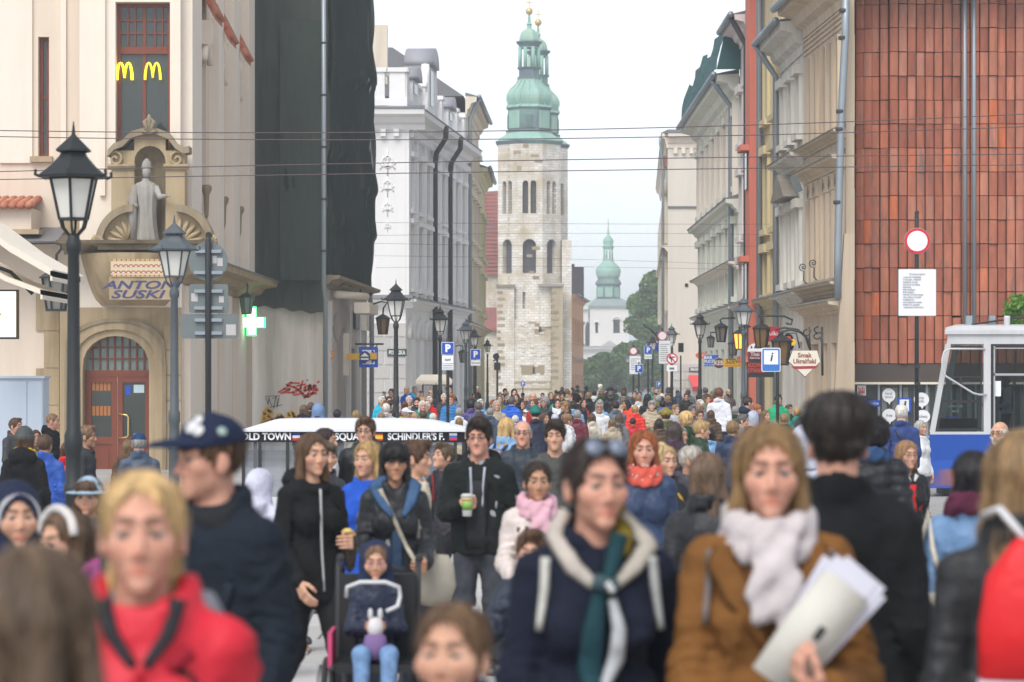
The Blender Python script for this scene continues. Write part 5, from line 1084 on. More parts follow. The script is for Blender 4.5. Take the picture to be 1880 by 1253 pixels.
# ---------------------------------------------------------------- hanging wall lanterns on brackets
def make_hanging(name,label,px,py,Y,h_px,bracket,gm,body=None):
 """lantern hung below a curly iron bracket; bracket: photo points"""
 t = thing(name,label,'lantern','lanterns hung on iron wall brackets',loc=tuple(P(px,py,Y)))
 s = h_px * Y / F;pm = body or M['iron'];n = 6
 hr = lambda r,z:[(r * s * math.cos(2 * PI * j / n + .2),r * s * math.sin(2 * PI * j / n + .2),z * s) for j in range(n)]
 MB().loft([hr(.36,.28),hr(.37,.31),hr(.2,.42),hr(.1,.47),hr(.04,.5),hr(.03,.58)]).build('cap',pm,t)
 b = MB()
 for j in range(n):a = 2 * PI * j / n + .2;c,q = math.cos(a) * s,math.sin(a) * s;b.tube([(.3 * c,.3 * q,.29 * s),(.2 * c,.2 * q,-.42 * s)],.028 * s,5)
 b.loft([hr(.23,-.44),hr(.23,-.39)]);b.build('cage',pm,t)
 MB().loft([hr(.185,-.4),hr(.28,.28)],caps=False).build('pane',gm,t)
 pts = [P(x,y,Y) - P(px,py,Y) for x,y in bracket]
 MB().tube(pts,.032 if Y > 60 else .03,6).build('bracket',pm,t,True)
 return t
smoky = mat('smoky_lamp_glass',(.20,.19,.17),.3,.15,6,0,spec=.6);amber = mat('amber_lamp_glass',(.20,.11,.035),.3,.15,6,0,spec=.6);greeng = mat('green_lamp_glass',(.22,.36,.24),.3,.1,6,0,spec=.6)
make_hanging('wall_lantern','black hanging lantern with leaded panes under the curled bracket by the lead roof',103,535,60,84,[(103,487),(104,468),(112,458),(112,450),(100,446),(60,447),(22,448)],smoky)
make_hanging('wall_lantern','green glass lantern hung above the glowing pharmacy cross',453,559,82,42,[(453,545),(455,525),(452,516),(442,513),(428,515),(416,522)],greeng,plain('green_cap',(.08,.14,.12),.5))
make_hanging('wall_lantern','brown glass lantern on a scroll bracket beside the netted building',703,597,94,40,[(703,577),(704,566),(711,556),(700,554),(680,560),(664,566),(655,573)],amber)
make_hanging('wall_lantern','small dark lantern on the beige house beside the parking signs',850,655,130,26,[(850,641),(850,636),(842,634),(836,637)],smoky)
make_hanging('wall_lantern','black lantern hung from a straight arm before the gable wall',1324,612,100,38,[(1324,594),(1322,588),(1326,585),(1350,584)],smoky)
make_hanging('wall_lantern','smaller black lantern hung just before the pale green house',1305,628,112,24,[(1305,616),(1304,611),(1320,610)],smoky)
make_hanging('wall_lantern','glowing orange lantern beside the large street lamp post',1358,625,88,40,[(1358,606),(1356,602),(1362,600),(1378,600)],emit('lit_amber',(1.0,.38,.05),1.1))
make_hanging('wall_lantern','big lantern with amber glass hung over the round arched Thai sign',1398,618,80,50,[(1398,594),(1398,586),(1392,581),(1410,580),(1440,581),(1455,588),(1452,596),(1443,594)],amber)
make_hanging('wall_lantern','dark lantern with deep hood behind the blue info sign',1435,645,72,60,[(1435,620),(1436,612),(1424,606),(1440,602),(1465,606),(1480,620),(1486,640)],amber)
make_hanging('wall_lantern','small lantern squeezed between glowing lantern and shop signs',1346,640,104,30,[(1346,626),(1348,618),(1362,616)],smoky)

# ---------------------------------------------------------------- signs
def rounded(u0,u1,z0,z1,r,n=4):
 pts = []
 for cx,cz,a in ((u1 - r,z1 - r,0),(u0 + r,z1 - r,90),(u0 + r,z0 + r,180),(u1 - r,z0 + r,270)):pts += arc(cx,cz,r,a,a + 90,n)
 return pts
class Sign:
 """A flat sign board facing down the street, at its own distance; coordinates are photo pixels."""
 def __init__(s,name,label,px,py,Y,cat='sign',group=None):
  s.Y = Y;s.t = thing(name,label,cat,group,loc=tuple(P(px,py,Y)),world=True);s.f = Frame(-60,Y,60,Y)
 def uz(s,x,y):p = P(x,y,s.Y);return p.x + 60,p.z
 def rect(s,x0,y0,x1,y1,m,nm,n0=-.02,n1=.02,r=0):
  u0,z1 = s.uz(x0,y0);u1,z0 = s.uz(x1,y1)
  b = MB();b.prism(rounded(u0,u1,z0,z1,r * s.Y / F),s.f,n0,n1) if r else b.fbox(s.f,u0,u1,z0,z1,n0,n1);return b.build(nm,m,s.t)
 def poly(s,pts,m,nm,n0=-.02,n1=.02):return MB().prism([s.uz(*p) for p in pts],s.f,n0,n1).build(nm,m,s.t)
 def disc(s,x,y,r,m,nm,n0=-.02,n1=.02,ry=None):return s.poly([(x + r * math.cos(a),y + (ry or r) * math.sin(a)) for a in [2 * PI * i / 28 for i in range(28)]],m,nm,n0,n1)
 def txt(s,st,x,y,h,m,n=.024,**k):u,z = s.uz(x,y);return text(st,h * s.Y / F * 1.38,m,parent=s.t,mtx=fmtx(s.f,u,z,n),depth=.002,**k)
 def tube(s,pts,r,m,nm,n=0.0):return MB().tube([s.f.w(*s.uz(*p),n) for p in pts],r,8).build(nm,m,s.t,True)
 def pole(s,x,ytop,r=.035,m=None,n=-.06,foot=None):
  u,z = s.uz(x,ytop);xx = u - 60;return MB().lathe([(r,foot if foot is not None else gz(xx,s.Y) - .5),(r,z),(r * .6,z + .04)],10,(xx,s.Y - n,0)).build('pole',m or M['iron'],s.t,True)
# backs of three traffic signs
g = Sign('traffic_sign','grey backs of three traffic signs stacked on one black pole',383,520,41)
g.pole(383,440,.045,n=.05);g.disc(383,432,6,M['iron'],'finial',-.09,0)
for nm,fn in (('sign_disc',lambda:g.disc(382,480,36,M['sgrey'],'sign_disc',-.02,.0)),('sign_plate',lambda:g.rect(347,522,419,575,M['sgrey'],'sign_plate',-.02,.0,5)),('sign_plate',lambda:g.rect(331,577,437,622,M['sgrey'],'sign_plate',-.02,.0,5))):fn()
for y,w in ((462,24),(501,26),(535,26),(566,26),(588,25),(612,25)):g.rect(383 - w,y - 3,383 + w,y + 3,M['zinc'],'clamp',.0,.05)
for x0,y0,x1,y1 in ((390,470,398,484),(399,474,409,489),(351,539,363,554),(402,544,411,556),(415,596,433,616)):g.rect(x0,y0,x1,y1,plain('old_sticker',(.46,.45,.44),.6),'sticker',.0,.004)
# pharmacy cross
g = Sign('pharmacy_cross','bright green and white glowing pharmacy cross on the dark downpipe',462,590,83.5)
X0 = [(453,563),(470,563),(470,583),(487,583),(487,602),(470,602),(470,617),(453,617),(453,602),(438,602),(438,583),(453,583)]
g.poly(X0,emit('cross_green',(.05,1.0,.25),1.6),'cross_edge',-.12,.0)
g.poly([(462 + (x - 462) * .86,590 + (y - 590) * .88) for x,y in X0],emit('cross_white',(.85,1.0,.9),2.2),'cross_face',.0,.02)
g.rect(452,588,458,592,M['iron'],'wall_arm',-.5,-.12)
# tourist sign with yellow arrow
g = Sign('tourist_sign','blue tourist sign with yellow arrow and round building emblem',675,655,92)
g.rect(659,637,694,675,M['sblue'],'board',-.04,0,2);g.rect(665,643,688,669,M['swhite'],'board_face',0,.01)
g.poly([(682,640),(694,655),(682,670),(682,662),(672,662),(672,668),(664,668),(664,655),(682,655)],M['sblue'],'arrow',.01,.016)
g.poly([(636,650),(692,648),(692,660),(636,661)],plain('arrow_yellow',(.72,.40,.03),.5),'arrow_board',.05,.09)
g.disc(670,655,10,plain('emblem_navy',(.02,.03,.12),.5),'emblem',.09,.12);g.poly([(662,655),(670,648),(678,655)],M['swhite'],'emblem_roof',.12,.13);g.rect(663,658,677,661,M['swhite'],'emblem_base',.12,.13)
g.tube([(652,632),(704,632)],.03,M['iron'],'arm',-.06);g.tube([(694,632),(690,637)],.015,M['iron'],'hanger',-.02)
for x0,y0,x1,y1,Y in ((601,643,612,661,95),):
 h = Sign('exchange_sign','small orange exchange sign in the netted building shop window',606,652,88.9);h.rect(601,644,612,661,plain('exchange_orange',(.75,.25,.02),.5),'board',.0,.04);h.txt('%',606,652,7,M['swhite'],.045)
h = Sign('oval_sign','long oval grey shop sign seen edge on above the shop doors',619,600,91);h.disc(619,601,8,mat('oval_grey',(.30,.28,.26),.5,.1,3,0),'board',-.1,.0,28);h.disc(619,601,5.5,mat('oval_face',(.40,.33,.28),.5,.1,3,0),'board_face',.0,.02,23)
h = Sign('wall_plaque','white rounded shop plaque between the shop doors',636,655,92.5);h.rect(630,612,641,690,M['scream'],'board',-.05,.0,4)
# parking signs
def parking(px,y,sz,Y,label,plate=None,second=None,top=None):
 g = Sign('parking_sign',label,px,y,Y,group='blue parking signs along the street')
 g.pole(px,top or y - sz * .7,.035);g.rect(px - sz / 2,y - sz / 2,px + sz / 2,y + sz / 2,M['swhite'],'border',-.025,0,sz * .06);g.rect(px - sz * .46,y - sz * .46,px + sz * .46,y + sz * .46,M['sblue'],'board',0,.01,sz * .05)
 g.txt('P',px,y + sz * .02,sz * .58,M['swhite'],.014,offset=.012)
 if plate:
  y0 = y + sz * .56;g.rect(px - sz * .46,y0,px + sz * .46,y0 + plate,M['swhite'],'plate',-.02,.01);g.txt('Karmel' if plate < 13 else 'taxi',px,y0 + plate * .5,plate * .36,M['sblack'],.014)
 if second:
  y0 = y + sz * .6 + plate;g.rect(px - sz * .46,y0,px + sz * .46,y0 + second,M['swhite'],'plate',-.02,.01)
  for k in range(3):g.rect(px - sz * .4,y0 + 2 + k * 3.2,px + sz * .4,y0 + 3 + k * 3.2,M['sgrey'],'print_line',.01,.013)
 return g
parking(822,640,23,62,'largest blue parking sign with two white plates, beside the street lamp',15,11);parking(873,651,19,90,'blue parking sign with one white plate next to the beige house',10)
parking(960,705,9,190,'tiny blue parking sign at the foot of the church tower');parking(1190,643,15,125,'blue parking sign half behind the lamp below the flag',8);parking(1173,677,15,120,'blue parking sign below the round restriction board');parking(1210,706,10,180,'small blue parking sign on the far pavement by the gable wall')
# restriction boards
def restriction(px,y,r,x0,y0,x1,y1,Y,label,lines=12):
 g = Sign('restriction_sign',label,px,y,Y,group='restriction boards with red ringed discs');g.pole(px,y - r - 3 if Y > 60 else 396,.04)
 if Y < 60:g.disc(px,391,4,M['iron'],'finial',-.1,-.02)
 g.disc(px,y,r,M['sred'],'ring',-.02,.005);g.disc(px,y,r * 1.05,M['zinc'],'disc_back',-.03,-.02);g.disc(px,y,r * .80,M['swhite'],'disc_face',.005,.012)
 g.rect(x0 - 1,y0 - 1,x1 + 1,y1 + 1,M['zinc'],'board_frame',-.03,0,2);g.rect(x0,y0,x1,y1,M['swhite'],'board',0,.01,1.5)
 return g
g = restriction(1684,443,23.5,1650,495,1718,580,54,'round red ringed sign above a white board of printed rules before the terracotta tiles')
for i,l in enumerate(('Nie dotyczy pojazdów:','w godz. 20-10 wjeżdżają','na czas załad. i wyładunku','mieszkańcy, dowozu,','pracownicy oraz obsługi','technicznej,','służb specjalnych,','służb miejskich,','taksówek, dorożek konnych','rower. dowozu do hoteli','identyfikatorów','uprawniających do wjazdu,','wózków inw. pojazdów','- zaopatrzenia wniosek firmy')):
 g.txt(l,1684 if i == 0 else 1657,503.5 + i * 4.6 + (1 if i else 0),2.7,plain('print_grey',(.11,.11,.13),.6),align='CENTER' if i == 0 else 'LEFT',sx=.88)
for y in (673,705,775):g.rect(1684 - 5,y - 3,1684 + 5,y + 3,M['iron'],'pole_collar',-.03,.05)
g.disc(1684,783,6,M['swhite'],'round_sticker',.0,.05)
restriction(1216,617,9,1210,626,1231,668,110,'white rule board with red ringed disc beside the no left turn sign')
restriction(1163,645,7,1156,654,1176,687,125,'small white rule board with red ringed disc before the bushes')
for gg,x0,x1,y0,n in ((bpy.data.objects['restriction_sign.001'],1212,1229,632,9),(bpy.data.objects['restriction_sign.002'],1158,1174,659,6)):
 f = Frame(-60,0,60,0);Y = gg.location.y
 for k in range(n):a,b_ = P(x0,y0 + k * 3.8,Y),P(x1 - (k * 5) % 6,y0 + k * 3.8 + 1,Y);MB().box(a.x,b_.x,Y - .014,Y - .008,b_.z,a.z).build('print_line',M['sgrey'],gg)
# no left turn
g = Sign('no_left_turn_sign','round no left turn sign with red slash and small plate',1234,659,84);g.pole(1234,640,.035);g.disc(1234,659,10.5,M['sred'],'ring',-.02,.0);g.disc(1234,659,8,M['swhite'],'disc_face',0,.008)
g.poly([(1234,665),(1232,665),(1232,657),(1234,655),(1240,655),(1240,657),(1235,657),(1234,658)],M['sblack'],'arrow',.008,.012);g.poly([(1232,652),(1232,661),(1227,656.5)],M['sblack'],'arrow_head',.008,.0125);g.poly([(1227.5,652.5),(1229,651),(1241,665.5),(1239.5,667)],M['sred'],'slash',.0125,.016)
g.rect(1224,671,1243,682,M['swhite'],'plate',-.02,.0);g.rect(1229,675,1238,679,M['sgrey'],'plate_mark',.0,.004)
# info sign
g = Sign('info_sign','blue information sign with white square and black letter i',1415,661,66);g.pole(1428,640,.04);g.rect(1398,639,1433,683,M['swhite'],'border',-.03,0,3);g.rect(1399.5,640.5,1431.5,681.5,plain('info_blue',(.03,.17,.52),.4),'board',0,.008,2.5);g.rect(1402.5,643.5,1428.5,669.5,M['swhite'],'square',.008,.014);g.txt('i',1415.5,656,17,M['sblack'],.018,shear=.2,offset=.004)
# hanging shop signs
g = Sign('hanging_sign','cream shield sign reading Smak Ukraiński hung from a scroll bracket',1477,662,70)
sh = [(1455,644),(1500,644),(1506,664),(1478,692),(1448,664)]
g.poly([(1477 + (x - 1477) * 1.04,664 + (y - 664) * 1.05) for x,y in sh],M['sblack'],'frame',-.04,0);g.poly(sh,M['scream'],'board',0,.02);g.poly([(1452,673),(1502,672),(1497,677),(1458,678)],plain('band_red',(.36,.025,.04),.5),'band',.02,.026)
dr = plain('letter_maroon',(.24,.05,.04),.5)
g.txt('Smak',1477,653,8.5,dr,.024,offset=.004);g.txt('Ukraiński',1477,664,8.5,dr,.024,sx=.92,offset=.004)
g.tube([(1427,620),(1436,609),(1452,606),(1470,610),(1484,624),(1488,644)],.028,M['iron'],'bracket');g.tube([(1488,606)] + [(1481 + 6 * math.cos(a),611 + 6 * math.sin(a)) for a in [i * .7 for i in range(8)]],.02,M['iron'],'scroll');g.tube([(1486,600),(1487,644)],.02,M['iron'],'hanger');g.tube([(1509,600),(1510,690)],.03,M['iron'],'wall_bar');g.tube([(1510,608)] + [(1502 + 7 * math.cos(a),606 + 6 * math.sin(a)) for a in [i * .6 for i in range(9)]],.02,M['iron'],'scroll');g.tube([(1510,640)] + [(1500 + 6 * math.cos(a),618 + 5 * math.sin(a)) for a in [i * .6 for i in range(9)]],.018,M['iron'],'scroll')
g = Sign('hanging_sign','white arched sign with a brown Thai band above a black board',1386,648,82);g.poly([(1372,646)] + [(1386 + 13 * math.cos(R(a)),643 + 12 * math.sin(R(a))) for a in range(180,361,15)] + [(1400,646)],M['swhite'],'arched_board',-.04,0);g.rect(1373,646,1399,660,M['sbrown'],'band',-.04,0);g.txt('Thai',1386,651,7,M['swhite'],.004);g.txt('Restauracja',1386,657.5,3.6,M['swhite'],.004,sx=.8)
for a in (-6,0,6):g.poly([(1386 + a - 2,641),(1386 + a + 2,639),(1386 + a * 1.2,634)],M['sblack'],'mark',.0,.004)
g = Sign('menu_board','black menu board with red handwritten letters under the Thai sign',1390,675,81);g.rect(1374,660,1421,693,M['sblack'],'board',-.05,0)
rr = plain('chalk_red',(.58,.05,.03),.6);g.txt('KUCHNIA',1388,671,8,rr,.004,sx=.62,shear=.2,offset=.006);g.txt('OTWARTE',1388,681,8,rr,.004,sx=.62,shear=.2,offset=.006)
g = Sign('hanging_sign','red rectangular shop sign with small white lettering',1408,614,88);g.rect(1384,600,1432,627,plain('shop_red',(.45,.012,.03),.45),'board',-.05,0);g.txt('rulki',1418,613,8,M['swhite'],.004)
g = Sign('hanging_sign','oval maroon sign with white letters KEB',1320,667,101);g.disc(1320,667,11,M['scream'],'rim',-.05,-.01,10);g.disc(1320,667,10.4,M['sbrown'],'board',-.01,0,9.2);g.txt('KEB',1319.5,667,8.5,M['swhite'],.004,sx=.85,offset=.006)
g = Sign('hanging_sign','yellow shoemaker sign reading SZEWC with a red line below',1345,667,100);g.rect(1328,659,1364,674,M['syellow'],'board',-.05,0);g.txt('SZEWC',1350,664,8.5,M['sblack'],.004,sx=.88,offset=.004);g.txt('naprawa obuwia',1345,671,3.2,M['sred'],.004)
g = Sign('hanging_sign','blue milk bar sign with white letters on two lines',1304,661,104);g.rect(1293,652,1319,673,plain('bar_blue',(.02,.12,.55),.45),'board',-.05,0);g.txt('BAR',1300,657,6,M['swhite'],.004,offset=.006);g.txt('MLECZNY',1305,664,5,M['swhite'],.004,sx=.8,offset=.004);g.txt('Pod Temidą',1304,670,3.2,M['swhite'],.004)
g = Sign('hanging_sign','orange oval sign with white letters beside the milk bar sign',1287,653,108);g.disc(1288,653,11,plain('oval_orange',(.78,.17,.02),.45),'board',-.05,0,6);g.txt('VIVA',1289,653,6,M['swhite'],.004,shear=.3)
g = Sign('crest_sign','yellow and blue painted crest sign beside the amber lantern',1448,630,76)
for x,y,r,mm in ((1447,622,9,M['syellow']),(1441,630,6,M['syellow']),(1455,629,6,M['syellow']),(1448,636,9,plain('crest_blue',(.07,.22,.5),.5)),(1448,621,4,plain('crest_red2',(.55,.05,.03),.5)),(1444,634,3,M['swhite'])):g.disc(x,y,r,mm,'crest_shape',-.03 + .006 * r,.02 + .004 * (10 - r))
g.tube([(1430,640),(1438,612),(1462,612),(1468,640)],.02,M['iron'],'bracket')
g = Sign('picture_sign','grey square shop picture on a bracket of the grey white house',1461,335,85);g.poly([(1450,325),(1464,322),(1474,350),(1460,356)],M['sgrey'],'board',-.04,0)
# illuminated menu panel, at the cafe
g = Sign('lightbox','glowing cream lightbox with dark frame under the cafe awning',5,578,46,'sign');g.rect(-30,532,33,623,M['sblack'],'frame',-.12,-.01);g.rect(-30,536,29,619,emit('lightbox_cream',(1.0,.78,.45),1.0),'panel',-.01,0)
g.poly([(-20,570),(4,576),(-6,590),(-22,592)],plain('panel_green',(.2,.35,.08),.5),'panel_print',0,.004);g.poly([(-20,594),(0,588),(-8,604)],plain('panel_red',(.55,.12,.06),.5),'panel_print',0,.004)
g = Sign('utility_cabinet','pale blue grey utility cabinet beside the portal',40,750,47,'cabinet')
zz = gz(-8,47);a,b_ = P(-40,695,47),P(79,695,47);MB().box(a.x,b_.x,47,47.6,zz,a.z).build('body',M['cutil'],g.t);MB().box(a.x - .03,b_.x + .03,46.96,47.64,a.z,a.z + .04).build('lid',M['cutil'],g.t)
MB().box(P(51,0,47).x,P(77,0,47).x,46.985,47,zz + .1,a.z - .05).build('door',M['cutil'],g.t);MB().box(P(-20,0,47).x,P(49,0,47).x,46.985,47,zz + .1,a.z - .05).build('door',M['cutil'],g.t)
# cafe awning
def awning():
 Y = 40.0;t = thing('parasol_awning','cream canvas cafe awning in two slanted layers','awning',loc=tuple(P(40,490,Y)),world=True)
 def slab(a,b_,th,dy,nm='canvas'):
  p,q = P(*a,Y),P(*b_,Y);m = MB();d = Vector((0,dy,0));up = Vector((0,0,th));mid = p.lerp(q,.5) - Vector((0,0,.05))
  rows = [[p,mid,q],[p + d,mid + d,q + d]]
  m.add([p,mid,q,q + d,mid + d,p + d,p + up,mid + up,q + up,q + d + up,mid + d + up,p + d + up],[(0,1,4,5),(1,2,3,4),(6,11,10,7),(7,10,9,8),(0,6,7,1),(1,7,8,2),(2,8,9,3),(3,9,10,4),(4,10,11,5),(5,11,6,0)])
  return m.build(nm,M['canvas'],t)
 slab((-60,405),(96,508),.10,3.0);slab((-60,478),(78,542),.07,2.6)
 for x,y in ((96,508),(78,542)):p = P(x,y,Y);MB().box(p.x - .03,p.x,Y,Y + 2.6,p.z - .06,p.z + .08).build('valance',M['canvas'],t)
 MB().tube([P(-60,470,Y + .5),P(20,500,Y + .5),P(60,540,Y + .5)],.03,6).build('frame_bar',M['iron'],t);MB().tube([P(-40,440,Y + 1),P(-40,1010,Y + 1)],.04,8).build('post',M['iron'],t)
awning()
# food kiosk in the crowd
def kiosk():
 Y = 92.0;t = thing('food_stall','small food stall with a scalloped cream canopy','stall',loc=(P(797,700,Y).x,Y,0),world=True)
 X = lambda px:P(px,0,Y).x;Z = lambda py:P(0,py,Y).z
 MB().loft([[(X(763),Y,Z(703)),(X(830),Y,Z(703)),(X(830),Y + 1.3,Z(703)),(X(763),Y + 1.3,Z(703))],[(X(763),Y,Z(699)),(X(830),Y,Z(699)),(X(830),Y + 1.3,Z(699)),(X(763),Y + 1.3,Z(699))],[(X(772),Y + .4,Z(688)),(X(820),Y + .4,Z(688)),(X(820),Y + 1,Z(688)),(X(772),Y + 1,Z(688))]]).build('canopy',M['canvas'],t)
 for i in range(9):MB().box(X(764 + i * 7.4),X(770 + i * 7.4),Y - .02,Y,Z(706.5),Z(703)).build('scallop',M['canvas'],t)
 for px in (776,826):MB().box(X(px) - .03,X(px) + .03,Y + .1,Y + .16,0,Z(703)).build('post',M['woodred'],t)
 MB().box(X(776),X(826),Y + .1,Y + .2,Z(708),Z(705.5)).build('beam',M['woodred'],t);MB().box(X(774),X(828),Y + .1,Y + 1.2,0,.95).build('counter',M['scream'],t)
kiosk()
g = Sign('post_camera','dark speaker box and disc on a tall thin pole before the church',909,660,140,'camera pole');g.pole(913,650,.05);g.disc(911,655,6,M['iron'],'disc');g.rect(907,666,919,680,M['iron'],'box',-.15,.1);g.tube([(905,663),(913,661)],.03,M['iron'],'arm')
g = Sign('loudspeaker','dark loudspeaker on a thin pole before the gable wall',1250,638,110,'loudspeaker');g.pole(1250,655,.03);g.rect(1245.5,630,1255,647,M['iron'],'cabinet',-.15,.1);g.rect(1247,632,1253.5,645,M['rubber'],'grille',.1,.11)
# flag
g = Sign('flag','dark blue flag with yellow stars on a slanting pole',1208,630,122,'flag');g.tube([(1181,596),(1196,607),(1210,622)],.04,M['iron'],'flagpole')
b = MB();rows = []
for j in range(6):
 y = 608 + j * 7;rows.append([P(1204 + i * 2.6 + 2 * math.sin(j * .8),y + i * .6 + 2 * math.sin(i),122 + .12 * math.sin(i * 1.5 + j * .5)) for i in range(8)])
b.loft(rows,closed=False,caps=False).build('cloth',plain('flag_navy',(.02,.04,.22),.8),g.t,True)
for x,y in ((1208,618),(1213,622),(1216,629),(1211,634),(1206,628)):g.disc(x,y,1.5,M['syellow'],'star',.16,.18)

# ---------------------------------------------------------------- overhead wires
wm_ = plain('wire',(.10,.07,.075),.6)
for (a,m_,b_,Y,r,lab) in (((-60,239),(900,241),(1960,206),47,.0085,'upper trolley wire of the pair, crossing before the tall tower spire'),((-60,250),(900,256),(1960,230),47.5,.0085,'second trolley wire just under the topmost one'),((-60,317),(900,296),(1960,283),48,.0085,'third trolley wire crossing the statue niche'),((-60,331),(900,316),(1960,302),48.5,.0085,'lowest of the four thick trolley wires'),
((683,409),(980,411),(1445,412),95,.006,'thin span wire below the trolley wires'),((688,433),(1000,429),(1445,432),96,.0055,'thin span wire across the tower windows'),((688,447),(1000,452),(1420,452),97,.0055,'thin slack span wire just above the tower ledge'),((688,470),(1000,475),(1400,488),98,.005,'faint sloping wire across the tower'),((690,492),(1000,490),(1400,497),99,.005,'lowest faint span wire over the street')):
 pts = []
 for i in range(25):
  q = i / 24;A,B,C = P(*a,Y),P(*m_,Y),P(*b_,Y);tt = (B.x - A.x) / (C.x - A.x)
  x = A.x + (C.x - A.x) * q;L0 = (x - B.x) * (x - C.x) / ((A.x - B.x) * (A.x - C.x));L1 = (x - A.x) * (x - C.x) / ((B.x - A.x) * (B.x - C.x));L2 = (x - A.x) * (x - B.x) / ((C.x - A.x) * (C.x - B.x))
  pts.append((x,Y,A.z * L0 + B.z * L1 + C.z * L2))
 tag(MB().tube(pts,r,6).build('overhead_wire',wm_,None,True),lab,'wire','overhead wires spanning the street')

# ---------------------------------------------------------------- electric sightseeing cart
def tour_cart():
 Y = 32.0;S = F / Y;X = lambda px:(px - CX) / S;Z = lambda py:CH + (HY - py) / S;g0 = gz(-1.7,Y)
 t = thing('tour_cart','white roofed electric sightseeing cart with black lettered banner and clear curtains','vehicle',loc=(X(650),Y,g0),world=True)
 x0,x1 = X(447),X(853);D = 1.5;zt,ze = Z(770),Z(793);wm = mat('white_vinyl',(.70,.71,.76),.5,.04,1,.05,spec=.4)
 MB().loft([[(x0 - .02,Y - .04,ze),(x1 + .02,Y - .04,ze),(x1 + .02,Y + D,ze),(x0 - .02,Y + D,ze)],[(x0,Y - .04,ze + .03),(x1,Y - .04,ze + .03),(x1,Y + D,ze + .03),(x0,Y + D,ze + .03)],[(X(500),Y + .35,zt - .01),(X(790),Y + .35,zt - .02),(X(790),Y + D - .35,zt - .02),(X(500),Y + D - .35,zt - .01)],[(X(540),Y + .6,zt),(X(740),Y + .6,zt),(X(740),Y + D - .6,zt),(X(540),Y + D - .6,zt)]]).build('roof',wm,t)
 f = Frame(x0,Y,x1,Y);U = lambda px:(px - 447) / S;zb = Z(812)
 bn = MB();bn.fbox(f,0,f.L,zb,ze,-.03,.0);b0 = bn.build('banner',plain('banner_black',(.015,.013,.018),.7,spec=.2),t)
 hz = Z(802.5)
 for s,px,sx in (('OLD TOWN',489,.93),('SQUARE',646,.95),("SCHINDLER'S F.",764,.86)):text(s,.108,M['swhite'],parent=b0,mtx=fmtx(f,U(px),hz,.004),sx=sx,offset=.0035,depth=.002)
 for px,cols in ((544,((.02,.04,.3),(.7,.7,.7),(.55,.03,.04))),(696,((.55,.04,.03),(.8,.5,.03),(.55,.04,.03))),(832,((.75,.75,.78),(.04,.12,.5),(.55,.03,.04)))):
  for k,c in enumerate(cols):
   h = [(795.5,800),(800,804.5),(804.5,809)][k] if px != 696 else [(796,799),(799,806),(806,809)][k]
   MB().fbox(f,U(px - 7),U(px + 7),Z(h[1]),Z(h[0]),.0,.004).build('flag_stripe',plain('flag_%d_%d' % (px,k),c,.5),b0)
 MB().fbox(f,U(700),f.L,Z(818),zb,-.04,-.01).build('valance',mat('grey_valance',(.25,.28,.33),.6,.05,2,.05),t)
 for px in (447,477,528,600,700,836,851):MB().box(X(px) - .018,X(px) + .018,Y - .02,Y + .016,g0 + .35,zb).build('post',M['iron'],t);
 for px in (447,600,851):MB().box(X(px) - .02,X(px) + .02,Y + D - .04,Y + D,g0 + .35,zb).build('post',M['iron'],t)
 gm = glass('clear_curtain',(.66,.72,.78),.80,.10,(.5,.53,.58))
 for a,b2 in ((449,476),(479,527),(530,599),(602,699),(702,835)):
  rows = [[(X(a + (b2 - a) * i / 6),Y + .03 + .018 * math.sin(i * 2 + j * .7),Z(812 + j * 22)) for i in range(7)] for j in range(8)]
  MB().loft(rows,closed=False,caps=False).build('clear_curtain',gm,t,True)
 MB().box(x0,x1,Y,Y + D,g0 + .22,g0 + .38).build('chassis',plain('chassis_black',(.03,.03,.035),.6),t)
 MB().box(x0 + .02,x1 - .15,Y + .01,Y + .05,g0 + .38,g0 + .62).build('side_panel',plain('side_white',(.6,.62,.65),.4),t)
 for px in (500,790):
  for y in (Y + .12,Y + D - .12):
   w = MB().lathe([(.10,-.07),(.24,-.08),(.25,-.04),(.25,.04),(.24,.08),(.10,.07)],20).build('wheel',M['rubber'],t);w.matrix_basis = Matrix.Translation((X(px),y,g0 + .25)) @ Matrix.Rotation(PI / 2,4,'X')
   h = MB().lathe([(.02,-.06),(.11,-.085),(.11,.085),(.02,.06)],14).build('hub',M['steel'],w)
   h.matrix_parent_inverse = Matrix()
 for k,px in enumerate((520,590,660,735)):MB().box(X(px) - .05,X(px) + .35,Y + .15,Y + D - .15,g0 + .5,g0 + .6).box(X(px) + .3,X(px) + .37,Y + .15,Y + D - .15,g0 + .6,g0 + 1.02).build('bench',plain('bench_blue',(.10,.16,.26),.6),t)
tour_cart()
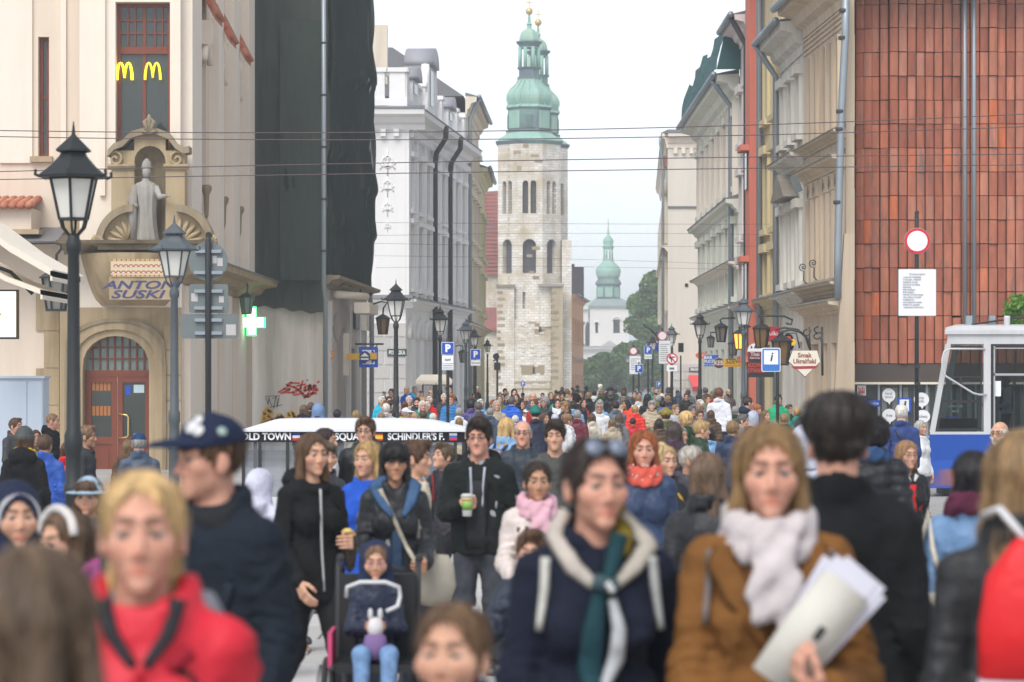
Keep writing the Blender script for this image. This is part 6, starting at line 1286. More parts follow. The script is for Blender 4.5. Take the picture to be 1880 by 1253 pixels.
# ---------------------------------------------------------------- people: shapes from smooth distance fields turned into meshes
def nets(d,xs,ys,zs):
 s = d < 0
 c = [d[i:d.shape[0] - 1 + i,j:d.shape[1] - 1 + j,k:d.shape[2] - 1 + k] for i in (0,1) for j in (0,1) for k in (0,1)]
 n_in = sum((q < 0).astype(np.int8) for q in c);act = (n_in > 0) & (n_in < 8);idx = np.argwhere(act)
 if len(idx) == 0:return np.zeros((0,3)),np.zeros((0,4),np.int32)
 v8 = np.stack([q[act] for q in c],1);corner = np.array([(i,j,k) for i in (0,1) for j in (0,1) for k in (0,1)],float)
 acc = np.zeros((len(idx),3));cnt = np.zeros(len(idx))
 for a in range(8):
  for b in range(a + 1,8):
   if np.abs(corner[a] - corner[b]).sum() != 1:continue
   x = (v8[:,a] < 0) != (v8[:,b] < 0)
   t = np.where(x,v8[:,a] / (v8[:,a] - v8[:,b] + 1e-12),0)[:,None]
   acc += np.where(x[:,None],corner[a] + (corner[b] - corner[a]) * t,0);cnt += x
 o = acc / cnt[:,None];V = np.empty_like(o)
 for ax,g in enumerate((xs,ys,zs)):
  g = np.asarray(g,float);i = idx[:,ax];V[:,ax] = g[i] + (g[i + 1] - g[i]) * o[:,ax]
 num = -np.ones(act.shape,np.int32);num[act] = np.arange(len(idx));Q = []
 for ax in range(3):
  sl0 = [slice(None)] * 3;sl1 = [slice(None)] * 3;sl0[ax] = slice(0,-1);sl1[ax] = slice(1,None)
  a,b = s[tuple(sl0)],s[tuple(sl1)];e = np.argwhere(a != b);o1,o2 = [(1,2),(2,0),(0,1)][ax]
  ok = (e[:,o1] > 0) & (e[:,o2] > 0) & (e[:,o1] < s.shape[o1] - 1) & (e[:,o2] < s.shape[o2] - 1);e = e[ok];fl = a[tuple(e.T)]
  def at(da,db):f = e.copy();f[:,o1] += da;f[:,o2] += db;return num[tuple(f.T)]
  q = np.stack([at(-1,-1),at(0,-1),at(0,0),at(-1,0)],1);q[~fl] = q[~fl][:,::-1];Q.append(q)
 Q = np.concatenate(Q);return V,Q[(Q >= 0).all(1)]
def np_mesh(name,parts,mats,mask=None):
 """parts: list of (V, Q, material index)"""
 me = bpy.data.meshes.new(name);V = np.concatenate([p[0] for p in parts]);off = np.cumsum([0] + [len(p[0]) for p in parts])
 Q = np.concatenate([p[1] + o for p,o in zip(parts,off)]);mi = np.concatenate([np.full(len(p[1]),p[2],np.int32) for p in parts])
 me.vertices.add(len(V));me.vertices.foreach_set('co',V.astype(np.float32).ravel());me.loops.add(len(Q) * 4);me.loops.foreach_set('vertex_index',Q.astype(np.int32).ravel())
 me.polygons.add(len(Q));me.polygons.foreach_set('loop_start',np.arange(0,len(Q) * 4,4,dtype=np.int32));me.polygons.foreach_set('loop_total',np.full(len(Q),4,np.int32))
 for m in mats:me.materials.append(m)
 me.polygons.foreach_set('material_index',mi);me.polygons.foreach_set('use_smooth',np.ones(len(Q),bool));me.update()
 if mask is not None:
  at = me.color_attributes.new('mask','FLOAT_COLOR','POINT');at.data.foreach_set('color',mask.astype(np.float32).ravel())
 return me
def smin(a,b,k):h = np.clip(.5 + .5 * (b - a) / k,0,1);return b + (a - b) * h - k * h * (1 - h)
def smax(a,b,k):return -smin(-a,-b,k)
def ell(p,c,r):
 q = [(p[i] - c[i]) / r[i] for i in range(3)];k0 = np.sqrt(q[0] ** 2 + q[1] ** 2 + q[2] ** 2);k1 = np.sqrt(sum((q[i] / r[i]) ** 2 for i in range(3))) + 1e-9
 return k0 * (k0 - 1) / k1
def cap(p,a,b,ra,rb,sy=1.0):
 d = [b[i] - a[i] for i in range(3)];d[1] /= sy;L = sum(x * x for x in d) + 1e-12
 w = [p[0] - a[0],(p[1] - a[1]) / sy,p[2] - a[2]]
 t = np.clip((w[0] * d[0] + w[1] * d[1] + w[2] * d[2]) / L,0,1)
 return (np.sqrt((w[0] - d[0] * t) ** 2 + (w[1] - d[1] * t) ** 2 + (w[2] - d[2] * t) ** 2) - (ra + (rb - ra) * t)) * (sy if sy < 1 else 1)
def wob(p,f,seed,n=5):
 r = np.random.default_rng(seed);o = 0
 for i in range(n):
  k = r.normal(size=3);k *= f * (.6 + .8 * r.random()) / np.linalg.norm(k);o = o + np.sin(p[0] * k[0] + p[1] * k[1] + p[2] * k[2] + r.random() * 6.28 + .8 * (o if i else 0))
 return o / n
def axis(lo,hi,step,fine=()):
 pts = [lo]
 while pts[-1] < hi:
  st = step
  for a,b,f in fine:
   if a <= pts[-1] < b:st = min(st,f)
   elif pts[-1] < a < pts[-1] + st:st = max(a - pts[-1],f)
  pts.append(pts[-1] + st)
 return np.array(pts)
def grid(xs,ys,zs):return np.meshgrid(xs,ys,zs,indexing='ij',sparse=True)

HEAD = {'M':dict(jw=.061,jz=-.058,chin=.022,brow=.0145,nose=1.08,cheek=.023,w=1.0),'F':dict(jw=.055,jz=-.052,chin=.018,brow=.011,nose=.9,cheek=.024,w=.97),'C':dict(jw=.056,jz=-.042,chin=.017,brow=.009,nose=.72,cheek=.031,w=1.0)}
def head_sdf(p,k,mouth=0.0):
 h = HEAD[k];X,Yy,Z = p;ax = np.abs(X);q = (ax,Yy,Z)
 d = ell(p,(0,.014,.03),(.0755,.096,.088))
 d = smin(d,ell(p,(0,-.024,h['jz'] + .008),(h['jw'],.066,.068)),.03)
 d = smin(d,ell(p,(0,-.073,-.1),(h['chin'] + .004,h['chin'],h['chin'])),.028)
 d = smin(d,ell(q,(.042,-.058,-.024),(h['cheek'],h['cheek'],h['cheek'])),.03)
 d = smin(d,cap(q,(.006,-.083,.024),(.046,-.066,.026),h['brow'],h['brow'] * .8),.018)
 d = smax(d,-ell(q,(.033,-.106,.003),(.023,.025,.0155)),.012)
 n = h['nose'];d = smin(d,cap(p,(0,-.083,.012),(0,-.0965 - .007 * n,-.034),.0085,.0115 * n),.012)
 d = smin(d,ell(q,(.0115 * n,-.091,-.041),(.0095 * n,.010,.008)),.007)
 d = smax(d,-ell(q,(.007,-.098,-.051),(.0045,.006,.004)),.004)
 d = smin(d,ell(q,(.0325,-.0735,.001),(.0135,.0135,.0125)),.002)
 d = smin(d,cap(q,(.010,-.0855,.0108),(.044,-.0735,.0075),.0042,.0035),.005) # upper lid
 d = smin(d,cap(q,(.014,-.083,-.0105),(.042,-.073,-.006),.003,.003),.006) # lower lid
 d = smin(d,cap(q,(0,-.0875,-.0655),(.0235,-.0785,-.0712),.0058,.0032),.009)
 d = smin(d,cap(q,(0,-.0862,-.0778 - mouth),(.021,-.0785,-.0728),.0066,.0032),.009)
 d = smax(d,-cap(q,(0,-.0985,-.0708 - mouth * .5),(.023,-.083,-.0702),.0026 + mouth * .5,.0012),.003)
 e = smin(ell(q,(.0785,.012,-.008),(.009,.021,.031)),ell(q,(.0765,.006,-.03),(.010,.014,.016)),.01)
 d = smin(d,e,.008)
 return d
def head_mask(V,hp):
 X,Y,Z = [V[:,i] for i in range(3)];q = (np.abs(X),Y,Z);m = np.zeros((len(V),4))
 lip = np.minimum(cap(q,(0,-.0875,-.0655),(.0235,-.079,-.0711),.006,.003),cap(q,(0,-.0862,-.0778),(.021,-.079,-.0730),.0066,.003));m[:,0] = np.clip(1 - (lip - .0008) / .0025,0,1) * (Y < -.06)
 ck = np.sqrt(((q[0] - .045) / .025) ** 2 + ((Z + .032) / .022) ** 2);m[:,0] = np.maximum(m[:,0],.22 * np.clip(1.3 - ck,0,1) * (Y < -.03));nt = np.sqrt(X ** 2 + (Y + .108) ** 2 + (Z + .036) ** 2);m[:,0] = np.maximum(m[:,0],.25 * np.clip(1.6 - nt / .014,0,1))
 br = cap(q,(.014,-.096,.0275),(.050,-.066,.031),.0075,.0045);m[:,1] = np.clip(1 - (br - .000) / .004,0,1) * (Y < -.05)
 ey = np.maximum(ell(q,(.0325,-.0735,.001),(.0142,.0142,.0132)),np.abs(Z - .0002) - .0048);ins = (ey < .0012) & (Y < -.07) & (np.abs(q[0] - .0325) < .0135);m[:,2] = ins
 iris = np.sqrt((q[0] - .032) ** 2 + (Z - .0012) ** 2);m[:,3] = ins & (iris < .0080)
 lash = np.abs(cap(q,(.016,-.088,.0075),(.046,-.074,.0052),.002,.002));m[:,1] = np.maximum(m[:,1],.75 * (lash < .0022) * (Y < -.065))
 return m
def skin_material():
 m,nt,b = nodes_of('skin');oi = nt.nodes.new('ShaderNodeObjectInfo');at = nt.nodes.new('ShaderNodeAttribute');at.attribute_name = 'mask'
 sp = nt.nodes.new('ShaderNodeSeparateColor');nt.links.new(at.outputs['Color'],sp.inputs[0]);tc = nt.nodes.new('ShaderNodeTexCoord')
 c = mixrgb(nt,'MULTIPLY',1.0,oi.outputs['Color'],ramp(nt,noise(nt,22,4,tc.outputs['Object']),.3,.7,(.84,.80,.78),(1.10,1.07,1.06)))
 c = mixrgb(nt,'MIX',sp.outputs[0],c,mixrgb(nt,'MULTIPLY',1.0,c,(.80,.50,.48)))
 f = nt.nodes.new('ShaderNodeMath');f.operation = 'MULTIPLY';f.inputs[1].default_value = .8;nt.links.new(sp.outputs[1],f.inputs[0])
 c = mixrgb(nt,'MIX',f.outputs[0],c,(.055,.032,.02));c = mixrgb(nt,'MIX',sp.outputs[2],c,(.27,.25,.23));c = mixrgb(nt,'MIX',at.outputs['Alpha'],c,(.025,.02,.017))
 nt.links.new(c,b.inputs['Base Color']);b.inputs['Roughness'].default_value = .6;b.inputs['Specular IOR Level'].default_value = .25
 b.inputs['Subsurface Weight'].default_value = .12;b.inputs['Subsurface Radius'].default_value = (.012,.004,.002);b.inputs['Subsurface Scale'].default_value = 1.0
 return m
def objcol(name,rough,spec,nscale,nlo,nhi,bscale,bstr,sc3=None,sheen=0.0,bdist=.01):
 m,nt,b = nodes_of(name);oi = nt.nodes.new('ShaderNodeObjectInfo');tc = nt.nodes.new('ShaderNodeTexCoord')
 c = mixrgb(nt,'MULTIPLY',1.0,oi.outputs['Color'],ramp(nt,noise(nt,nscale,4,tc.outputs['Object'],sc3),.3,.7,(nlo,) * 3,(nhi,) * 3));nt.links.new(c,b.inputs['Base Color'])
 b.inputs['Roughness'].default_value = rough;b.inputs['Specular IOR Level'].default_value = spec
 if sheen:b.inputs['Sheen Weight'].default_value = sheen
 bumped(nt,b,noise(nt,bscale,4,tc.outputs['Object'],sc3),bstr,bdist);return m
SKIN = skin_material()
def lock_variation(m):
 nt = m.node_tree;b = nt.nodes['Principled BSDF'];l = b.inputs['Base Color'].links[0].from_socket;g = nt.nodes.new('ShaderNodeNewGeometry')
 nt.links.new(mixrgb(nt,'MULTIPLY',1.0,l,ramp(nt,g.outputs['Random Per Island'],0,1,(.55,) * 3,(1.5,) * 3)),b.inputs['Base Color']);return m
HAIR = objcol('hair_strands',.5,.4,9,.55,1.45,26,.7,(4,4,.55))
lock_variation(HAIR)
CLOTH = objcol('woven_cloth',.88,.2,9,.86,1.12,14,.55,bdist=.03)
SHELL = objcol('shell_fabric',.55,.35,6,.88,1.12,10,.6,bdist=.03)
DENIM = objcol('denim',.85,.2,14,.72,1.25,20,.4)
LEATH = objcol('leather',.4,.45,10,.85,1.1,30,.2)
PLAST = objcol('coloured_plastic',.4,.4,5,.95,1.05,10,.02)

def pose(kind='stand',sex='M',**over):
 w = .178 if sex == 'M' else (.153 if sex == 'F' else .135);hp = .088
 j = dict(sl=(w,.015,1.385),sr=(-w,.015,1.385),el=(w + .045,.04,1.10),er=(-w - .045,.04,1.10),wl=(w + .045,-.05,.86),wr=(-w - .045,-.05,.86),hl=(hp,0,.9),hr=(-hp,0,.9),kl=(.1,-.02,.49),kr=(-.1,-.02,.49),al=(.105,.03,.09),ar=(-.105,.03,.09))
 if kind == 'walk':j.update(kl=(.09,-.17,.5),al=(.09,-.22,.11),kr=(-.09,.06,.49),ar=(-.09,.30,.16),wl=(w + .03,.10,.88),el=(w + .05,.11,1.11),wr=(-w - .03,-.16,.90),er=(-w - .05,.0,1.10))
 if kind == 'bent':j.update(er=(-w - .045,.02,1.11),wr=(-w + .07,-.21,1.16))
 if kind == 'both':j.update(er=(-w - .045,.0,1.11),wr=(-w + .08,-.24,1.15),el=(w + .045,.0,1.11),wl=(w - .08,-.24,1.17))
 if kind == 'push':j.update(er=(-w - .05,.0,1.12),wr=(-w - .0,-.28,1.02),el=(w + .05,.0,1.12),wl=(w + .0,-.28,1.02))
 j.update(over);return j
def torso_sdf(p,sex,g=0.0,hem=None,flare=0.0):
 sy = .66;cw,ww,pw = (.160,.146,.168) if sex == 'M' else (.138,.118,.168)
 if sex == 'C':cw,ww,pw = .135,.128,.15
 d = cap(p,(0,0,1.30),(0,.0,1.08),cw + g,ww + g,sy);d = smin(d,cap(p,(0,0,1.08),(0,.005,.93),ww + g,pw + g,sy),.06)
 if sex == 'F':d = smin(d,ell((np.abs(p[0]),p[1],p[2]),(.07,-.085,1.25),(.06 + g,.048 + g,.065 + g)),.05)
 if hem is not None and hem < .9:d = smin(d,cap(p,(0,0,.95),(0,.01,hem - .1),pw + g,pw + g + flare,.72),.06)
 return d
def arm_sdf(p,j,s,g=0.0,end=1.0,cuff=0.0):
 S,E,W = j['s' + s],j['e' + s],j['w' + s];W2 = tuple(E[i] + (W[i] - E[i]) * end for i in range(3))
 return smin(cap(p,S,E,.052 + g,.042 + g),cap(p,E,W2,.042 + g,.031 + g + cuff),.03)
def shoulders(p,j,g=0.0):
 sl = j['sl'];q = (np.abs(p[0]),p[1],p[2]);return smin(cap(q,(.01,.02,1.425),(sl[0] - .015,.015,1.385),.058 + g,.052 + g,.9),cap(p,(0,.02,1.48),(0,.02,1.36),.05 + g,.10 + g),.05)
def legs_sdf(p,j,g=0.0):
 d = None
 for s in 'lr':
  q = smin(cap(p,j['h' + s],j['k' + s],.080 + g,.060 + g),cap(p,j['k' + s],j['a' + s],.058 + g,.042 + g),.03);d = q if d is None else smin(d,q,.02)
 return d
HC = (0,-.012,1.625)
def rot_head(p,yaw,pitch=0.0,roll=0.0):
 """bring points into the head's own frame"""
 x,y,z = p[0] - HC[0],p[1] - HC[1],p[2] - HC[2];a = -yaw
 x,y = x * math.cos(a) - y * math.sin(a),x * math.sin(a) + y * math.cos(a)
 if pitch:y,z = y * math.cos(-pitch) - z * math.sin(-pitch),y * math.sin(-pitch) + z * math.cos(-pitch)
 if roll:x,z = x * math.cos(roll) - z * math.sin(roll),x * math.sin(roll) + z * math.cos(roll)
 return x,y,z
HANDS = {}
def hand(curl,thumb=.3,spread=1.0):
 key = (curl,thumb)
 if key in HANDS:return HANDS[key]
 ax_ = axis(-.09,.03,.0048);ay = axis(-.085,.06,.0048);az = axis(-.215,.035,.0048);p = grid(ax_,ay,az)
 d = cap(p,(0,0,.03),(0,0,-.01),.027,.026,1.0)
 ys = (-.031,-.0105,.0105,.030);L = (.92,1.0,.95,.76)
 for y in ys:d = smin(d,cap(p,(0,y * .55,-.015),(0,y,-.088),.0145,.0125),.014)
 for y,l in zip(ys,L):
  a = np.array([0,y,-.088]);ang = curl * .55
  for k,seg in enumerate((.046,.029,.023)):
   ang += curl * (.38,.52,.38)[k];b = a + seg * l * np.array([-math.sin(ang),(y * .10 if k == 0 else 0) * spread,-math.cos(ang)])
   d = smin(d,cap(p,tuple(a),tuple(b),.0098 - .0011 * k,.0088 - .0011 * k),.0045);a = b
 t0 = np.array([-.006,-.024,-.026]);t1 = t0 + np.array([-.012 - .012 * thumb,-.028,-.034]);t2 = t1 + np.array([-.012 - .016 * thumb,-.008 + .016 * thumb,-.03]);t3 = t2 + np.array([-.010 - .012 * thumb,.004 + .01 * thumb,-.02])
 for a,b,ra,rb in ((t0,t1,.016,.0125),(t1,t2,.0118,.0102),(t2,t3,.01,.0078)):d = smin(d,cap(p,tuple(a),tuple(b),ra,rb),.007)
 HANDS[key] = nets(d,ax_,ay,az);return HANDS[key]
def place_hand(side,W,E,curl=.45,roll=0.0,thumb=.3,bend=None):
 V,Q = hand(curl,thumb);V = V.copy()
 if side == 'r':V[:,0] *= -1;Q = Q[:,::-1]
 f = Vector(bend) if bend else (Vector(W) - Vector(E));f.normalize()
 z = -f;y = Vector((0,1,0));
 if abs(z.dot(y)) > .8:y = Vector((0,0,-1)) if f.y < 0 else Vector((0,0,1))
 x = y.cross(z).normalized();y = z.cross(x)
 m = Matrix((x,y,z)).transposed().to_4x4() @ Matrix.Rotation(roll,4,'Z');m3 = np.array(m.to_3x3())
 return V @ m3.T + np.array(W),Q
BODY = {}
def body_mesh(sex,kind='stand',hres=.0062,yaw=0.0,pitch=0.0,roll=0.0,j=None,key=None,hands=(.45,.45),hroll=(0,0),hbend=(None,None),mouth=0.0,hs=1.0,thumb=(.3,.3)):
 key = key or (sex,kind,hres,yaw,pitch)
 if key in BODY:return BODY[key]
 j = j or pose(kind,sex);gx = max(abs(j[k][0]) for k in j) + .1
 ys_ = [j[k][1] for k in j];bs = .03
 hr = .118;fx = [(HC[0] - .1 * hs,HC[0] + .1 * hs,hres)];fy = [(HC[1] - hr * hs,HC[1] + hr * hs,hres)];fz = [(1.49,1.76 + .04 * (hs - 1) * 10,hres)]
 xs,ys,zs = axis(-gx,gx,bs,fx),axis(min(ys_) - .17,max(ys_) + .16,bs,fy),axis(.0,1.50,bs),
 zs = np.concatenate([axis(.0,1.485,bs),axis(1.49,1.80 + .25 * (hs - 1),hres)])
 p = grid(xs,ys,zs)
 d = torso_sdf(p,sex,-.012);d = smin(d,shoulders(p,j,-.012),.05)
 for s in 'lr':d = smin(d,arm_sdf(p,j,s,-.008,1.03),.03)
 d = smin(d,legs_sdf(p,j,-.008),.04)
 for s in 'lr':a = j['a' + s];d = smin(d,cap(p,(a[0],a[1],.05),(a[0],a[1] - .15,.035),.04,.032),.02)
 nw = {'M':.058,'F':.047,'C':.043}[sex]
 hp = rot_head(p,yaw,pitch,roll);hp = tuple(q / hs for q in hp)
 d = smin(d,cap(p,(0,.028,1.44),(0,.012,1.58),nw + .006,nw),.035)
 d = smin(d,head_sdf(hp,sex,mouth) * hs,.022)
 V,Q = nets(d,xs,ys,zs)
 hv = np.stack([q / hs for q in rot_head(V.T,yaw,pitch,roll)],1);mask = head_mask(hv,None)
 parts = [(V,Q,0)]
 for i,s in enumerate('lr'):
  if hands[i] is None:continue
  hV,hQ = place_hand(s,j['w' + s],j['e' + s],hands[i],hroll[i],thumb[i],hbend[i]);parts.append((hV,hQ,0))
 mask = np.concatenate([mask] + [np.zeros((len(q[0]),4)) for q in parts[1:]])
 me = np_mesh('person',parts,[SKIN],mask);BODY[key] = me;return me
JK = {}
def jacket_mesh(sex,kind='stand',style='jacket',res=.018,j=None,key=None,seed=1,sleeve=1.0,hem=None,vneck=0.0,fold=1.0):
 key = key or (sex,kind,style)
 if key in JK:return JK[key]
 j = j or pose(kind,sex)
 g = dict(jacket=.015,coat=.02,puffer=.03,hoodie=.015,shirt=.008,tee=.007,dress=.01)[style];hem = hem if hem is not None else dict(jacket=.83,coat=.52,puffer=.80,hoodie=.86,shirt=.86,tee=.88,dress=.45)[style]
 gx = max(abs(j[k][0]) for k in ('sl','sr','el','er','wl','wr')) + .12;yy = [j[k][1] for k in ('sl','el','er','wl','wr')]
 xs,ys,zs = axis(-gx,gx,res),axis(min(yy + [-.17]) - .12,max(yy + [.16]) + .12,res),axis(min(hem - .06,j['wl'][2] - .09,j['wr'][2] - .09),1.62,res);p = grid(xs,ys,zs)
 d = torso_sdf(p,sex,g,hem,.03 if style in ('coat','dress') else 0);d = smin(d,shoulders(p,j,g),.06);hemz = hem + .008 * np.sin(p[0] * 23) + .01 * np.sin(p[1] * 17);d = smax(d,hemz - p[2],.012)
 end = sleeve * (.42 if style == 'tee' else .97)
 for s in 'lr':d = smin(d,arm_sdf(p,j,s,g * (.8 if end < .9 else 1),end,.006),.014)
 X,Yy,Z = p;zc = 1.485
 tilt = .30 * (Yy - .02);rho = np.sqrt((X / .092) ** 2 + ((Yy - .016) / .095) ** 2)
 if style in ('jacket','coat','puffer','shirt'):
  hgt = {'puffer':.05,'coat':.045,'jacket':.045,'shirt':.028}[style]
  ring = np.maximum(np.abs(rho - 1) * .09 - (.014 if style != 'puffer' else .022),np.abs(Z - zc + .01 - tilt) - hgt);d = smin(d,ring,.015)
 if style == 'hoodie':
  hood = ell(p,(0,.10,1.475),(.135,.075,.085));d = smin(d,hood,.03);ring = np.sqrt((np.abs(rho - 1) * .1) ** 2 + (Z - 1.475 - tilt * 1.6) ** 2) - .034;d = smin(d,ring,.02)
 f = wob(p,24,seed) * .007 + wob(p,55,seed + 1) * .003 - .011 * np.exp(-(wob((p[0],p[1],p[2] * .6),19,seed + 5) / .11) ** 2) - .006 * np.exp(-(wob((p[0],p[1],p[2] * 1.6),34,seed + 9) / .12) ** 2) + .004
 el = [np.exp(-(((p[0] - j['e' + s][0]) ** 2 + (p[1] - j['e' + s][1]) ** 2 + (p[2] - j['e' + s][2]) ** 2) / .015)) for s in 'lr']
 f = f + (el[0] + el[1]) * .007 * np.sin((p[2] + .6 * p[1]) * 150)
 if style == 'puffer':f = f - .013 * np.abs(np.sin(Z * 42 + .8 * np.sin(X * 9))) + .008
 d = d + f * fold
 d = smax(d,-cap(p,(0,.012,1.41),(0,-.012,1.75),.066,.078),.008)
 if vneck:d = smax(d,-cap(p,(0,-.16,1.50 - vneck),(0,-.10,1.56),.012,.085,1.0),.01)
 V,Q = nets(d,xs,ys,zs);me = np_mesh('jacket',[(V,Q,0)],[SHELL if style in ('puffer','jacket') else CLOTH]);JK[key] = me;return me
TR = {}
def trousers_mesh(sex,kind='stand',j=None,key=None,wide=.014,res=.021):
 key = key or (sex,kind,wide)
 if key in TR:return TR[key]
 j = j or pose(kind,sex);xs,zs = axis(-.3,.3,res),axis(.06,1.04,res);yy = [j[k][1] for k in ('kl','kr','al','ar')];ys = axis(min(yy) - .16,max(yy) + .2,res);p = grid(xs,ys,zs)
 d = smin(legs_sdf(p,j,wide),cap(p,(0,.005,.98),(0,.01,.9),.145,.152,.7),.04) + wob(p,32,5) * .005 + .004 * np.sin(p[2] * 70) * np.exp(-((p[2] - .5) / .1) ** 2)
 d = smax(smax(d,p[2] - 1.0 + 0 * d,.01),.095 - p[2] + 0 * d,.01);V,Q = nets(d,xs,ys,zs);TR[key] = np_mesh('trousers',[(V,Q,0)],[DENIM]);return TR[key]
SHOE = None
def shoe_mesh():
 global SHOE
 if SHOE:return SHOE
 xs,ys,zs = axis(-.07,.07,.012),axis(-.22,.11,.012),axis(-.02,.15,.012);p = grid(xs,ys,zs)
 d = smin(smin(cap(p,(0,.03,.045),(0,-.14,.04),.045,.038),cap(p,(0,.03,.05),(0,.02,.11),.046,.042),.03),cap(p,(0,.05,.02),(0,-.15,.018),.04,.04),.02);d = smax(d,.004 - p[2] + 0 * d,.006)
 V,Q = nets(d,xs,ys,zs);SHOE = np_mesh('shoe',[(V,Q,0)],[LEATH]);return SHOE
HR = {}
def hair_mesh(style,res=.0085,sex='M'):
 key = (style,res)
 if key in HR:return HR[key]
 lo = {'long':-.40,'verylong':-.46,'bob':-.2,'fringe':-.2,'pony':-.32,'lob':-.26,'loose':-.36}.get(style,-.15)
 xs,ys,zs = axis(-.16,.16,res),axis(-.16,.2,res),axis(lo,.2,res);p = grid(xs,ys,zs);X,Y,Z = p;q = (np.abs(X),Y,Z)
 g = {'buzz':.003,'balding':.004,'updo':.007,'bun':.007,'pony':.008,'thin':.006,'loose':.006,'bob':.011,'lob':.011,'long':.010,'verylong':.010}.get(style,.014)
 d = ell(p,(0,.014,.032),(.0765 + g,.097 + g,.09 + g))
 fz,frx,frz = (-.032,.074,.112) if style in ('fringe','child','curly','bigcurly','crop') else ((-.010,.079,.119) if style in ('updo','bun','pony','loose') else ((-.020,.075,.119) if style in ('bob','lob','long','verylong') else (-.026,.075,.116)))
 face = ell(p,(0,-.115,fz),(frx,.082,frz));d = smax(d,-face,.010)
 low = np.where(Y > .0,-.075 - .3 * Y,-.03 + Y * .0)
 ear = ell(q,(.085,.012,-.01),(.03,.026,.036))
 if style in ('short','quiff','buzz','thin','balding','curly','crop'):
  d = smax(d,low - Z,.012);d = smax(d,-ear,.008)
 else:d = smax(d,-.10 - Z + 0 * d,.02)
 if style == 'quiff':d = smin(d,ell(p,(.012,-.052,.117),(.062,.052,.034)),.02);d = smin(d,ell(p,(.03,-.085,.088),(.042,.02,.026)),.015)
 if style == 'crop':d = smin(d,ell(p,(0,-.078,.082),(.06,.03,.026)),.02)
 if style == 'short':d = smin(d,ell(p,(.01,-.05,.11),(.058,.045,.025)),.02)
 if style == 'curly':d = smin(d,ell(p,(0,.02,.07),(.105,.115,.085)),.02)
 if style == 'bigcurly':d = smin(smax(ell(p,(0,.028,.035),(.125,.125,.125)),-ell(p,(0,-.13,-.03),(.07,.09,.11)),.01),d,.02)
 if style == 'balding':d = smax(d,Z - .045 + .25 * (Y + .02),.012)
 if style in ('bob','fringe','lob','child'):
  b = {'bob':-.135,'fringe':-.13,'lob':-.2,'child':-.09}[style]
  d = smin(d,cap(q,(.069,.014,.04),(.083,.004,b),.021,.027),.02);d = smin(d,cap(q,(.03,.075,.03),(.045,.06,b),.04,.045),.03)
 if style == 'fringe':d = smin(d,smax(ell(p,(0,-.076,.052),(.074,.034,.055)),.012 - Z + 0 * d,.01),.012)
 if style == 'child':d = smin(d,smax(ell(p,(0,-.074,.062),(.07,.034,.05)),.024 - Z + 0 * d,.01),.012)
 if style in ('long','verylong','loose'):
  b = -.30 if style == 'long' else (-.38 if style == 'verylong' else -.27)
  lo_ = style == 'loose'
  if not lo_:d = smin(d,cap(q,(.068,.01,.04),(.082,-.002,-.13),.024,.027),.02);d = smin(d,cap(q,(.082,-.002,-.13),(.10,-.045,b),.027,.03),.02)
  d = smin(d,cap(q,(.028,.085,.02),(.05,.085,b),.036,.046),.03)
 if style == 'bun':d = smin(d,ell(p,(0,.075,.115),(.042,.042,.04)),.012)
 if style == 'updo':d = smin(d,ell(p,(0,.105,-.005),(.055,.035,.05)),.015)
 if style == 'pony':d = smin(smin(d,ell(p,(0,.112,.03),(.03,.025,.03)),.012),cap(p,(0,.125,.03),(0,.10,-.27),.026,.016),.02)
 if style not in ('curly','bigcurly'):
  th = np.arctan2(X,Y - .01 + 0 * X);d = d + .0026 * np.sin(th * 46 + 5 * np.sin(Z * 17 + X * 9)) + .0016 * np.sin(th * 97 + 3 * Z * 20) + .002 * wob(p,60,3)
 else:d = d + .007 * wob(p,130,4,6) + .006 * wob(p,70,6)
 V,Q = nets(d,xs,ys,zs);HR[key] = np_mesh('hair',[(V,Q,0)],[HAIR]);return HR[key]
LK = {}
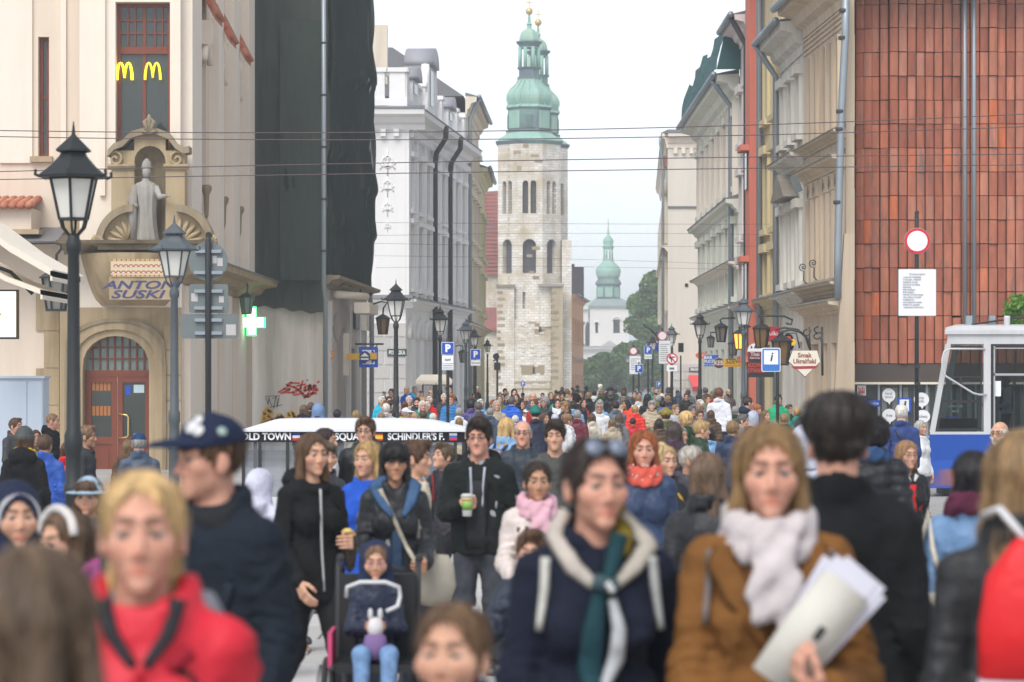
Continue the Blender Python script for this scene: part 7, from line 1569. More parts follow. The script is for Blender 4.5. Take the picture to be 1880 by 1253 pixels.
def locks_mesh(hm,n=260,seed=1):
 '''loose locks that run down over a head of hair'''
 if hm.name in LK:return LK[hm.name]
 N = len(hm.vertices);V = np.empty(N * 3,np.float32);hm.vertices.foreach_get('co',V);V = V.reshape(-1,3);Nn = np.empty(N * 3,np.float32);hm.vertices.foreach_get('normal',Nn);Nn = Nn.reshape(-1,3)
 r = np.random.default_rng(seed);C = np.array([0,.012,.0]);out = np.einsum('ij,ij->i',Nn,V - np.where(V[:,2:3] < 0,np.array([[0,.02,0]]) + V * [0,0,1],C)) > .0
 cand = np.nonzero(out)[0];top = V[cand][:,2];w = np.clip(top - V[:,2].min(),.02,None) ** 1.5;st = r.choice(cand,n,p=w / w.sum());b = MB();P_ = V[st].astype(float);paths = [P_.copy()];D = np.array([0,0,-1.0]);step = .016;K = 11;Ns = []
 for k in range(K):
  d2 = ((P_[:,None,:] - V[None,cand,:]) ** 2).sum(2);i = cand[d2.argmin(1)];nn = Nn[i];Ns.append(nn);t = D - nn * (nn @ D)[:,None];away = V[i] - C;away[:,2] = 0;t = t + .35 * away / (np.linalg.norm(away,axis=1)[:,None] + 1e-6) * (V[i][:,2:3] > .09) + .12 * r.normal(size=t.shape)
  t /= np.linalg.norm(t,axis=1)[:,None] + 1e-6;P_ = V[i] + (P_ - V[i]) * .4 + t * step;paths.append(P_.copy())
 Ns.append(Ns[-1]);wd = r.uniform(.0016,.0042,n);lift = r.uniform(-.001,.0055,n);K0 = r.integers(5,K + 1,n);fly = r.random(n) < .2;lift[fly] = r.uniform(.008,.018,fly.sum());wd[fly] = .0009
 for q in range(n):
  rings = [];m = K0[q]
  for k in range(m + 1):
   p = paths[k][q];t = paths[min(k + 1,K)][q] - paths[max(k - 1,0)][q];s_ = np.cross(t,Ns[k][q]);s_ /= np.linalg.norm(s_) + 1e-9;h = wd[q] * (1 - .75 * k / m) * (.4 if k == 0 else 1);c = p + Ns[k][q] * (lift[q] * (.3 + k / m));rings.append([c - s_ * h,c + Ns[k][q] * h * .5,c + s_ * h])
  b.loft(rings,closed=False,caps=False)
 me = b.mesh('hair_locks');me.materials.append(HAIR);me.polygons.foreach_set('use_smooth',[True] * len(me.polygons));LK[hm.name] = me;return me
HT = {}
def hat_mesh(style):
 if style in HT:return HT[style]
 res = .007;xs,ys,zs = axis(-.17,.17,res),axis(-.24,.2,res),axis(-.22,.21,res);p = grid(xs,ys,zs);X,Y,Z = p;M_ = CLOTH
 if style == 'cap':
  d = smax(ell(p,(0,.012,.042),(.092,.114,.098)),.042 - Z + .12 * Y,.01);br = smax(ell(p,(0,-.085,.035),(.082,.125,.03)),-ell(p,(0,-.085,.025),(.085,.128,.03)),.003);br = smax(br,Y + .045 + 0 * br,.01);d = smin(d,br,.008);d = smin(d,ell(p,(0,.012,.142),(.008,.008,.006)),.004)
 elif style == 'beanie':d = smax(ell(p,(0,.014,.04),(.095,.116,.118)),.012 - Z + .1 * Y,.01);r = np.abs(Z - .028 - .1 * Y) - .026;d = smin(d,smax(ell(p,(0,.014,.04),(.101,.122,.124)),r + 0 * d,.006),.006) + .0016 * np.sin(np.arctan2(X,Y + 0 * X) * 50)
 elif style == 'hood':
  d = ell(p,(0,.028,.02),(.112,.132,.138));d = smin(d,cap(p,(0,.04,-.05),(0,.04,-.17),.11,.13,.9),.03);d = smax(d,-ell(p,(0,-.14,-.025),(.076,.115,.115)),.012);d = d + .004 * wob(p,40,8);d = smax(d,-.19 - Z + 0 * d,.01)
 elif style == 'sunhat':d = smax(ell(p,(0,.012,.04),(.093,.114,.10)),.03 - Z + 0 * X + 0 * Y,.01);d = smin(d,ell(p,(0,.0,.03),(.15,.17,.012)),.012)
 elif style == 'jester':
  d = smax(ell(p,(0,.012,.04),(.10,.12,.12)),.02 - Z + 0 * X + 0 * Y,.01)
  for k in range(6):a = k * PI / 3 + .3;d = smin(d,cap(p,(.07 * math.cos(a),.07 * math.sin(a),.1),(.14 * math.cos(a),.14 * math.sin(a),.06),.035,.022),.015);d = smin(d,ell(p,(.145 * math.cos(a),.145 * math.sin(a),.045),(.018,.018,.018)),.004)
 V,Q = nets(d,xs,ys,zs);HT[style] = np_mesh({'cap':'cap','beanie':'beanie','hood':'hood','sunhat':'hat','jester':'hat'}[style],[(V,Q,0)],[M_]);return HT[style]
GL = None
def glasses_mesh():
 global GL
 if GL:return GL
 b = MB()
 for s in (-1,1):
  b.tube([(s * .034 + .0205 * math.cos(a),-.098 + .012 * (math.cos(a) * s * .5 + .5) - .004,.0 + .0155 * math.sin(a)) for a in [2 * PI * i / 14 for i in range(15)]],.0019,5)
  b.tube([(s * .054,-.088,.004),(s * .074,-.06,.006),(s * .08,.005,.004)],.0017,5)
 b.tube([(-.014,-.1,.004),(0,-.103,.006),(.014,-.1,.004)],.0017,5);GL = b.mesh('glasses');GL.materials.append(PLAST);return GL
SCF = {}
def scarf_mesh(kind='loop'):
 if kind in SCF:return SCF[kind]
 xs,ys,zs = axis(-.17,.17,.009),axis(-.2,.17,.009),axis(1.15,1.62,.009);p = grid(xs,ys,zs);X,Y,Z = p
 rho = np.sqrt((X / .092) ** 2 + ((Y - .012) / .098) ** 2);t = .28 * (Y - .02)
 d = np.sqrt((np.abs(rho - 1) * .09) ** 2 + ((Z - 1.50 - t) * .75) ** 2) - .033
 d = smin(d,np.sqrt((np.abs(rho - 1.12) * .09) ** 2 + ((Z - 1.46 - t * 1.2) * .8) ** 2) - .028,.012)
 if kind == 'ends':d = smin(d,cap(p,(.03,-.125,1.45),(.045,-.165,1.24),.035,.04,.5),.02);d = smin(d,cap(p,(-.02,-.13,1.44),(-.03,-.165,1.28),.032,.036,.5),.015)
 d = d + .004 * np.sin(np.arctan2(X,Y + 0 * X) * 9 + Z * 60) + .003 * wob(p,90,7);V,Q = nets(d,xs,ys,zs);SCF[kind] = np_mesh('scarf',[(V,Q,0)],[CLOTH]);return SCF[kind]
def colr(o,c):o.color = (*c,1);return o
SKINS = dict(fair=(.57,.335,.23),pink=(.60,.325,.235),tan=(.46,.26,.165),pale=(.62,.40,.29),dark=(.22,.12,.08),olive=(.42,.245,.15))
HAIRS = dict(blonde=(.42,.27,.11),dblonde=(.25,.15,.065),brown=(.09,.045,.022),dark=(.028,.017,.012),black=(.012,.010,.011),grey=(.30,.29,.27),white=(.62,.59,.53),red=(.26,.075,.025),auburn=(.14,.045,.022),lbrown=(.17,.095,.05),gdark=(.10,.09,.085))
SIDE = ('hair','jacket')
def person(label,px,top,h,yaw=0,sex='M',kind='stand',hair='short',hc='brown',jk='jacket',jc=(.05,.05,.06),tc=(.04,.05,.08),skin='fair',hat=None,hatc=(.05,.05,.07),glasses=None,scarf=None,hs=1.0,group='people walking in the street crowd',body=None,jmesh=None,tmesh=None,hres=.0062,hyaw=0.0,hpitch=0.0,hroll=0.0,crown=None,feet=True,j=None,hm=None,s=None,zoff=0.0,k=None):
 """Stand a person so that the crown of the head meets the photo row `top` and the head is `h` photo pixels tall."""
 g = 0.0;tot = 1.755 + .015 + (.165 * (hs - 1))
 hh = .235 * hs
 for _ in range(4):
  sc_ = s or (tot / hh * h - (HY - top)) / (CH - g);Y = F / sc_;g = gz((px - CX) * Y / F,Y)
 x = (px - CX) * Y / F
 if k is None:k = (CH + (HY - top) / sc_ - g) / tot
 else:g = CH + (HY - top) / sc_ - k * tot
 me = body or body_mesh(sex,kind,hres,hyaw,hpitch,hroll,hs=hs) if (body or hs == 1.0) else body_mesh(sex,kind,hres,hyaw,hpitch,hroll,hs=hs,key=(sex,kind,hres,hyaw,hpitch,hs))
 o = link('person',me);o.location = (x,Y,g + zoff);o.rotation_euler = (0,0,R(yaw));o.scale = (k,k,k);tag(o,label,'person',group)
 colr(o,SKINS[skin] if isinstance(skin,str) else skin)
 hm_ = Matrix.Translation(HC) @ Matrix.Rotation(hyaw,4,'Z') @ Matrix.Rotation(hpitch,4,'X') @ Matrix.Rotation(hroll,4,'Y') @ Matrix.Scale(hs,4)
 hc_ = HAIRS[hc] if isinstance(hc,str) else hc
 if hair and hat != 'hood':
  c = link('hair',hm or hair_mesh(hair,.0085 if h < 90 else .0065),o);c.matrix_basis = hm_;colr(c,hc_)
  if h > 42:l_ = link('hair_locks',locks_mesh(c.data),o);l_.matrix_basis = hm_;colr(l_,hc_);l_['kind'] = 'stuff'
 if hat:c = link(hat_mesh(hat).name.split('.')[0],hat_mesh(hat),o);c.matrix_basis = hm_;colr(c,hatc)
 if glasses:c = link('glasses',glasses_mesh(),o);c.matrix_basis = hm_;colr(c,glasses if isinstance(glasses,tuple) else (.02,.02,.025))
 c = link({'coat':'coat','shirt':'shirt','tee':'shirt','dress':'dress'}.get(jk,'jacket'),jmesh or jacket_mesh(sex,kind,jk),o);colr(c,jc)
 c = link('trousers',tmesh or trousers_mesh(sex,kind),o);colr(c,tc)
 if scarf:c = link('scarf',scarf_mesh(scarf[0]),o);colr(c,scarf[1])
 if feet:
  jj = j or pose(kind,sex)
  for q in 'lr':a = jj['a' + q];c = link('shoe',shoe_mesh(),o);c.location = (a[0],a[1] - .01,a[2] - .09);colr(c,(.05,.045,.045))
 return o
# ---------------------------------------------------------------- the crowd, far to near
NAVY,BLACK,DGREY,GREY,WHITE,LGREY = (.018,.026,.055),(.012,.012,.014),(.045,.047,.052),(.16,.16,.17),(.66,.66,.67),(.42,.42,.45)
BLUE,BRIGHT,TURQ,LBLUE,TEAL,RED,ORED,GREEN,LIME,EMER = (.02,.07,.30),(.012,.085,.50),(.015,.40,.55),(.20,.36,.58),(.02,.20,.17),(.55,.02,.025),(.70,.07,.035),(.10,.38,.03),(.30,.42,.03),(.01,.30,.12)
CREAM,OLIVE,BROWN,BEIGE,DENIMC,SLATE,WINE,YELL,PURP,DGREEN = (.62,.56,.46),(.13,.13,.05),(.10,.06,.035),(.42,.34,.24),(.13,.22,.36),(.06,.085,.13),(.14,.02,.035),(.62,.50,.08),(.09,.06,.22),(.025,.05,.025)
B_,A_ = 180,0
CROWD = [
# far crowd on the left pavement
(705,718,10,10,'M','short','grey',DGREY,'elderly man in a dark flat cap beside the drainpipe',dict(hat='cap',hatc=DGREY)),
(719,713,15,-20,'M','short','dark',WHITE,'tall dark haired man in a white shirt by the street name corner',{}),
(701,727,17,20,'F','short','white',TURQ,'grey haired woman in a turquoise jacket close to the drainpipe',{}),
(717,734,16,80,'F','bob','black',LBLUE,'black bobbed woman in a light blue patterned top',{}),
(709,740,20,B_,'M','short','white',(.50,.47,.46),'white haired man seen from behind in a pale grey jacket',{}),
(747,708,14,-30,'M','balding','grey',BRIGHT,'bald man in a blue shirt left of the food stall',{}),
(761,708,13,30,'M','buzz','gdark',TURQ,'man with cropped dark hair in a bright turquoise shirt',{}),
(768,720,14,-10,'M','thin','grey',DGREY,'thin haired man just under the food stall canopy',{}),
(751,726,16,0,'F','short','white',BEIGE,'white haired woman in beige next to the bearded man',{}),
(765,729,19,5,'M','short','dark',NAVY,'dark haired bearded man in a navy jacket facing forward',dict(beard=1)),
(776,728,16,20,'F','lob','blonde',BROWN,'blonde woman just right of the bearded man',{}),
(788,727,16,-15,'F','short','white',RED,'white haired woman in a red top by the yellow green banner',{}),
(783,737,18,0,'M','short','white',SLATE,'older white haired man facing forward below the stall',{}),
(743,736,15,B_,'F','bob','auburn',WINE,'auburn haired woman behind the lamp post in wine red',{}),
(746,748,20,70,'M','short','grey',LIME,'man in white cap and bright yellow jacket looking aside',dict(hat='cap',hatc=WHITE)),
(761,757,16,-40,'F','lob','blonde',WINE,'blonde woman half hidden behind the yellow jacket man',{}),
(777,753,19,B_,'M','short','brown',GREY,'brown haired man seen from behind just over the cart roof',{}),
(795,758,18,B_,'F','short','white',ORED,'white haired woman in coral red from behind over the cart roof',{}),
(790,715,13,30,'M','balding','dark',DGREY,'balding dark man standing inside the stall opening',{}),
(824,707,16,20,'M','short','dark',BLACK,'tall man in a long dark coat beside the parking sign pole',dict(jk='coat')),
(815,722,15,0,'F','short','white',DGREY,'white haired woman partly hidden by the lamp post',{}),
(828,725,17,-10,'M','short','red',(.03,.18,.45),'ginger man in a blue jacket right of the lamp post',{}),
(843,748,18,B_,'F','short','grey',WHITE,'grey haired woman from behind in a white jacket',{}),
(843,766,18,B_,'F','lob','dblonde',BEIGE,'dark blonde woman from behind by the smiling man with glasses',{}),
(865,733,19,B_,'F','bigcurly','black',PURP,'woman with big black curls in a purple jacket',{}),
(878,737,19,B_,'M','short','gdark',SLATE,'grey haired man from behind in a slate jacket',{}),
(872,720,11,0,'M','short','brown',TEAL,'distant brown haired man in teal near the second parking sign',{}),
# far crowd, middle
(906,733,17,15,'F','short','red',LIME,'strawberry blonde woman in a lime green jacket and dark scarf',dict(scarf=('loop',BLACK))),
(918,720,9,0,'F','short','brown',DGREY,'small far brown haired woman before the church wall',{}),
(915,733,13,0,'F','short','auburn',RED,'auburn haired woman in red behind the lime green jacket',{}),
(922,726,12,0,'F','short','grey',BEIGE,'grey haired woman in beige before the church wall',{}),
(931,717,10,0,'M','balding','grey',LGREY,'small far bald man at the foot of the church',{}),
(932,725,13,30,'M','thin','grey',NAVY,'older thin haired man in navy behind the blue jacket',{}),
(940,728,18,150,'M','short','gdark',(.015,.11,.55),'dark grey haired man in a bright royal blue jacket',{}),
(944,713,15,10,'F','long','dark',BLACK,'tall woman with long dark hair in black before the church',{}),
(950,725,13,0,'M','short','grey',YELL,'grey haired man in a pale yellow shirt',{}),
(962,735,15,-40,'F','lob','auburn',DGREY,'auburn haired woman in sunglasses looking aside',dict(glasses=1)),
(960,721,10,0,'M','short','dark',NAVY,'small far man in a dark cap near the tiny parking sign',dict(hat='cap',hatc=BLACK)),
(979,720,17,0,'M','balding','grey',SLATE,'bald man in a slate blue jacket facing forward',{}),
(971,724,11,0,'M','short','red',WINE,'ginger man just beside the bald man in slate blue',{}),
(966,751,14,30,'M','short','brown',WHITE,'man in a white cap next to the teal hood',dict(hat='cap',hatc=WHITE)),
(983,745,25,B_,'M','short','dark',(.03,.035,.06),'person from behind in teal beanie and dark jacket',dict(hat='beanie',hatc=(.02,.16,.14))),
(1000,729,18,-20,'F','bigcurly','grey',DGREY,'grey curly haired woman in a grey dress with folded arms',dict(kind='both')),
(996,721,10,0,'M','short','dark',BLACK,'small far dark haired man by the church buttress',{}),
(1023,731,18,10,'F','lob','dark',BLACK,'dark haired woman with a white patterned scarf',dict(scarf=('ends',WHITE))),
(1031,718,15,10,'F','bigcurly','black',DGREY,'woman with a black curly mop facing forward',{}),
(1038,735,20,-60,'M','crop','dblonde',BLACK,'blond cropped man in dark vest looking to the church',{}),
(1032,710,9,B_,'M','short','brown',DGREY,'small far brown haired man before the buttress',{}),
(1021,716,9,B_,'M','short','black',DGREY,'small far black haired man before the buttress',{}),
(1059,724,19,160,'M','short','black',BLACK,'man in black beanie and black jacket from behind',dict(hat='beanie',hatc=BLACK)),
(1051,711,10,B_,'F','short','dark',DGREEN,'small far dark haired woman near the orange house',{}),
(1060,707,9,B_,'M','short','black',BLACK,'small far black haired man right by the orange house',{}),
(1067,717,14,-20,'M','short','gdark',DGREY,'tanned man in a dark jacket looking down',dict(skin='tan')),
(1019,760,16,B_,'F','short','white',LGREY,'woman in a pale lilac knit cap from behind',dict(hat='beanie',hatc=(.50,.50,.60))),
(1041,760,22,120,'F','curly','lbrown',WHITE,'light brown curly haired woman beside the striped scarf',dict(scarf=('ends',WHITE))),
(1041,713,13,B_,'F','bob','dblonde',BEIGE,'dark blonde woman from behind beside the buttress',{}),
(918,757,15,20,'M','short','brown',GREY,'brown haired man bending behind the blonde backpacker',{}),
(946,762,17,B_,'F','short','white',LGREY,'white haired woman from behind beside the blonde backpacker',{}),
# far crowd, right of the middle
(1100,736,20,0,'M','short','grey',WHITE,'grey haired man in sunglasses and a white shirt',dict(jk='shirt',glasses=1,skin='tan')),
(1102,706,10,B_,'F','curly','white',LGREY,'tiny far woman with white curls before the bushes',{}),
(1080,719,14,B_,'F','lob','dblonde',BLACK,'honey blonde woman from behind before the bushes',{}),
(1091,717,12,B_,'M','short','dark',WHITE,'dark haired man from behind in a white hooded jacket',dict(jk='hoodie')),
(1104,716,14,B_,'F','long','dblonde',DGREEN,'woman with long dark blonde hair from behind',{}),
(1116,710,10,B_,'M','short','dark',BLACK,'first of two dark heads side by side before the bushes',{}),
(1123,710,10,B_,'M','short','black',DGREY,'second of two dark heads side by side before the bushes',{}),
(1130,714,9,B_,'F','short','dark',BROWN,'small far dark haired woman in brown',{}),
(1121,718,14,B_,'M','short','gdark',BLACK,'broad man from behind in a black jacket',{}),
(1145,716,14,B_,'M','short','brown',(.06,.12,.27),'brown haired man from behind in a denim blue jacket',{}),
(1165,717,12,0,'M','short','auburn',DGREY,'man facing forward under the small parking sign',{}),
(1174,718,11,0,'F','short','brown',BEIGE,'brown haired woman in beige below the small lamp',{}),
(1172,725,14,B_,'F','lob','dblonde',WHITE,'blonde woman from behind in a white and black top',{}),
(1156,728,12,B_,'F','bob','lbrown',OLIVE,'light brown haired woman from behind in olive',{}),
(1189,722,17,B_,'F','verylong','black',BLACK,'woman with very long black hair from behind in black',{}),
(1130,735,19,B_,'M','short','dark',(.10,.135,.18),'dark haired man from behind in a grey denim jacket',{}),
(1150,733,17,-60,'F','long','dark',ORED,'dark long haired woman in an orange red jacket',{}),
(1166,743,18,B_,'F','pony','dblonde',(.80,.045,.03),'ponytailed woman from behind in a vivid red jacket',{}),
(1204,721,12,-30,'M','short','brown',LGREY,'brown haired man in light grey below the flag',{}),
(1211,715,10,20,'F','curly','dblonde',BEIGE,'small blonde curly woman beside the far parking sign',{}),
(1227,711,14,B_,'M','short','gdark',NAVY,'broad man from behind in a navy jacket and dark cap',dict(hat='cap',hatc=DGREY)),
(1214,727,15,B_,'M','short','dark',SLATE,'dark haired man from behind just under the navy jacket',{}),
(1217,734,17,B_,'M','short','black',(.02,.11,.40),'black haired man from behind in blue with orange collar',dict(scarf=('loop',(.65,.12,.03)))),
(1222,750,24,B_,'M','short','brown',OLIVE,'person in a golden jester hat with pompoms',dict(hat='jester',hatc=(.24,.19,.05))),
(1087,758,18,B_,'F','bob','lbrown',CREAM,'light brown bobbed woman from behind behind the sunglasses',{}),
(1137,758,19,B_,'F','long','lbrown',GREY,'long light brown haired woman from behind above the red scarf',{}),
(1124,768,18,B_,'F','bob','dblonde',BEIGE,'dark blonde head from behind next to the raised sunglasses',{}),
(1162,767,15,B_,'M','short','dark',RED,'dark head from behind just above the red haired woman',{}),
(1244,716,11,B_,'M','short','dark',NAVY,'dark haired man by the thin loudspeaker pole',{}),
(1246,721,12,B_,'M','short','dark',SLATE,'hooded person from behind in slate blue',dict(hat='hood',hatc=SLATE)),
(1260,721,13,0,'M','short','brown',BLACK,'brown haired man in a black jacket over a grey shirt',{}),
(1265,716,9,0,'F','short','lbrown',TURQ,'small far woman in turquoise under the red awning',{}),
(1295,711,13,B_,'M','short','gdark',(.10,.115,.10),'man from behind in a grey green coat beside the lamp post',dict(jk='coat')),
(1307,718,10,B_,'F','bob','red',PURP,'small ginger woman beside the white shirted man',{}),
(1320,711,13,165,'M','short','auburn',(.74,.74,.78),'man from behind in a crisp white shirt and dark trousers',dict(jk='shirt',s=84)),
(1329,714,11,0,'M','short','brown',WHITE,'brown haired man in white just behind the white shirt',{}),
(1337,713,14,20,'M','balding','brown',(.15,.13,.125),'bald bearded man in a taupe sweater and dark jacket',dict(beard=1)),
(1351,710,11,-20,'M','short','dark',NAVY,'dark haired man in navy by the glowing lantern post',{}),
(1361,710,12,-50,'M','short','black',TURQ,'black haired person in turquoise lifting a camera',dict(kind='both')),
(1324,736,16,170,'F','bob','brown',(.10,.42,.025),'brown haired woman from behind in bright green with a dark strap',dict(tc=(.60,.56,.58),strap=BLACK)),
(1373,727,22,110,'F','bun','dark',NAVY,'dark haired person with a low bun looking aside in navy',{}),
(1391,743,16,40,'F','curly','red',PURP,'red curly haired woman in purple beside the green jacket',{}),
(1429,724,19,0,'M','short','black',(.01,.33,.14),'man in an emerald green jacket looking down at his hands',dict(kind='both',hpitch=-.35,skin='tan')),
(1383,755,22,150,'M','short','brown',(.40,.43,.53),'person in a pale grey blue hood from behind',dict(hat='hood',hatc=(.40,.43,.53))),
(1364,759,24,70,'M','short','gdark',GREY,'grey brown haired man in profile beside the pale hood',{}),
(1270,744,18,30,'M','short','gdark',BROWN,'tanned older man looking aside left of the man with glasses',dict(skin='tan')),
(1285,752,20,10,'M','short','brown',GREY,'pale young man with glasses behind the blond boy',dict(glasses=1)),
(1259,756,31,B_,'M','curly','blonde',DGREEN,'blond curly haired person from behind in a dark green jacket',dict(jk='hoodie')),
(1287,770,33,100,'M','crop','blonde',DGREEN,'blond boy in profile in a dark green jacket',{}),
(1304,785,24,B_,'F','bob','black',LBLUE,'black haired child from behind in light blue',{}),
(1345,771,31,150,'M','crop','dblonde',(.03,.05,.10),'sandy haired man from behind in a dusky blue jacket',{}),
(1465,740,14,B_,'F','bob','auburn',GREY,'brown bobbed woman from behind by the shop doorway',{}),
(1464,747,20,B_,'F','short','blonde',TEAL,'pale blonde woman from behind in teal',{}),
(1470,765,30,B_,'F','bob','gdark',GREY,'woman with greyish brown hair from behind',{}),
(1601,758,20,150,'M','balding','white',LGREY,'pink bald head behind the tall dark coat',{}),
(1655,742,31,175,'M','short','white',(.035,.06,.19),'man from behind in a white cap and blue grey jacket',dict(hat='cap',hatc=(.60,.57,.50),strap=BLACK,tc=BEIGE)),
(1690,770,26,40,'F','bob','white',WHITE,'white haired passer beside the sign pole by the tram',{}),
(1836,770,44,-35,'M','balding','white',(.05,.08,.15),'bald white bearded man with glasses beside the tram',dict(beard=2,glasses=1)),
# in front of the netted building, behind the cart
(558,742,21,B_,'F','bob','lbrown',BLACK,'light brown bobbed head from behind near the yellow graffiti',{}),
(571,738,19,B_,'M','short','brown',BLACK,'brown haired man from behind beside the pale blue hood',{}),
(584,741,25,B_,'M','short','brown',NAVY,'person from behind in a pale blue hood near the graffiti',dict(hat='hood',hatc=(.16,.24,.40))),
(619,751,20,B_,'M','short','black',BLACK,'black haired man from behind by the shop doors',{}),
(654,752,21,B_,'F','bob','blonde',BEIGE,'fair blonde woman from behind above the cart roof',{}),
# left side of the square
(28,766,28,60,'M','short','brown',DGREY,'brown haired man looking down behind the grey beanie',{}),
(66,788,24,20,'F','bob','auburn',BROWN,'auburn woman half hidden behind the blue jacket',{}),
(96,757,28,85,'M','buzz','lbrown',BLACK,'shaven headed man in a black jacket in profile by the portal',dict(jk='hoodie')),
(125,808,34,165,'F','bob','auburn',(.55,.015,.02),'auburn haired person from behind in a bright red jacket',{}),
(158,779,38,85,'M','short','lbrown',DGREY,'light brown haired man in profile behind the lamp post',{}),
(82,796,37,170,'M','crop','brown',(.02,.08,.36),'short haired person from behind in a blue jacket',{}),
(255,794,36,B_,'M','short','grey',SLATE,'man from behind in a navy baseball cap before the doors',dict(hat='cap',hatc=(.02,.05,.13),capback=1)),
(235,806,30,B_,'F','bob','dblonde',BROWN,'dark blonde head beside the navy baseball cap',{}),
(45,784,43,B_,'F','lob','brown',BLACK,'person from behind in grey beanie and black jacket with a yellow band',dict(hat='beanie',hatc=(.075,.085,.085),jk='hoodie',scarf=('loop',(.62,.38,.01)))),
]
rnd = random.Random(21)
def strap(o,col,side=1):
 b = MB();b.tube([(side * .13,.02,1.47),(side * .06,.14,1.36),(-side * .10,.155,1.12),(-side * .19,.03,.92)],.016,6);b.tube([(side * .13,.02,1.47),(side * .06,-.11,1.38),(-side * .10,-.145,1.12),(-side * .19,.03,.92)],.016,6)
 return colr(b.build('strap',LEATH,o,True),col)
def beard_mesh():
 if 'beard' in HR:return HR['beard']
 xs,ys,zs = axis(-.1,.1,.006),axis(-.13,.05,.006),axis(-.16,.02,.006);p = grid(xs,ys,zs)
 d = head_sdf(p,'M') - .006 + .002 * wob(p,160,3);d = smax(d,p[2] + .045 + .4 * (p[1] + .07) * -1 + 0 * d,.01) if False else smax(d,p[2] + .052 - .25 * np.abs(p[0]) * 2 + 0 * d,.008)
 d = smax(d,p[1] - .0 + 0 * d,.01);d = smax(d,-cap((np.abs(p[0]),p[1],p[2]),(0,-.09,-.071),(.022,-.085,-.072),.012,.008),.004);V,Q = nets(d,xs,ys,zs)
 HR['beard'] = np_mesh('beard',[(V,Q,0)],[HAIR]);return HR['beard']
fill = random.Random(77);combos = [(a,b_) for a in ('dark','brown','grey','dblonde','white','auburn') for b_ in ((NAVY,'navy'),(BLACK,'black'),(GREY,'grey'),(BEIGE,'beige'),(RED,'red'),(TEAL,'teal'),(LBLUE,'light blue'),(OLIVE,'olive'))];fill.shuffle(combos)
words = dict(dark='dark',brown='brown',grey='grey',dblonde='sandy',white='white',auburn='auburn')
for i in range(40):
 hcx,(cx_,cn) = combos[i];px = fill.uniform(700,1340);t_ = fill.uniform(706,735);back = px > 1030 and fill.random() < .7
 CROWD.append((px,t_,8.5 + (t_ - 706) * .33 + fill.random(),180 if back else fill.uniform(-40,40),fill.choice('MF'),fill.choice(('short','short','bob','lob','crop')),hcx,cx_,'small %s haired person in %s %s in the distant packed crowd' % (words[hcx],cn,'walking away' if back else 'walking nearer'),{}))
sub_ = [(a,b_) for a in ('dark','brown','dblonde','grey') for b_ in ((SLATE,'slate'),(BROWN,'brown'),(DGREEN,'dark green'),(LGREY,'pale grey'),(WINE,'wine red'))];fill.shuffle(sub_)
for i,(px,t_,h_) in enumerate(((1240,742,17),(1305,752,19),(1350,745,17),(1405,752,20),(1440,758,22),(1420,772,27),(1378,781,30),(1210,768,22),(1060,752,19),(1000,757,19),(900,748,17),(880,757,19),(1448,742,15),(1500,756,22),(1550,764,22),(1250,782,30),(700,757,18),(720,752,17))):
 hcx,(cx_,cn) = sub_[i];CROWD.append((px,t_,h_,180 if i % 3 else 40,'MF'[i % 2],('short','lob','crop','bob')[i % 4],hcx,cx_,'%s haired %s in %s amid the mid crowd' % (words[hcx],'passer from behind' if i % 3 else 'passer looking aside',cn),{}))
for i,(px,top,h,yaw,sex,hair,hc,jc,lab,ex) in enumerate(CROWD):
 ex = dict(ex);st = ex.pop('strap',None);bd = ex.pop('beard',None);ex.pop('capback',None)
 kind = ex.pop('kind',None) or ('stand','walk','stand','bent')[i % 4]
 gl = (.02,.02,.02) if ex.pop('glasses',None) else None
 jk = ex.pop('jk',None) or ('jacket','jacket','hoodie','puffer','jacket','shirt')[i % 6]
 if yaw == 180:yaw += rnd.uniform(-14,14)
 tc = ex.pop('tc',None) or rnd.choice(((.03,.045,.09),(.02,.02,.025),(.06,.08,.13),(.10,.09,.08),(.05,.05,.055)))
 skin = ex.pop('skin',None) or rnd.choice(('fair','pink','tan','pale','fair','olive'))
 o = person(lab,px,top,h,yaw,sex,kind,hair,hc,jk,jc,tc,skin,glasses=gl,hres=.0075 if h < 26 else .0062,**ex)
 if st:strap(o,st)
 if bd:c = link('beard',beard_mesh(),o);c.matrix_basis = Matrix.Translation(HC);colr(c,(.03,.02,.015) if bd == 1 else (.5,.48,.45))
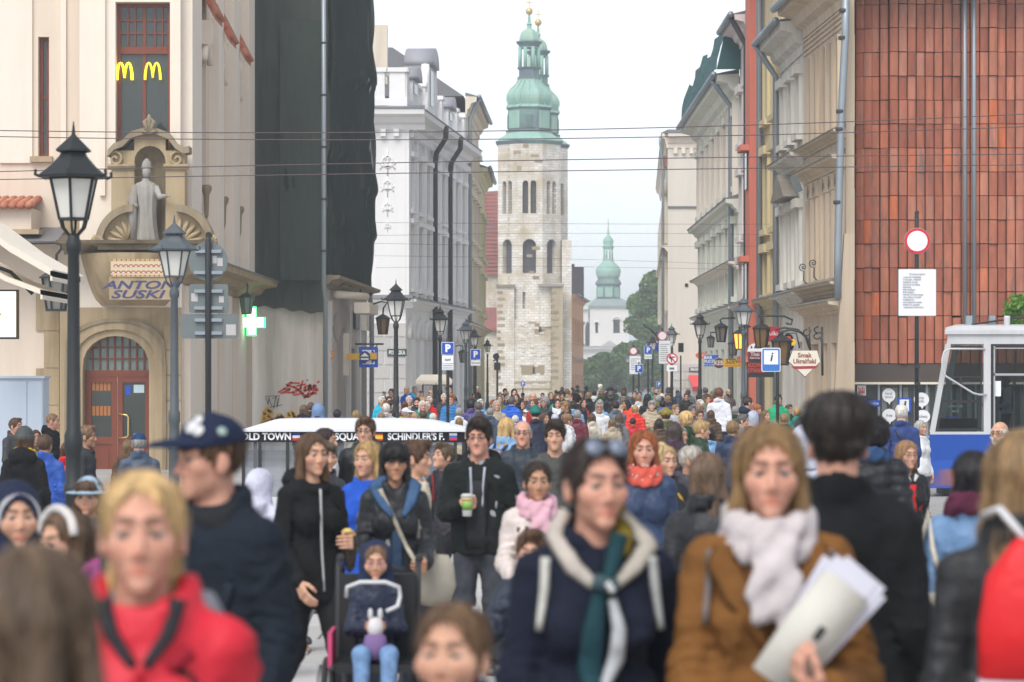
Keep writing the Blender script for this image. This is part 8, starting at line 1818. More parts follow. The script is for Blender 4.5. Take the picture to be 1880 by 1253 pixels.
# ---------------------------------------------------------------- people near the camera, each with a pose and clothes of their own
CO = {}
def front_y(me,x,z,back=False):
 if me.name not in CO:a = np.empty(len(me.vertices) * 3,np.float32);me.vertices.foreach_get('co',a);CO[me.name] = a.reshape(-1,3)
 V = CO[me.name];d = (V[:,0] - x) ** 2 + (V[:,2] - z) ** 2;i = np.argsort(d)[:14];i = i[d[i] < .0025]
 sel = V[i] if len(i) else V[np.argsort(d)[:4]]
 return float(sel[:,1].max() if back else sel[:,1].min())
def ribbon(o,me,pts,w,col,name,m=None,lift=.004,th=.006,back=False,n=5):
 """a band of cloth laid on the surface of a garment, along (x, z) points"""
 P_ = []
 for i in range(len(pts) - 1):
  for k in range(n):q = k / n;P_.append((pts[i][0] + (pts[i + 1][0] - pts[i][0]) * q,pts[i][1] + (pts[i + 1][1] - pts[i][1]) * q))
 P_.append(pts[-1]);ww = w if isinstance(w,(list,tuple)) else [w] * len(pts);rings = [];sg = 1 if back else -1
 ys = [front_y(me,x,z,back) for x,z in P_];ys = [sum(ys[max(0,i - 2):i + 3]) / len(ys[max(0,i - 2):i + 3]) for i in range(len(ys))]
 for i,(x,z) in enumerate(P_):
  a,b = P_[max(i - 1,0)],P_[min(i + 1,len(P_) - 1)];dx,dz = b[0] - a[0],b[1] - a[1];L = math.hypot(dx,dz) + 1e-9;nx,nz = -dz / L,dx / L
  f = i / (len(P_) - 1) * (len(ww) - 1);j = min(int(f),len(ww) - 2) if len(ww) > 1 else 0;hw = (ww[j] + (ww[min(j + 1,len(ww) - 1)] - ww[j]) * (f - j)) / 2
  y = ys[i] + sg * lift;rings.append([(x + nx * hw,y - sg * th * .3,z + nz * hw),(x + nx * hw * .5,y + sg * th,z + nz * hw * .5),(x - nx * hw * .5,y + sg * th,z - nz * hw * .5),(x - nx * hw,y - sg * th * .3,z - nz * hw),(x,y - sg * th,z)])
 c = MB().loft(rings).build(name,m or CLOTH,o,True);return colr(c,col)
def inner(o,sex,kind,col,style='tee',j=None,key=None):
 return colr(link('undershirt',jacket_mesh(sex,kind,style,.018,j=j,key=key,sleeve=.3,hem=.95),o),col)
HERO = 'people in the crowd nearest the camera'
def hero(label,px,top,h,yaw,sex,jk,jc,hair,hc,j=None,res=.013,hem=None,vneck=0.0,kind='stand',key='',fold=1.0,hands=(.45,.45),hroll=(0,0),hbend=(None,None),thumb=(.3,.3),hyaw=0.0,hpitch=0.0,hroll_=0.0,hs=1.0,mouth=0.0,hres=.0046,sleeve=1.0,**kw):
 key = ('hero',label);jj = j or pose(kind,sex)
 me = body_mesh(sex,kind,hres,hyaw,hpitch,hroll_,j=jj,key=key,hands=hands,hroll=hroll,hbend=hbend,hs=hs,mouth=mouth,thumb=thumb)
 jm = jacket_mesh(sex,kind,jk,res,j=jj,key=key,seed=abs(hash(px)) % 97,hem=hem,vneck=vneck,fold=fold,sleeve=sleeve)
 tm = trousers_mesh(sex,kind,j=jj,key=key) if j else None
 o = person(label,px,top,h,yaw,sex,kind,hair,hc,jk,jc,body=me,jmesh=jm,tmesh=tm,hyaw=hyaw,hpitch=hpitch,hroll=hroll_,hs=hs,j=jj,group=HERO,**kw)
 return o,jm
def at_body(o,x,y,z):return o.matrix_basis @ Vector((x,y,z))
def held(name,label,cat,o,loc,rot=(0,0,0)):
 """a thing that somebody holds: top-level, standing where the hand is"""
 t = thing(name,label,cat,loc=tuple(at_body(o,*loc)));t.rotation_euler = (rot[0],rot[1],rot[2] + o.rotation_euler.z);return t

# red jacket, blonde
o,jm = hero('blonde woman in a bright red rain jacket with grey hood lining, facing the camera',262,846,216,4,'F','jacket',(.58,.018,.035),'loose',(.44,.29,.13),kind='walk',vneck=.075,skin='pink',hpitch=-.02,tc=(.02,.02,.03))
inner(o,'F','walk',(.012,.012,.014),'tee')
for s in (-1,1):ribbon(o,jm,[(s * .075,1.50),(s * .055,1.43),(s * .012,1.37)],[.035,.03,.02],(.03,.03,.035),'collar',lift=.008)
hd = MB().lathe([(.001,-.08),(.07,-.06),(.1,0),(.085,.045),(.055,.055)],20,(0,.085,1.455),1.62,.85).build('hood',SHELL,o,True);colr(hd,(.22,.22,.245));ribbon(o,jm,[(0,1.36),(.0,.9)],.018,(.32,.01,.02),'zip',lift=.003)
for x in (.085,.115,.14):ribbon(o,jm,[(x,1.252),(x + .02,1.254)],.016,(.62,.30,.32),'chest_print',lift=.002,th=.001,n=2)
ribbon(o,jm,[(.10,1.40),(.055,1.365)],[.03,.03],(.30,.015,.03),'pocket_flap',lift=.004)
# man in baseball cap
o,jm = hero('man in a navy baseball cap and dark jacket, head turned aside, behind the red jacket',388,756,142,-28,'M','coat',(.012,.017,.026),'buzz','brown',hat='cap',hatc=(.014,.021,.048),skin='pink',hyaw=-.55,hem=.75,vneck=.05)
cp = [c for c in o.children if c.name.startswith('cap')][0]
for (a,z,r) in ((.45,.098,.024),(.75,.088,.02),(.55,.118,.018),(1.5,.085,.016)):
 x,y = .093 * math.sin(a),.012 - .112 * math.cos(a);k = math.sqrt(max(.05,1 - ((z - .042) / .098) ** 2));e = MB().lathe([(.001,0),(r,.002),(r * .9,.006),(.001,.007)],10);c = e.build('emblem',PLAST,cp,True);colr(c,(.60,.60,.60) if a < 1 else (.3,.4,.37))
 c.matrix_basis = Matrix.Translation((x * k,.012 + (y - .012) * k,z)) @ Vector((x,y - .012,(z - .042) * 1.1)).to_track_quat('Z','Y').to_matrix().to_4x4()
ribbon(o,jm,[(0,1.40),(0,.85)],.014,(.035,.04,.045),'zip',lift=.002);inner(o,'M','stand',(.02,.022,.025),'shirt')
for s in (-1,1):ribbon(o,jm,[(s * .10,1.22),(s * .13,1.21)],.10,(.014,.02,.03),'pocket_flap',lift=.002)
# dark head close to the lens, child in hood, girl with hairband
o,jm = hero('very close head of long straight brown hair seen from behind',62,978,300,168,'F','jacket',(.03,.03,.03),'verylong',(.085,.055,.033),res=.02)
o,jm = hero('child in a navy hood with pale trim looking down',26,884,112,24,'C','jacket',(.02,.025,.05),None,'brown',hat='hood',hatc=(.02,.026,.055),hs=1.1,res=.02,hpitch=-.1)
hd = [c for c in o.children if c.name.startswith('hood')][0];c = MB().tube([(.080 * math.cos(a),-.062 - .012 * math.sin(a),-.02 + .108 * math.sin(a)) for a in [PI * i / 14 - .15 for i in range(16)]],.012,8).build('hood_trim',CLOTH,hd,True);colr(c,(.40,.40,.40))
o,jm = hero('girl with long brown hair and a pale hairband looking aside',122,928,112,-42,'C','jacket',(.10,.08,.16),'verylong',(.075,.042,.022),hs=1.08,res=.02,scarf=('loop',(.40,.09,.24)))
hb = MB().tube([(.094 * math.cos(a),-.03,.035 + .098 * math.sin(a)) for a in [PI * i / 14 for i in range(15)]],.018,8).build('hairband',CLOTH,o,True);hb.matrix_basis = Matrix.Translation(HC) @ Matrix.Scale(1.1,4);colr(hb,(.58,.55,.52))
o,jm = hero('child with pale blue sunhat and dark fringe behind the blonde woman',163,872,66,-6,'C','jacket',(.05,.05,.06),'child','brown',hat='sunhat',hatc=(.34,.46,.56),hs=1.08,res=.022,hres=.0055)
o,jm = hero('person in a pale lilac hood behind the baseball cap',478,862,52,150,'M','hoodie',(.52,.52,.62),None,'brown',hat='hood',hatc=(.52,.52,.62),res=.022,hres=.006)
# long-haired girl with a snack
jg = pose('walk','F',el=(.205,.0,1.10),wl=(.12,-.22,1.12))
o,jm = hero('girl with very long brown hair in black with a white zip, holding a snack',572,790,74,34,'F','hoodie',(.010,.010,.011),'verylong',(.085,.045,.02),j=jg,kind='walk',hem=.78,hands=(1.15,.4),skin='fair',tc=(.012,.012,.013),hyaw=-.05)
ribbon(o,jm,[(-.0,1.43),(-.005,1.2),(.0,.84)],.016,(.42,.42,.42),'zip',lift=.004)
t = held('snack_wrap','half eaten snack in a clear wrapper held by the girl with very long hair','snack',o,(.105,-.26,1.08))
MB().lathe([(.012,-.12),(.03,-.09),(.04,-.02),(.042,.04),(.036,.08)],12).build('wrapper',glass('clear_film',(.86,.82,.78),.25,.3),t,True);MB().lathe([(.01,-.1),(.026,-.05),(.032,.03),(.034,.09),(.02,.105)],10).build('bread',mat('bread_crust',(.50,.28,.12),.8,.2,30,.3),t,True);MB().lathe([(.02,0),(.04,.012),(.015,.03)],8,(-.015,0,.09)).build('cheese',plain('cheese_yellow',(.62,.45,.12),.5),t,True)
# others behind her
o,jm = hero('boy in light grey patterned trousers behind the very long haired girl',596,806,55,30,'C','jacket',(.04,.04,.05),'crop',(.13,.095,.06),kind='walk',tc=(.36,.37,.42),hs=1.05,res=.02,hres=.006)
o,jm = hero('short haired man in profile in a white top with a black shoulder strap',597,782,46,72,'M','hoodie',(.62,.62,.64),'buzz','dark',res=.02,hres=.006);ribbon(o,jm,[(.11,1.44),(.105,1.25),(.12,1.05)],.045,(.02,.02,.02),'strap',lift=.006);ribbon(o,jm,[(-.11,1.44),(-.105,1.25),(-.12,1.05)],.045,(.02,.02,.02),'strap',lift=.006)
o,jm = hero('young man with glasses in a black jacket over a grey hoodie before the cart',671,763,48,-8,'M','jacket',(.012,.014,.016),'short',(.10,.055,.028),res=.016,vneck=.16,glasses=True,hres=.0055,skin='fair');inner(o,'M','stand',(.06,.065,.065),'hoodie')
ribbon(o,jm,[(-.035,1.40),(-.03,1.1)],.014,(.5,.5,.5),'drawstring',lift=.004);ribbon(o,jm,[(.012,1.36),(.01,1.0)],.05,(.055,.06,.06),'hoodie_front',lift=.002)
o,jm = hero('fair haired woman in a long bright blue raincoat mostly behind the wheelchair pusher',676,806,62,-30,'F','coat',(.02,.09,.48),'lob','blonde',res=.02,hres=.006,hem=.62)
o,jm = hero('brown haired person in a cream knitted jumper behind the wheelchair pusher',762,804,62,75,'M','shirt',(.60,.52,.40),'short','brown',res=.018,hres=.006);ribbon(o,jm,[(.10,1.43),(.10,1.2)],.04,(.03,.03,.03),'strap',lift=.006)
o,jm = hero('slim boy in black jeans and red trimmed jacket looking down',815,811,45,-48,'M','jacket',(.018,.017,.022),'short',(.11,.075,.045),kind='walk',tc=(.015,.015,.017),res=.018,hpitch=-.2,hres=.0055);ribbon(o,jm,[(-.07,1.45),(-.02,1.38),(0,1.2)],.02,(.30,.02,.02),'trim',lift=.004)
# woman pushing the wheelchair, girl in it, wheelchair
o,jm = hero('black haired woman with a fringe and blue lined black jacket pushing the wheelchair',724,806,69,10,'F','jacket',(.016,.018,.021),'fringe','black',kind='push',glasses=True,skin='tan',vneck=.16,hands=(1.3,1.3),hem=.74,tc=(.03,.035,.05));inner(o,'F','push',(.32,.32,.33),'tee')
WW = o
for s in (-1,1):ribbon(o,jm,[(s * .055,1.535),(s * .125,1.47),(s * .09,1.38),(s * .035,1.29)],[.05,.09,.07,.03],(.055,.11,.21),'hood_lining',lift=.014,th=.012)
ribbon(o,jm,[(0,1.27),(.005,.9)],.075,(.03,.055,.10),'front_placket',lift=.002)
ribbon(o,jm,[(-.10,1.46),(-.05,1.34),(.04,1.14),(.12,.98)],.032,(.40,.36,.28),'bag_strap',lift=.012)
t = held('shoulder_bag','soft beige grey shoulder bag at the hip of the wheelchair pusher','bag',o,(.235,-.02,.93),(0,.1,.2))
MB().loft([[(x * a,y * b,z) for x,y in [(math.cos(q),math.sin(q)) for q in [2 * PI * i / 18 for i in range(18)]]] for z,a,b in ((-.19,.05,.03),(-.16,.13,.06),(-.06,.155,.075),(.05,.13,.06),(.11,.09,.035))]).build('bag_body',mat('soft_beige_leather',(.40,.36,.29),.7,.08,8,.4),t,True);MB().tube([(-.09,0,.1),(-.12,.0,.3),(-.16,.03,.45)],.014,6).build('strap',mat('soft_beige_leather',(.4,.36,.29)),t,True)
kx = .62;sY = F / 372;js = pose('both','C',kl=(.11,-.40,.93),kr=(-.11,-.40,.93),al=(.10,-.50,.52),ar=(-.10,-.50,.52),hl=(.085,-.02,.9),hr=(-.085,-.02,.9),wl=(.05,-.26,1.13),wr=(-.05,-.26,1.13),el=(.19,-.03,1.10),er=(-.19,-.03,1.10))
o,jm = hero('girl with purple glasses sitting in the wheelchair in a navy jacket and jeans',690,993,60,2,'C','jacket',(.018,.024,.05),'updo',(.17,.10,.055),j=js,s=372,k=kx,hs=1.18,glasses=(.30,.05,.14),hands=(1.0,1.0),tc=(.16,.27,.45),feet=False,hem=.90,hpitch=.02,kind='both')
GW = o
for q in 'lr':a = js['a' + q];c = link('shoe',shoe_mesh(),o);c.location = (a[0],a[1] - .01,a[2] - .09);colr(c,(.62,.10,.22))
hd = link('hood',hat_mesh('hood'),o);hd.matrix_basis = Matrix.Translation((HC[0],HC[1] + .035,HC[2] - .01)) @ Matrix.Scale(1.22,4);colr(hd,(.018,.03,.07));
t = held('plush_toy','white and purple plush toy in the lap of the wheelchair girl','toy',o,(0,-.31,1.07))
tw,tp_ = mat('toy_white',(.62,.60,.60),.9,.05,20,.2),mat('toy_purple',(.19,.12,.27),.9,.1,20,.2)
MB().lathe([(.01,-.12),(.05,-.11),(.062,-.05),(.05,.0),(.02,.02)],12).build('toy_body',tp_,t,True);MB().lathe([(.01,-.01),(.034,.01),(.042,.045),(.03,.08),(.008,.09)],12).build('toy_head',tw,t,True)
for s in (-1,1):MB().lathe([(.004,0),(.013,.02),(.011,.05),(.003,.06)],8,(s * .024,0,.075)).build('toy_ear',tw,t,True)
def wheelchair():
 gx = GW.location.x;Y = GW.location.y;g = gz(gx,Y)
 t = thing('wheelchair','black and pink wheelchair with white rail carrying the girl with purple glasses','wheelchair',loc=(gx,Y,g))
 bk,pk = plain('chair_black',(.018,.018,.02),.5),plain('chair_pink',(.55,.06,.16),.5);hz = .9 * kx + GW.location.z - g
 def torus(r,rr,nm,m,x,y,z,n=28,par=None):return MB().tube([(x,y + r * math.cos(2 * PI * i / n),z + r * math.sin(2 * PI * i / n)) for i in range(n + 1)],rr,8,False).build(nm,m,par or t,True)
 for s in (-1,1):
  w = torus(.27,.017,'wheel',M['rubber'],s * .25,.12,.28);torus(.24,.008,'push_rim',M['steel'],s * .285,.12,.28,par=w)
  b = MB()
  for i in range(12):a = 2 * PI * i / 12;b.tube([(s * .25,.12,.28),(s * .25,.12 + .26 * math.cos(a),.28 + .26 * math.sin(a))],.003,5)
  sp = b.build('spokes',M['steel'],w);sp['kind'] = 'stuff'
  MB().lathe([(.03,-.03),(.03,.03)],12).build('hub',pk,w).matrix_basis = Matrix.Translation((s * .25,.12,.28)) @ Matrix.Rotation(PI / 2,4,'Y')
  torus(.055,.016,'caster',M['rubber'],s * .2,-.32,.07,16);MB().tube([(s * .2,-.32,.12),(s * .2,-.30,.2),(s * .2,-.2,hz - .06)],.014,8).build('fork',bk,t,True)
  MB().tube([(s * .2,-.30,hz - .05),(s * .2,.22,hz - .05),(s * .2,.26,hz + .40),(s * .2,.36,hz + .44)],.015,8).build('side_frame',bk,t,True)
  MB().tube([(s * .2,.34,hz + .435),(s * .2,.44,hz + .45)],.02,8).build('push_handle',M['rubber'],t,True)
  MB().tube([(s * .14,-.30,hz - .06),(s * .12,-.36,.22),(s * .1,-.40,.13)],.012,8).build('leg_rest',bk,t,True)
  MB().box(s * .02,s * .16,-.44,-.28,.11,.13).build('foot_plate',bk,t)
  MB().box(s * .215 - .01,s * .215 + .01,-.2,.16,hz - .05,hz + .12).build('side_guard',pk if s < 0 else bk,t)
  MB().lathe([(.03,-.01),(.034,0),(.03,.01)],12).build('reflector',pk,t).matrix_basis = Matrix.Translation((s * .215,-.30,hz - .2)) @ Matrix.Rotation(PI / 2,4,'X')
 MB().box(-.19,.19,-.26,.2,hz - .07,hz - .03).build('seat',bk,t);MB().box(-.19,.19,.2,.24,hz - .03,hz + .38).build('backrest',bk,t)
 hz += .09
 MB().tube([(-.13,-.26,hz + .21),(-.125,-.28,hz + .26),(-.06,-.30,hz + .285),(.06,-.30,hz + .285),(.125,-.28,hz + .26),(.13,-.26,hz + .21),(.12,-.33,hz + .17),(.07,-.36,hz + .15)],.010,8).build('rail',plain('rail_white',(.6,.6,.6)),t,True)
wheelchair()
# man with the cup
jc_ = pose('bent','M',er=(-.235,-.01,1.11),wr=(-.115,-.235,1.165))
o,jm = hero('smiling man with glasses in a black hooded jacket with a takeaway cup',880,766,63,-8,'M','hoodie',(.014,.017,.016),'quiff','dark',j=jc_,kind='bent',glasses=True,vneck=.17,hands=(.45,1.0),hroll=(0,1.2),hbend=(None,(1,-.1,.15)),thumb=(.3,.9),skin='pink',tc=(.055,.06,.07),hem=.84,hyaw=-.05);inner(o,'M','stand',(.34,.34,.36),'tee')
ribbon(o,jm,[(.0,1.34),(.0,.88)],.15,(.028,.03,.032),'hoodie_front',lift=.003,th=.004)
for x in (-.045,.055):ribbon(o,jm,[(x,1.43),(x * .8,1.3),(x * .75,1.16)],.018,(.42,.44,.50),'drawstring',lift=.012)
t = held('takeaway_cup','white paper cup with coloured print and clear lid','cup',o,(-.045,-.255,1.175))
MB().lathe([(.028,-.07),(.030,-.068),(.039,.055),(.039,.06)],18).build('cup',plain('cup_white',(.66,.66,.62),.5),t,True);MB().lathe([(.0335,-.03),(.0372,.03)],18,(0,0,0)).build('cup_print',plain('cup_green',(.24,.42,.10),.5),t,True);MB().lathe([(.0375,.031),(.0392,.050)],18).build('cup_print',plain('cup_orange',(.62,.40,.14),.5),t,True);MB().lathe([(.041,.055),(.042,.068),(.034,.072),(.032,.078)],18).build('lid',plain('lid_grey',(.52,.53,.52),.4),t,True)
# pale trench coat woman, two men behind
o,jm = hero('dark haired woman in a pale floral jacket with pink scarf',986,842,70,6,'F','jacket',(.60,.52,.48),'updo','dark',kind='push',scarf=('ends',(.62,.36,.42)),skin='tan',hem=.86)
rr_ = random.Random(4)
for i in range(16):x,z = rr_.uniform(-.15,.15),rr_.uniform(.92,1.36);ribbon(o,jm,[(x,z),(x + rr_.uniform(-.02,.02),z + .03)],[.012,.026],rr_.choice(((.10,.07,.07),(.16,.10,.10),(.25,.20,.17))),'flower_print',lift=.0015,th=.001,n=2)
o,jm = hero('bald man with glasses and stubble in a dark blue jacket',960,768,46,-6,'M','jacket',(.022,.032,.045),'balding','grey',res=.016,glasses=True,skin='pink',hres=.0055)
o,jm = hero('young man with a dark quiff in a grey T-shirt',1019,770,51,-4,'M','tee',(.075,.075,.07),'quiff',(.035,.022,.014),res=.016,skin='fair',hres=.0052)
# woman with the big knotted scarf
o,jm = hero('woman in a navy coat with knotted cream and teal scarf and sunglasses on her head',1093,792,160,8,'F','coat',(.010,.013,.026),'updo',(.030,.020,.015),kind='walk',vneck=.14,skin='pink',hyaw=.2,hem=.62,tc=(.012,.012,.018));inner(o,'F','walk',(.012,.014,.02),'tee')
ribbon(o,jm,[(-.075,1.555),(-.115,1.49),(-.075,1.41),(-.015,1.355)],[.035,.055,.05,.03],(.46,.41,.36),'scarf',lift=.012,th=.012)
ribbon(o,jm,[(.075,1.545),(.14,1.46),(.09,1.41),(.02,1.355)],[.035,.06,.05,.03],(.45,.41,.35),'scarf',lift=.012,th=.012);ribbon(o,jm,[(.07,1.57),(.07,1.50),(.055,1.44)],[.05,.055,.04],(.20,.145,.02),'scarf',lift=.014,th=.015)
ribbon(o,jm,[(.05,1.50),(.03,1.43),(.005,1.36)],[.05,.05,.03],(.012,.045,.055),'scarf',lift=.028,th=.018);ribbon(o,jm,[(-.03,1.375),(.03,1.355)],[.05,.05],(.05,.09,.10),'scarf_knot',lift=.04,th=.03);ribbon(o,jm,[(.0,1.375),(.016,1.35)],[.018,.02],(.6,.6,.58),'scarf_knot',lift=.075,th=.006)
ribbon(o,jm,[(-.012,1.35),(-.03,1.25),(-.035,1.14),(-.03,1.06)],[.04,.065,.075,.05],(.014,.05,.062),'scarf_tail',lift=.022,th=.014);ribbon(o,jm,[(.018,1.33),(.035,1.25),(.03,1.17),(.0,1.10)],[.025,.04,.045,.03],(.44,.46,.47),'scarf_tail',lift=.034,th=.008)
for s in (-1,1):ribbon(o,jm,[(s * .145,1.435),(s * .15,1.36),(s * .165,1.24)],[.028,.028,.02],(.50,.49,.44) if s < 0 else (.36,.37,.36),'backpack_strap',lift=.010,th=.006)
ribbon(o,jm,[(0.0,1.04),(.0,.66)],.012,(.006,.007,.012),'coat_edge',lift=.004)
sg = MB()
for s in (-1,1):sg.lathe([(.001,0),(.024,.003),(.026,.008),(.001,.010)],14,(s * .033,0,0))
sg.tube([(-.02,0,.008),(.02,0,.008)],.003,6);gl = sg.build('sunglasses',plain('sun_lens',(.16,.19,.25),.15,spec=.8),o,True);gl.matrix_basis = Matrix.Translation(HC) @ Matrix.Rotation(.2,4,'Z') @ Matrix.Translation((0,-.070,.100)) @ Matrix.Rotation(R(62),4,'X')
# small girl close to the lens
o,jm = hero('small brown haired girl close to the camera, only head in view',832,1090,182,-14,'C','jacket',(.10,.06,.06),'updo',(.12,.068,.034),hs=1.12,res=.02,skin='fair',hpitch=-.08)
# brown coat
jb = pose('walk','F',el=(.235,.0,1.08),wl=(.125,-.315,1.085))
o,jm = hero('woman in a camel brown wool coat and white scarf carrying a large envelope',1412,766,166,-2,'F','coat',(.19,.082,.022),'bob',(.27,.16,.065),j=jb,kind='walk',vneck=.06,skin='pink',hem=.50,hands=(1.0,.45),hroll=(0,0),hbend=((-.75,-.25,.5),None),thumb=(.8,.3),scarf=('ends',(.52,.47,.47)),mouth=.002,fold=1.2,hyaw=.02,tc=(.02,.02,.03))
BW = o
for s in (-1,1):ribbon(o,jm,[(s * .115,1.445),(s * .125,1.39),(s * .085,1.32),(s * .012,1.18)],[.05,.085,.085,.02],(.16,.069,.018),'lapel',lift=.010,th=.008);ribbon(o,jm,[(s * .155,1.43),(s * .158,1.36),(s * .168,1.24)],[.022,.022,.018],(.18,.15,.14),'backpack_strap',lift=.008,th=.005)
ribbon(o,jm,[(.004,1.18),(.0,.9),(0,.55)],.010,(.13,.055,.012),'coat_edge',lift=.004)
for z in (1.14,1.0,.86):ribbon(o,jm,[(.022,z),(.024,z + .004)],.024,(.10,.05,.02),'button',lift=.005,th=.004,n=2)
k = o.scale.x
t = thing('envelope_folder','large grey white padded envelope stuffed with loose white papers','folder',loc=tuple(at_body(o,.095,-.285,1.235)))
fx = Matrix.Rotation(R(8),4,'Z') @ Matrix.Rotation(R(38),4,'Y');t.rotation_euler = fx.to_euler();t.scale = (.95,.95,.95)
MB().loft([[(-.075,-.008,-.17),(.065,-.008,-.17),(.065,.010,-.17),(-.075,.010,-.17)],[(-.082,-.014,0),(.070,-.014,0),(.070,.016,0),(-.082,.016,0)],[(-.075,-.008,.155),(.065,-.008,.155),(.065,.010,.155),(-.075,.010,.155)]]).build('envelope',mat('padded_paper',(.56,.54,.48),.6,.04,12,.15),t,True)
for i,(dx,dz,rz) in enumerate(((.0,.035,-.05),(.012,.045,.04),(.02,.03,.10),(-.012,.02,-.12))):c = MB().box(-.068,.068,.012 + .004 * i,.0135 + .004 * i,-.15,.17).build('paper',plain('paper_white',(.64,.64,.72),.6),t);c.location = (dx,0,dz);c.rotation_euler = (0,rz,0)
MB().box(.0,.018,-.019,-.014,-.012,.026).build('black_mark',M['sblack'],t);MB().box(.028,.058,-.017,-.011,-.135,-.108).build('green_label',plain('label_green',(.20,.42,.03),.5),t)
# tall dark coat from behind, long light brown hair in black jacket
o,jm = hero('tall dark haired man from behind in a black overcoat',1538,724,148,172,'M','coat',(.009,.010,.011),'curly',(.022,.016,.013),hem=.6,res=.016,hyaw=.1,skin='pink')
o,jm = hero('light brown haired woman from behind in a black jacket',1300,826,84,158,'F','jacket',(.020,.021,.024),'lob',(.16,.10,.062),res=.016,hres=.006)
ribbon(o,jm,[(-.08,1.30),(-.1,1.0)],.05,(.30,.30,.31),'bag_strap',lift=.012,back=True);ribbon(o,jm,[(.0,1.12),(.02,1.09)],.07,(.50,.03,.22),'pink_tag',lift=.016,back=True)
o,jm = hero('red haired woman with a red and white loop scarf in a navy jacket',1181,786,66,2,'F','jacket',(.025,.045,.10),'bob',(.36,.105,.03),scarf=('loop',(.60,.10,.07)),res=.016,skin='pink')
for i in range(26):a = rr_.uniform(-1.5,1.5);c = MB().lathe([(.001,0),(.008,.002),(.001,.004)],6).build('scarf_spot',CLOTH,o,True);colr(c,(.60,.52,.46));z = rr_.uniform(1.43,1.535);c.matrix_basis = Matrix.Translation((.122 * math.sin(a),.012 - .132 * math.cos(a),z)) @ Vector((math.sin(a),-math.cos(a),0)).to_track_quat('Z','Y').to_matrix().to_4x4()
o,jm = hero('blonde young woman with a top bun and mustard top under a black jacket',1221,814,54,26,'F','jacket',(.016,.016,.02),'bun',(.36,.25,.12),res=.016,vneck=.2,hres=.0055);inner(o,'F','stand',(.60,.33,.015),'tee');ribbon(o,jm,[(.0,1.38),(.0,1.0)],.07,(.60,.33,.015),'mustard_front',lift=.004)
o,jm = hero('white haired elderly man looking down in profile',1270,814,52,62,'M','jacket',(.05,.05,.06),'thin',(.55,.50,.44),res=.018,skin='tan',hpitch=-.2,hres=.0055)
o,jm = hero('woman with very long dark hair from behind by the blonde curls',1238,772,38,168,'F','jacket',(.06,.03,.05),'verylong',(.045,.03,.026),res=.02,hres=.007)
o,jm = hero('dark curly haired person from behind in a puffy black jacket with blue collar',1600,766,62,176,'M','puffer',(.013,.014,.018),'bigcurly','black',res=.016,scarf=('loop',(.03,.07,.16)),hres=.006)
o,jm = hero('person in a pale padded hood seen from behind next to the dark overcoat',1478,782,56,160,'M','puffer',(.44,.46,.55),None,'brown',hat='hood',hatc=(.46,.48,.57),res=.018,hres=.007)
o,jm = hero('fair haired young woman with glasses, white collar and red jumper under black jacket',1664,806,49,22,'F','jacket',(.010,.010,.012),'lob',(.34,.19,.09),res=.014,vneck=.18,glasses=(.2,.12,.1),hres=.005);inner(o,'F','stand',(.55,.03,.03),'tee')
ribbon(o,jm,[(.0,1.37),(.0,.95)],.075,(.52,.025,.03),'jumper_front',lift=.003)
for s in (-1,1):ribbon(o,jm,[(s * .05,1.455),(s * .02,1.40)],[.045,.02],(.62,.60,.60),'shirt_collar',lift=.012)
# denim jacket with tote, red drawstring bag
o,jm = hero('black haired person from behind in a light denim jacket and wine scarf',1786,822,92,158,'F','jacket',(.13,.235,.40),'lob',(.010,.009,.011),scarf=('loop',(.085,.018,.04)),res=.016)
for i in range(5):c = MB().tube([(-.05 - .01 * i,.05,1.66 - .02 * i),(-.0 + .11,.09,1.66 - .015 * i),(.16 + .008 * i,.05,1.655 - .016 * i)],[.005,.006,.002],6).build('hair_strand',HAIR,o,True);colr(c,(.26,.10,.035))
t = held('tote_bag','off white cotton tote bag hanging behind the denim jacket','bag',o,(.20,.10,.93),(0,0,.2));cm = mat('cotton_canvas',(.56,.50,.41),.9,.05,10,.3)
MB().loft([[(-.13,-.02,-.20),(.13,-.02,-.20),(.13,.03,-.20),(-.13,.03,-.20)],[(-.145,-.035,-.05),(.145,-.035,-.05),(.145,.045,-.05),(-.145,.045,-.05)],[(-.13,-.012,.15),(.13,-.012,.15),(.13,.02,.15),(-.13,.02,.15)]]).build('bag_body',cm,t,True)
for y in (-.012,.02):MB().tube([(-.08,y,.14),(-.03,y,.34),(-.01,y - .05,.50),(.02,y,.34),(.08,y,.14)],.012,6).build('strap',cm,t,True)
for z in (-.02,.03,-.10):MB().box(-.05,.05,.045,.047,z,z + .02).build('bag_print',M['sblack'],t)
o,jm = hero('blonde woman from behind in a black jacket wearing a red drawstring bag',1876,778,170,172,'F','jacket',(.020,.021,.023),'long',(.30,.185,.085),res=.018)
t = thing('drawstring_bag','bright red drawstring bag with a white hem on the back of a black jacket','bag',loc=tuple(at_body(o,-.02,.20,1.30)));t.rotation_euler = (0,0,o.rotation_euler.z);t.scale = o.scale
rm = mat('red_nylon',(.62,.014,.018),.5,.08,10,.4)
MB().loft([[(x * a,y * b + .02,z) for x,y in [(math.copysign(abs(math.cos(q)) ** .6,math.cos(q)),math.copysign(abs(math.sin(q)) ** .8,math.sin(q))) for q in [2 * PI * i / 20 for i in range(20)]]] for z,a,b in ((-.16,.125,.035),(-.15,.135,.05),(-.02,.135,.07),(.10,.115,.05),(.16,.07,.03),(.19,.045,.02))]).build('bag_body',rm,t,True)
MB().box(-.135,.135,-.02,.06,-.185,-.158).build('white_hem',plain('hem_white',(.62,.60,.66),.6),t)
for s in (-1,1):MB().tube([(s * .02,.01,.19),(s * .08,-.05,.26),(s * .12,-.12,.24)],.010,6).build('cord',plain('cord_white',(.6,.6,.6),.6),t,True)
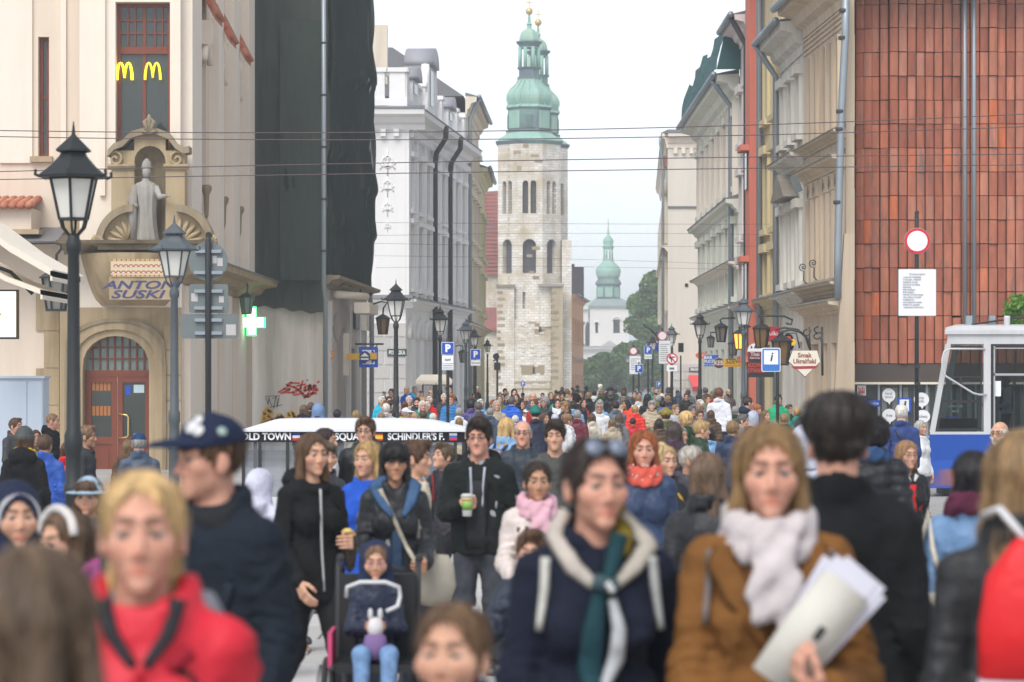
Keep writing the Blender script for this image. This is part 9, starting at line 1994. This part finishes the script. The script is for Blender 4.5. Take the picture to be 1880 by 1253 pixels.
# hidden child with the pole, blonde backpacker, tram driver
jp = pose('push','C',er=(-.22,-.08,1.20),wr=(-.27,-.26,1.16))
o,jm = hero('child in a navy padded jacket holding a red and white pole, mostly hidden',978,968,62,-10,'C','puffer',(.02,.026,.045),'short','brown',j=jp,s=420,k=.78,res=.016,hands=(.6,1.2),kind='push',hres=.006)
t = held('push_pole','upright red and white pole with grey grip','pole',o,(-.272,-.30,1.18));
MB().lathe([(.014,-.95),(.014,-.12)],10).build('shaft',plain('pole_red',(.30,.05,.05),.5),t,True);MB().lathe([(.016,-.12),(.018,-.06),(.018,.0)],10).build('grip',M['sgrey'],t,True);MB().lathe([(.015,.0),(.015,.12),(.01,.13)],10).build('top',M['swhite'],t,True)
o,jm = hero('long haired blonde from behind in pale denim with a patterned backpack',930,764,38,150,'F','jacket',(.20,.35,.56),'verylong',(.46,.30,.12),res=.02,hres=.007)
t = thing('backpack','small patterned navy backpack on the blonde in pale denim','backpack',loc=tuple(at_body(o,.02,.20,1.22)));t.rotation_euler = o.rotation_euler;t.scale = o.scale
MB().loft([[(x * a,y * b,z) for x,y in [(math.cos(q),math.sin(q)) for q in [2 * PI * i / 16 for i in range(16)]]] for z,a,b in ((-.2,.10,.05),(-.16,.14,.08),(.0,.15,.09),(.12,.12,.07),(.18,.05,.03))]).build('pack_body',mat('speckled_navy',(.12,.10,.14),.8,.3,40,.2,tint2=(.40,.32,.34)),t,True)
for s in (-1,1):MB().tube([(s * .06,-.03,.16),(s * .09,-.14,.24),(s * .10,-.26,.2)],.018,6).build('strap',plain('strap_navy',(.02,.03,.08),.7),t,True)
jd = pose('push','M',wr=(-.16,-.42,1.08),er=(-.22,-.18,1.12))
o,jm = hero('tram driver in a dark vest over a white shirt reaching forward in the cab',1862,690,24,-82,'M','shirt',(.60,.62,.66),'short','gdark',j=jd,s=78.5,k=1.0,res=.022,hres=.008,kind='push',feet=False,skin='tan');o.location.y += 1.1
ribbon(o,jm,[(0,1.42),(0,.95)],.24,(.015,.016,.02),'vest',lift=.006);ribbon(o,jm,[(0,1.42),(0,.95)],.24,(.015,.016,.02),'vest',lift=.006,back=True)
# ---------------------------------------------------------------- faint haze in the air
hzb = MB();hzb.box(-1600,1600,-40,2600,-2.2,46)
hm_,nt,b = nodes_of('haze');nt.nodes.remove(b);pv = nt.nodes.new('ShaderNodeVolumePrincipled');pv.inputs['Color'].default_value = (.90,.96,1.0,1);pv.inputs['Density'].default_value = 0.0008;pv.inputs['Anisotropy'].default_value = .2
nt.links.new(pv.outputs[0],nt.nodes['Material Output'].inputs['Volume'])
hz_ = hzb.build('haze',hm_);hz_['kind'] = 'stuff'
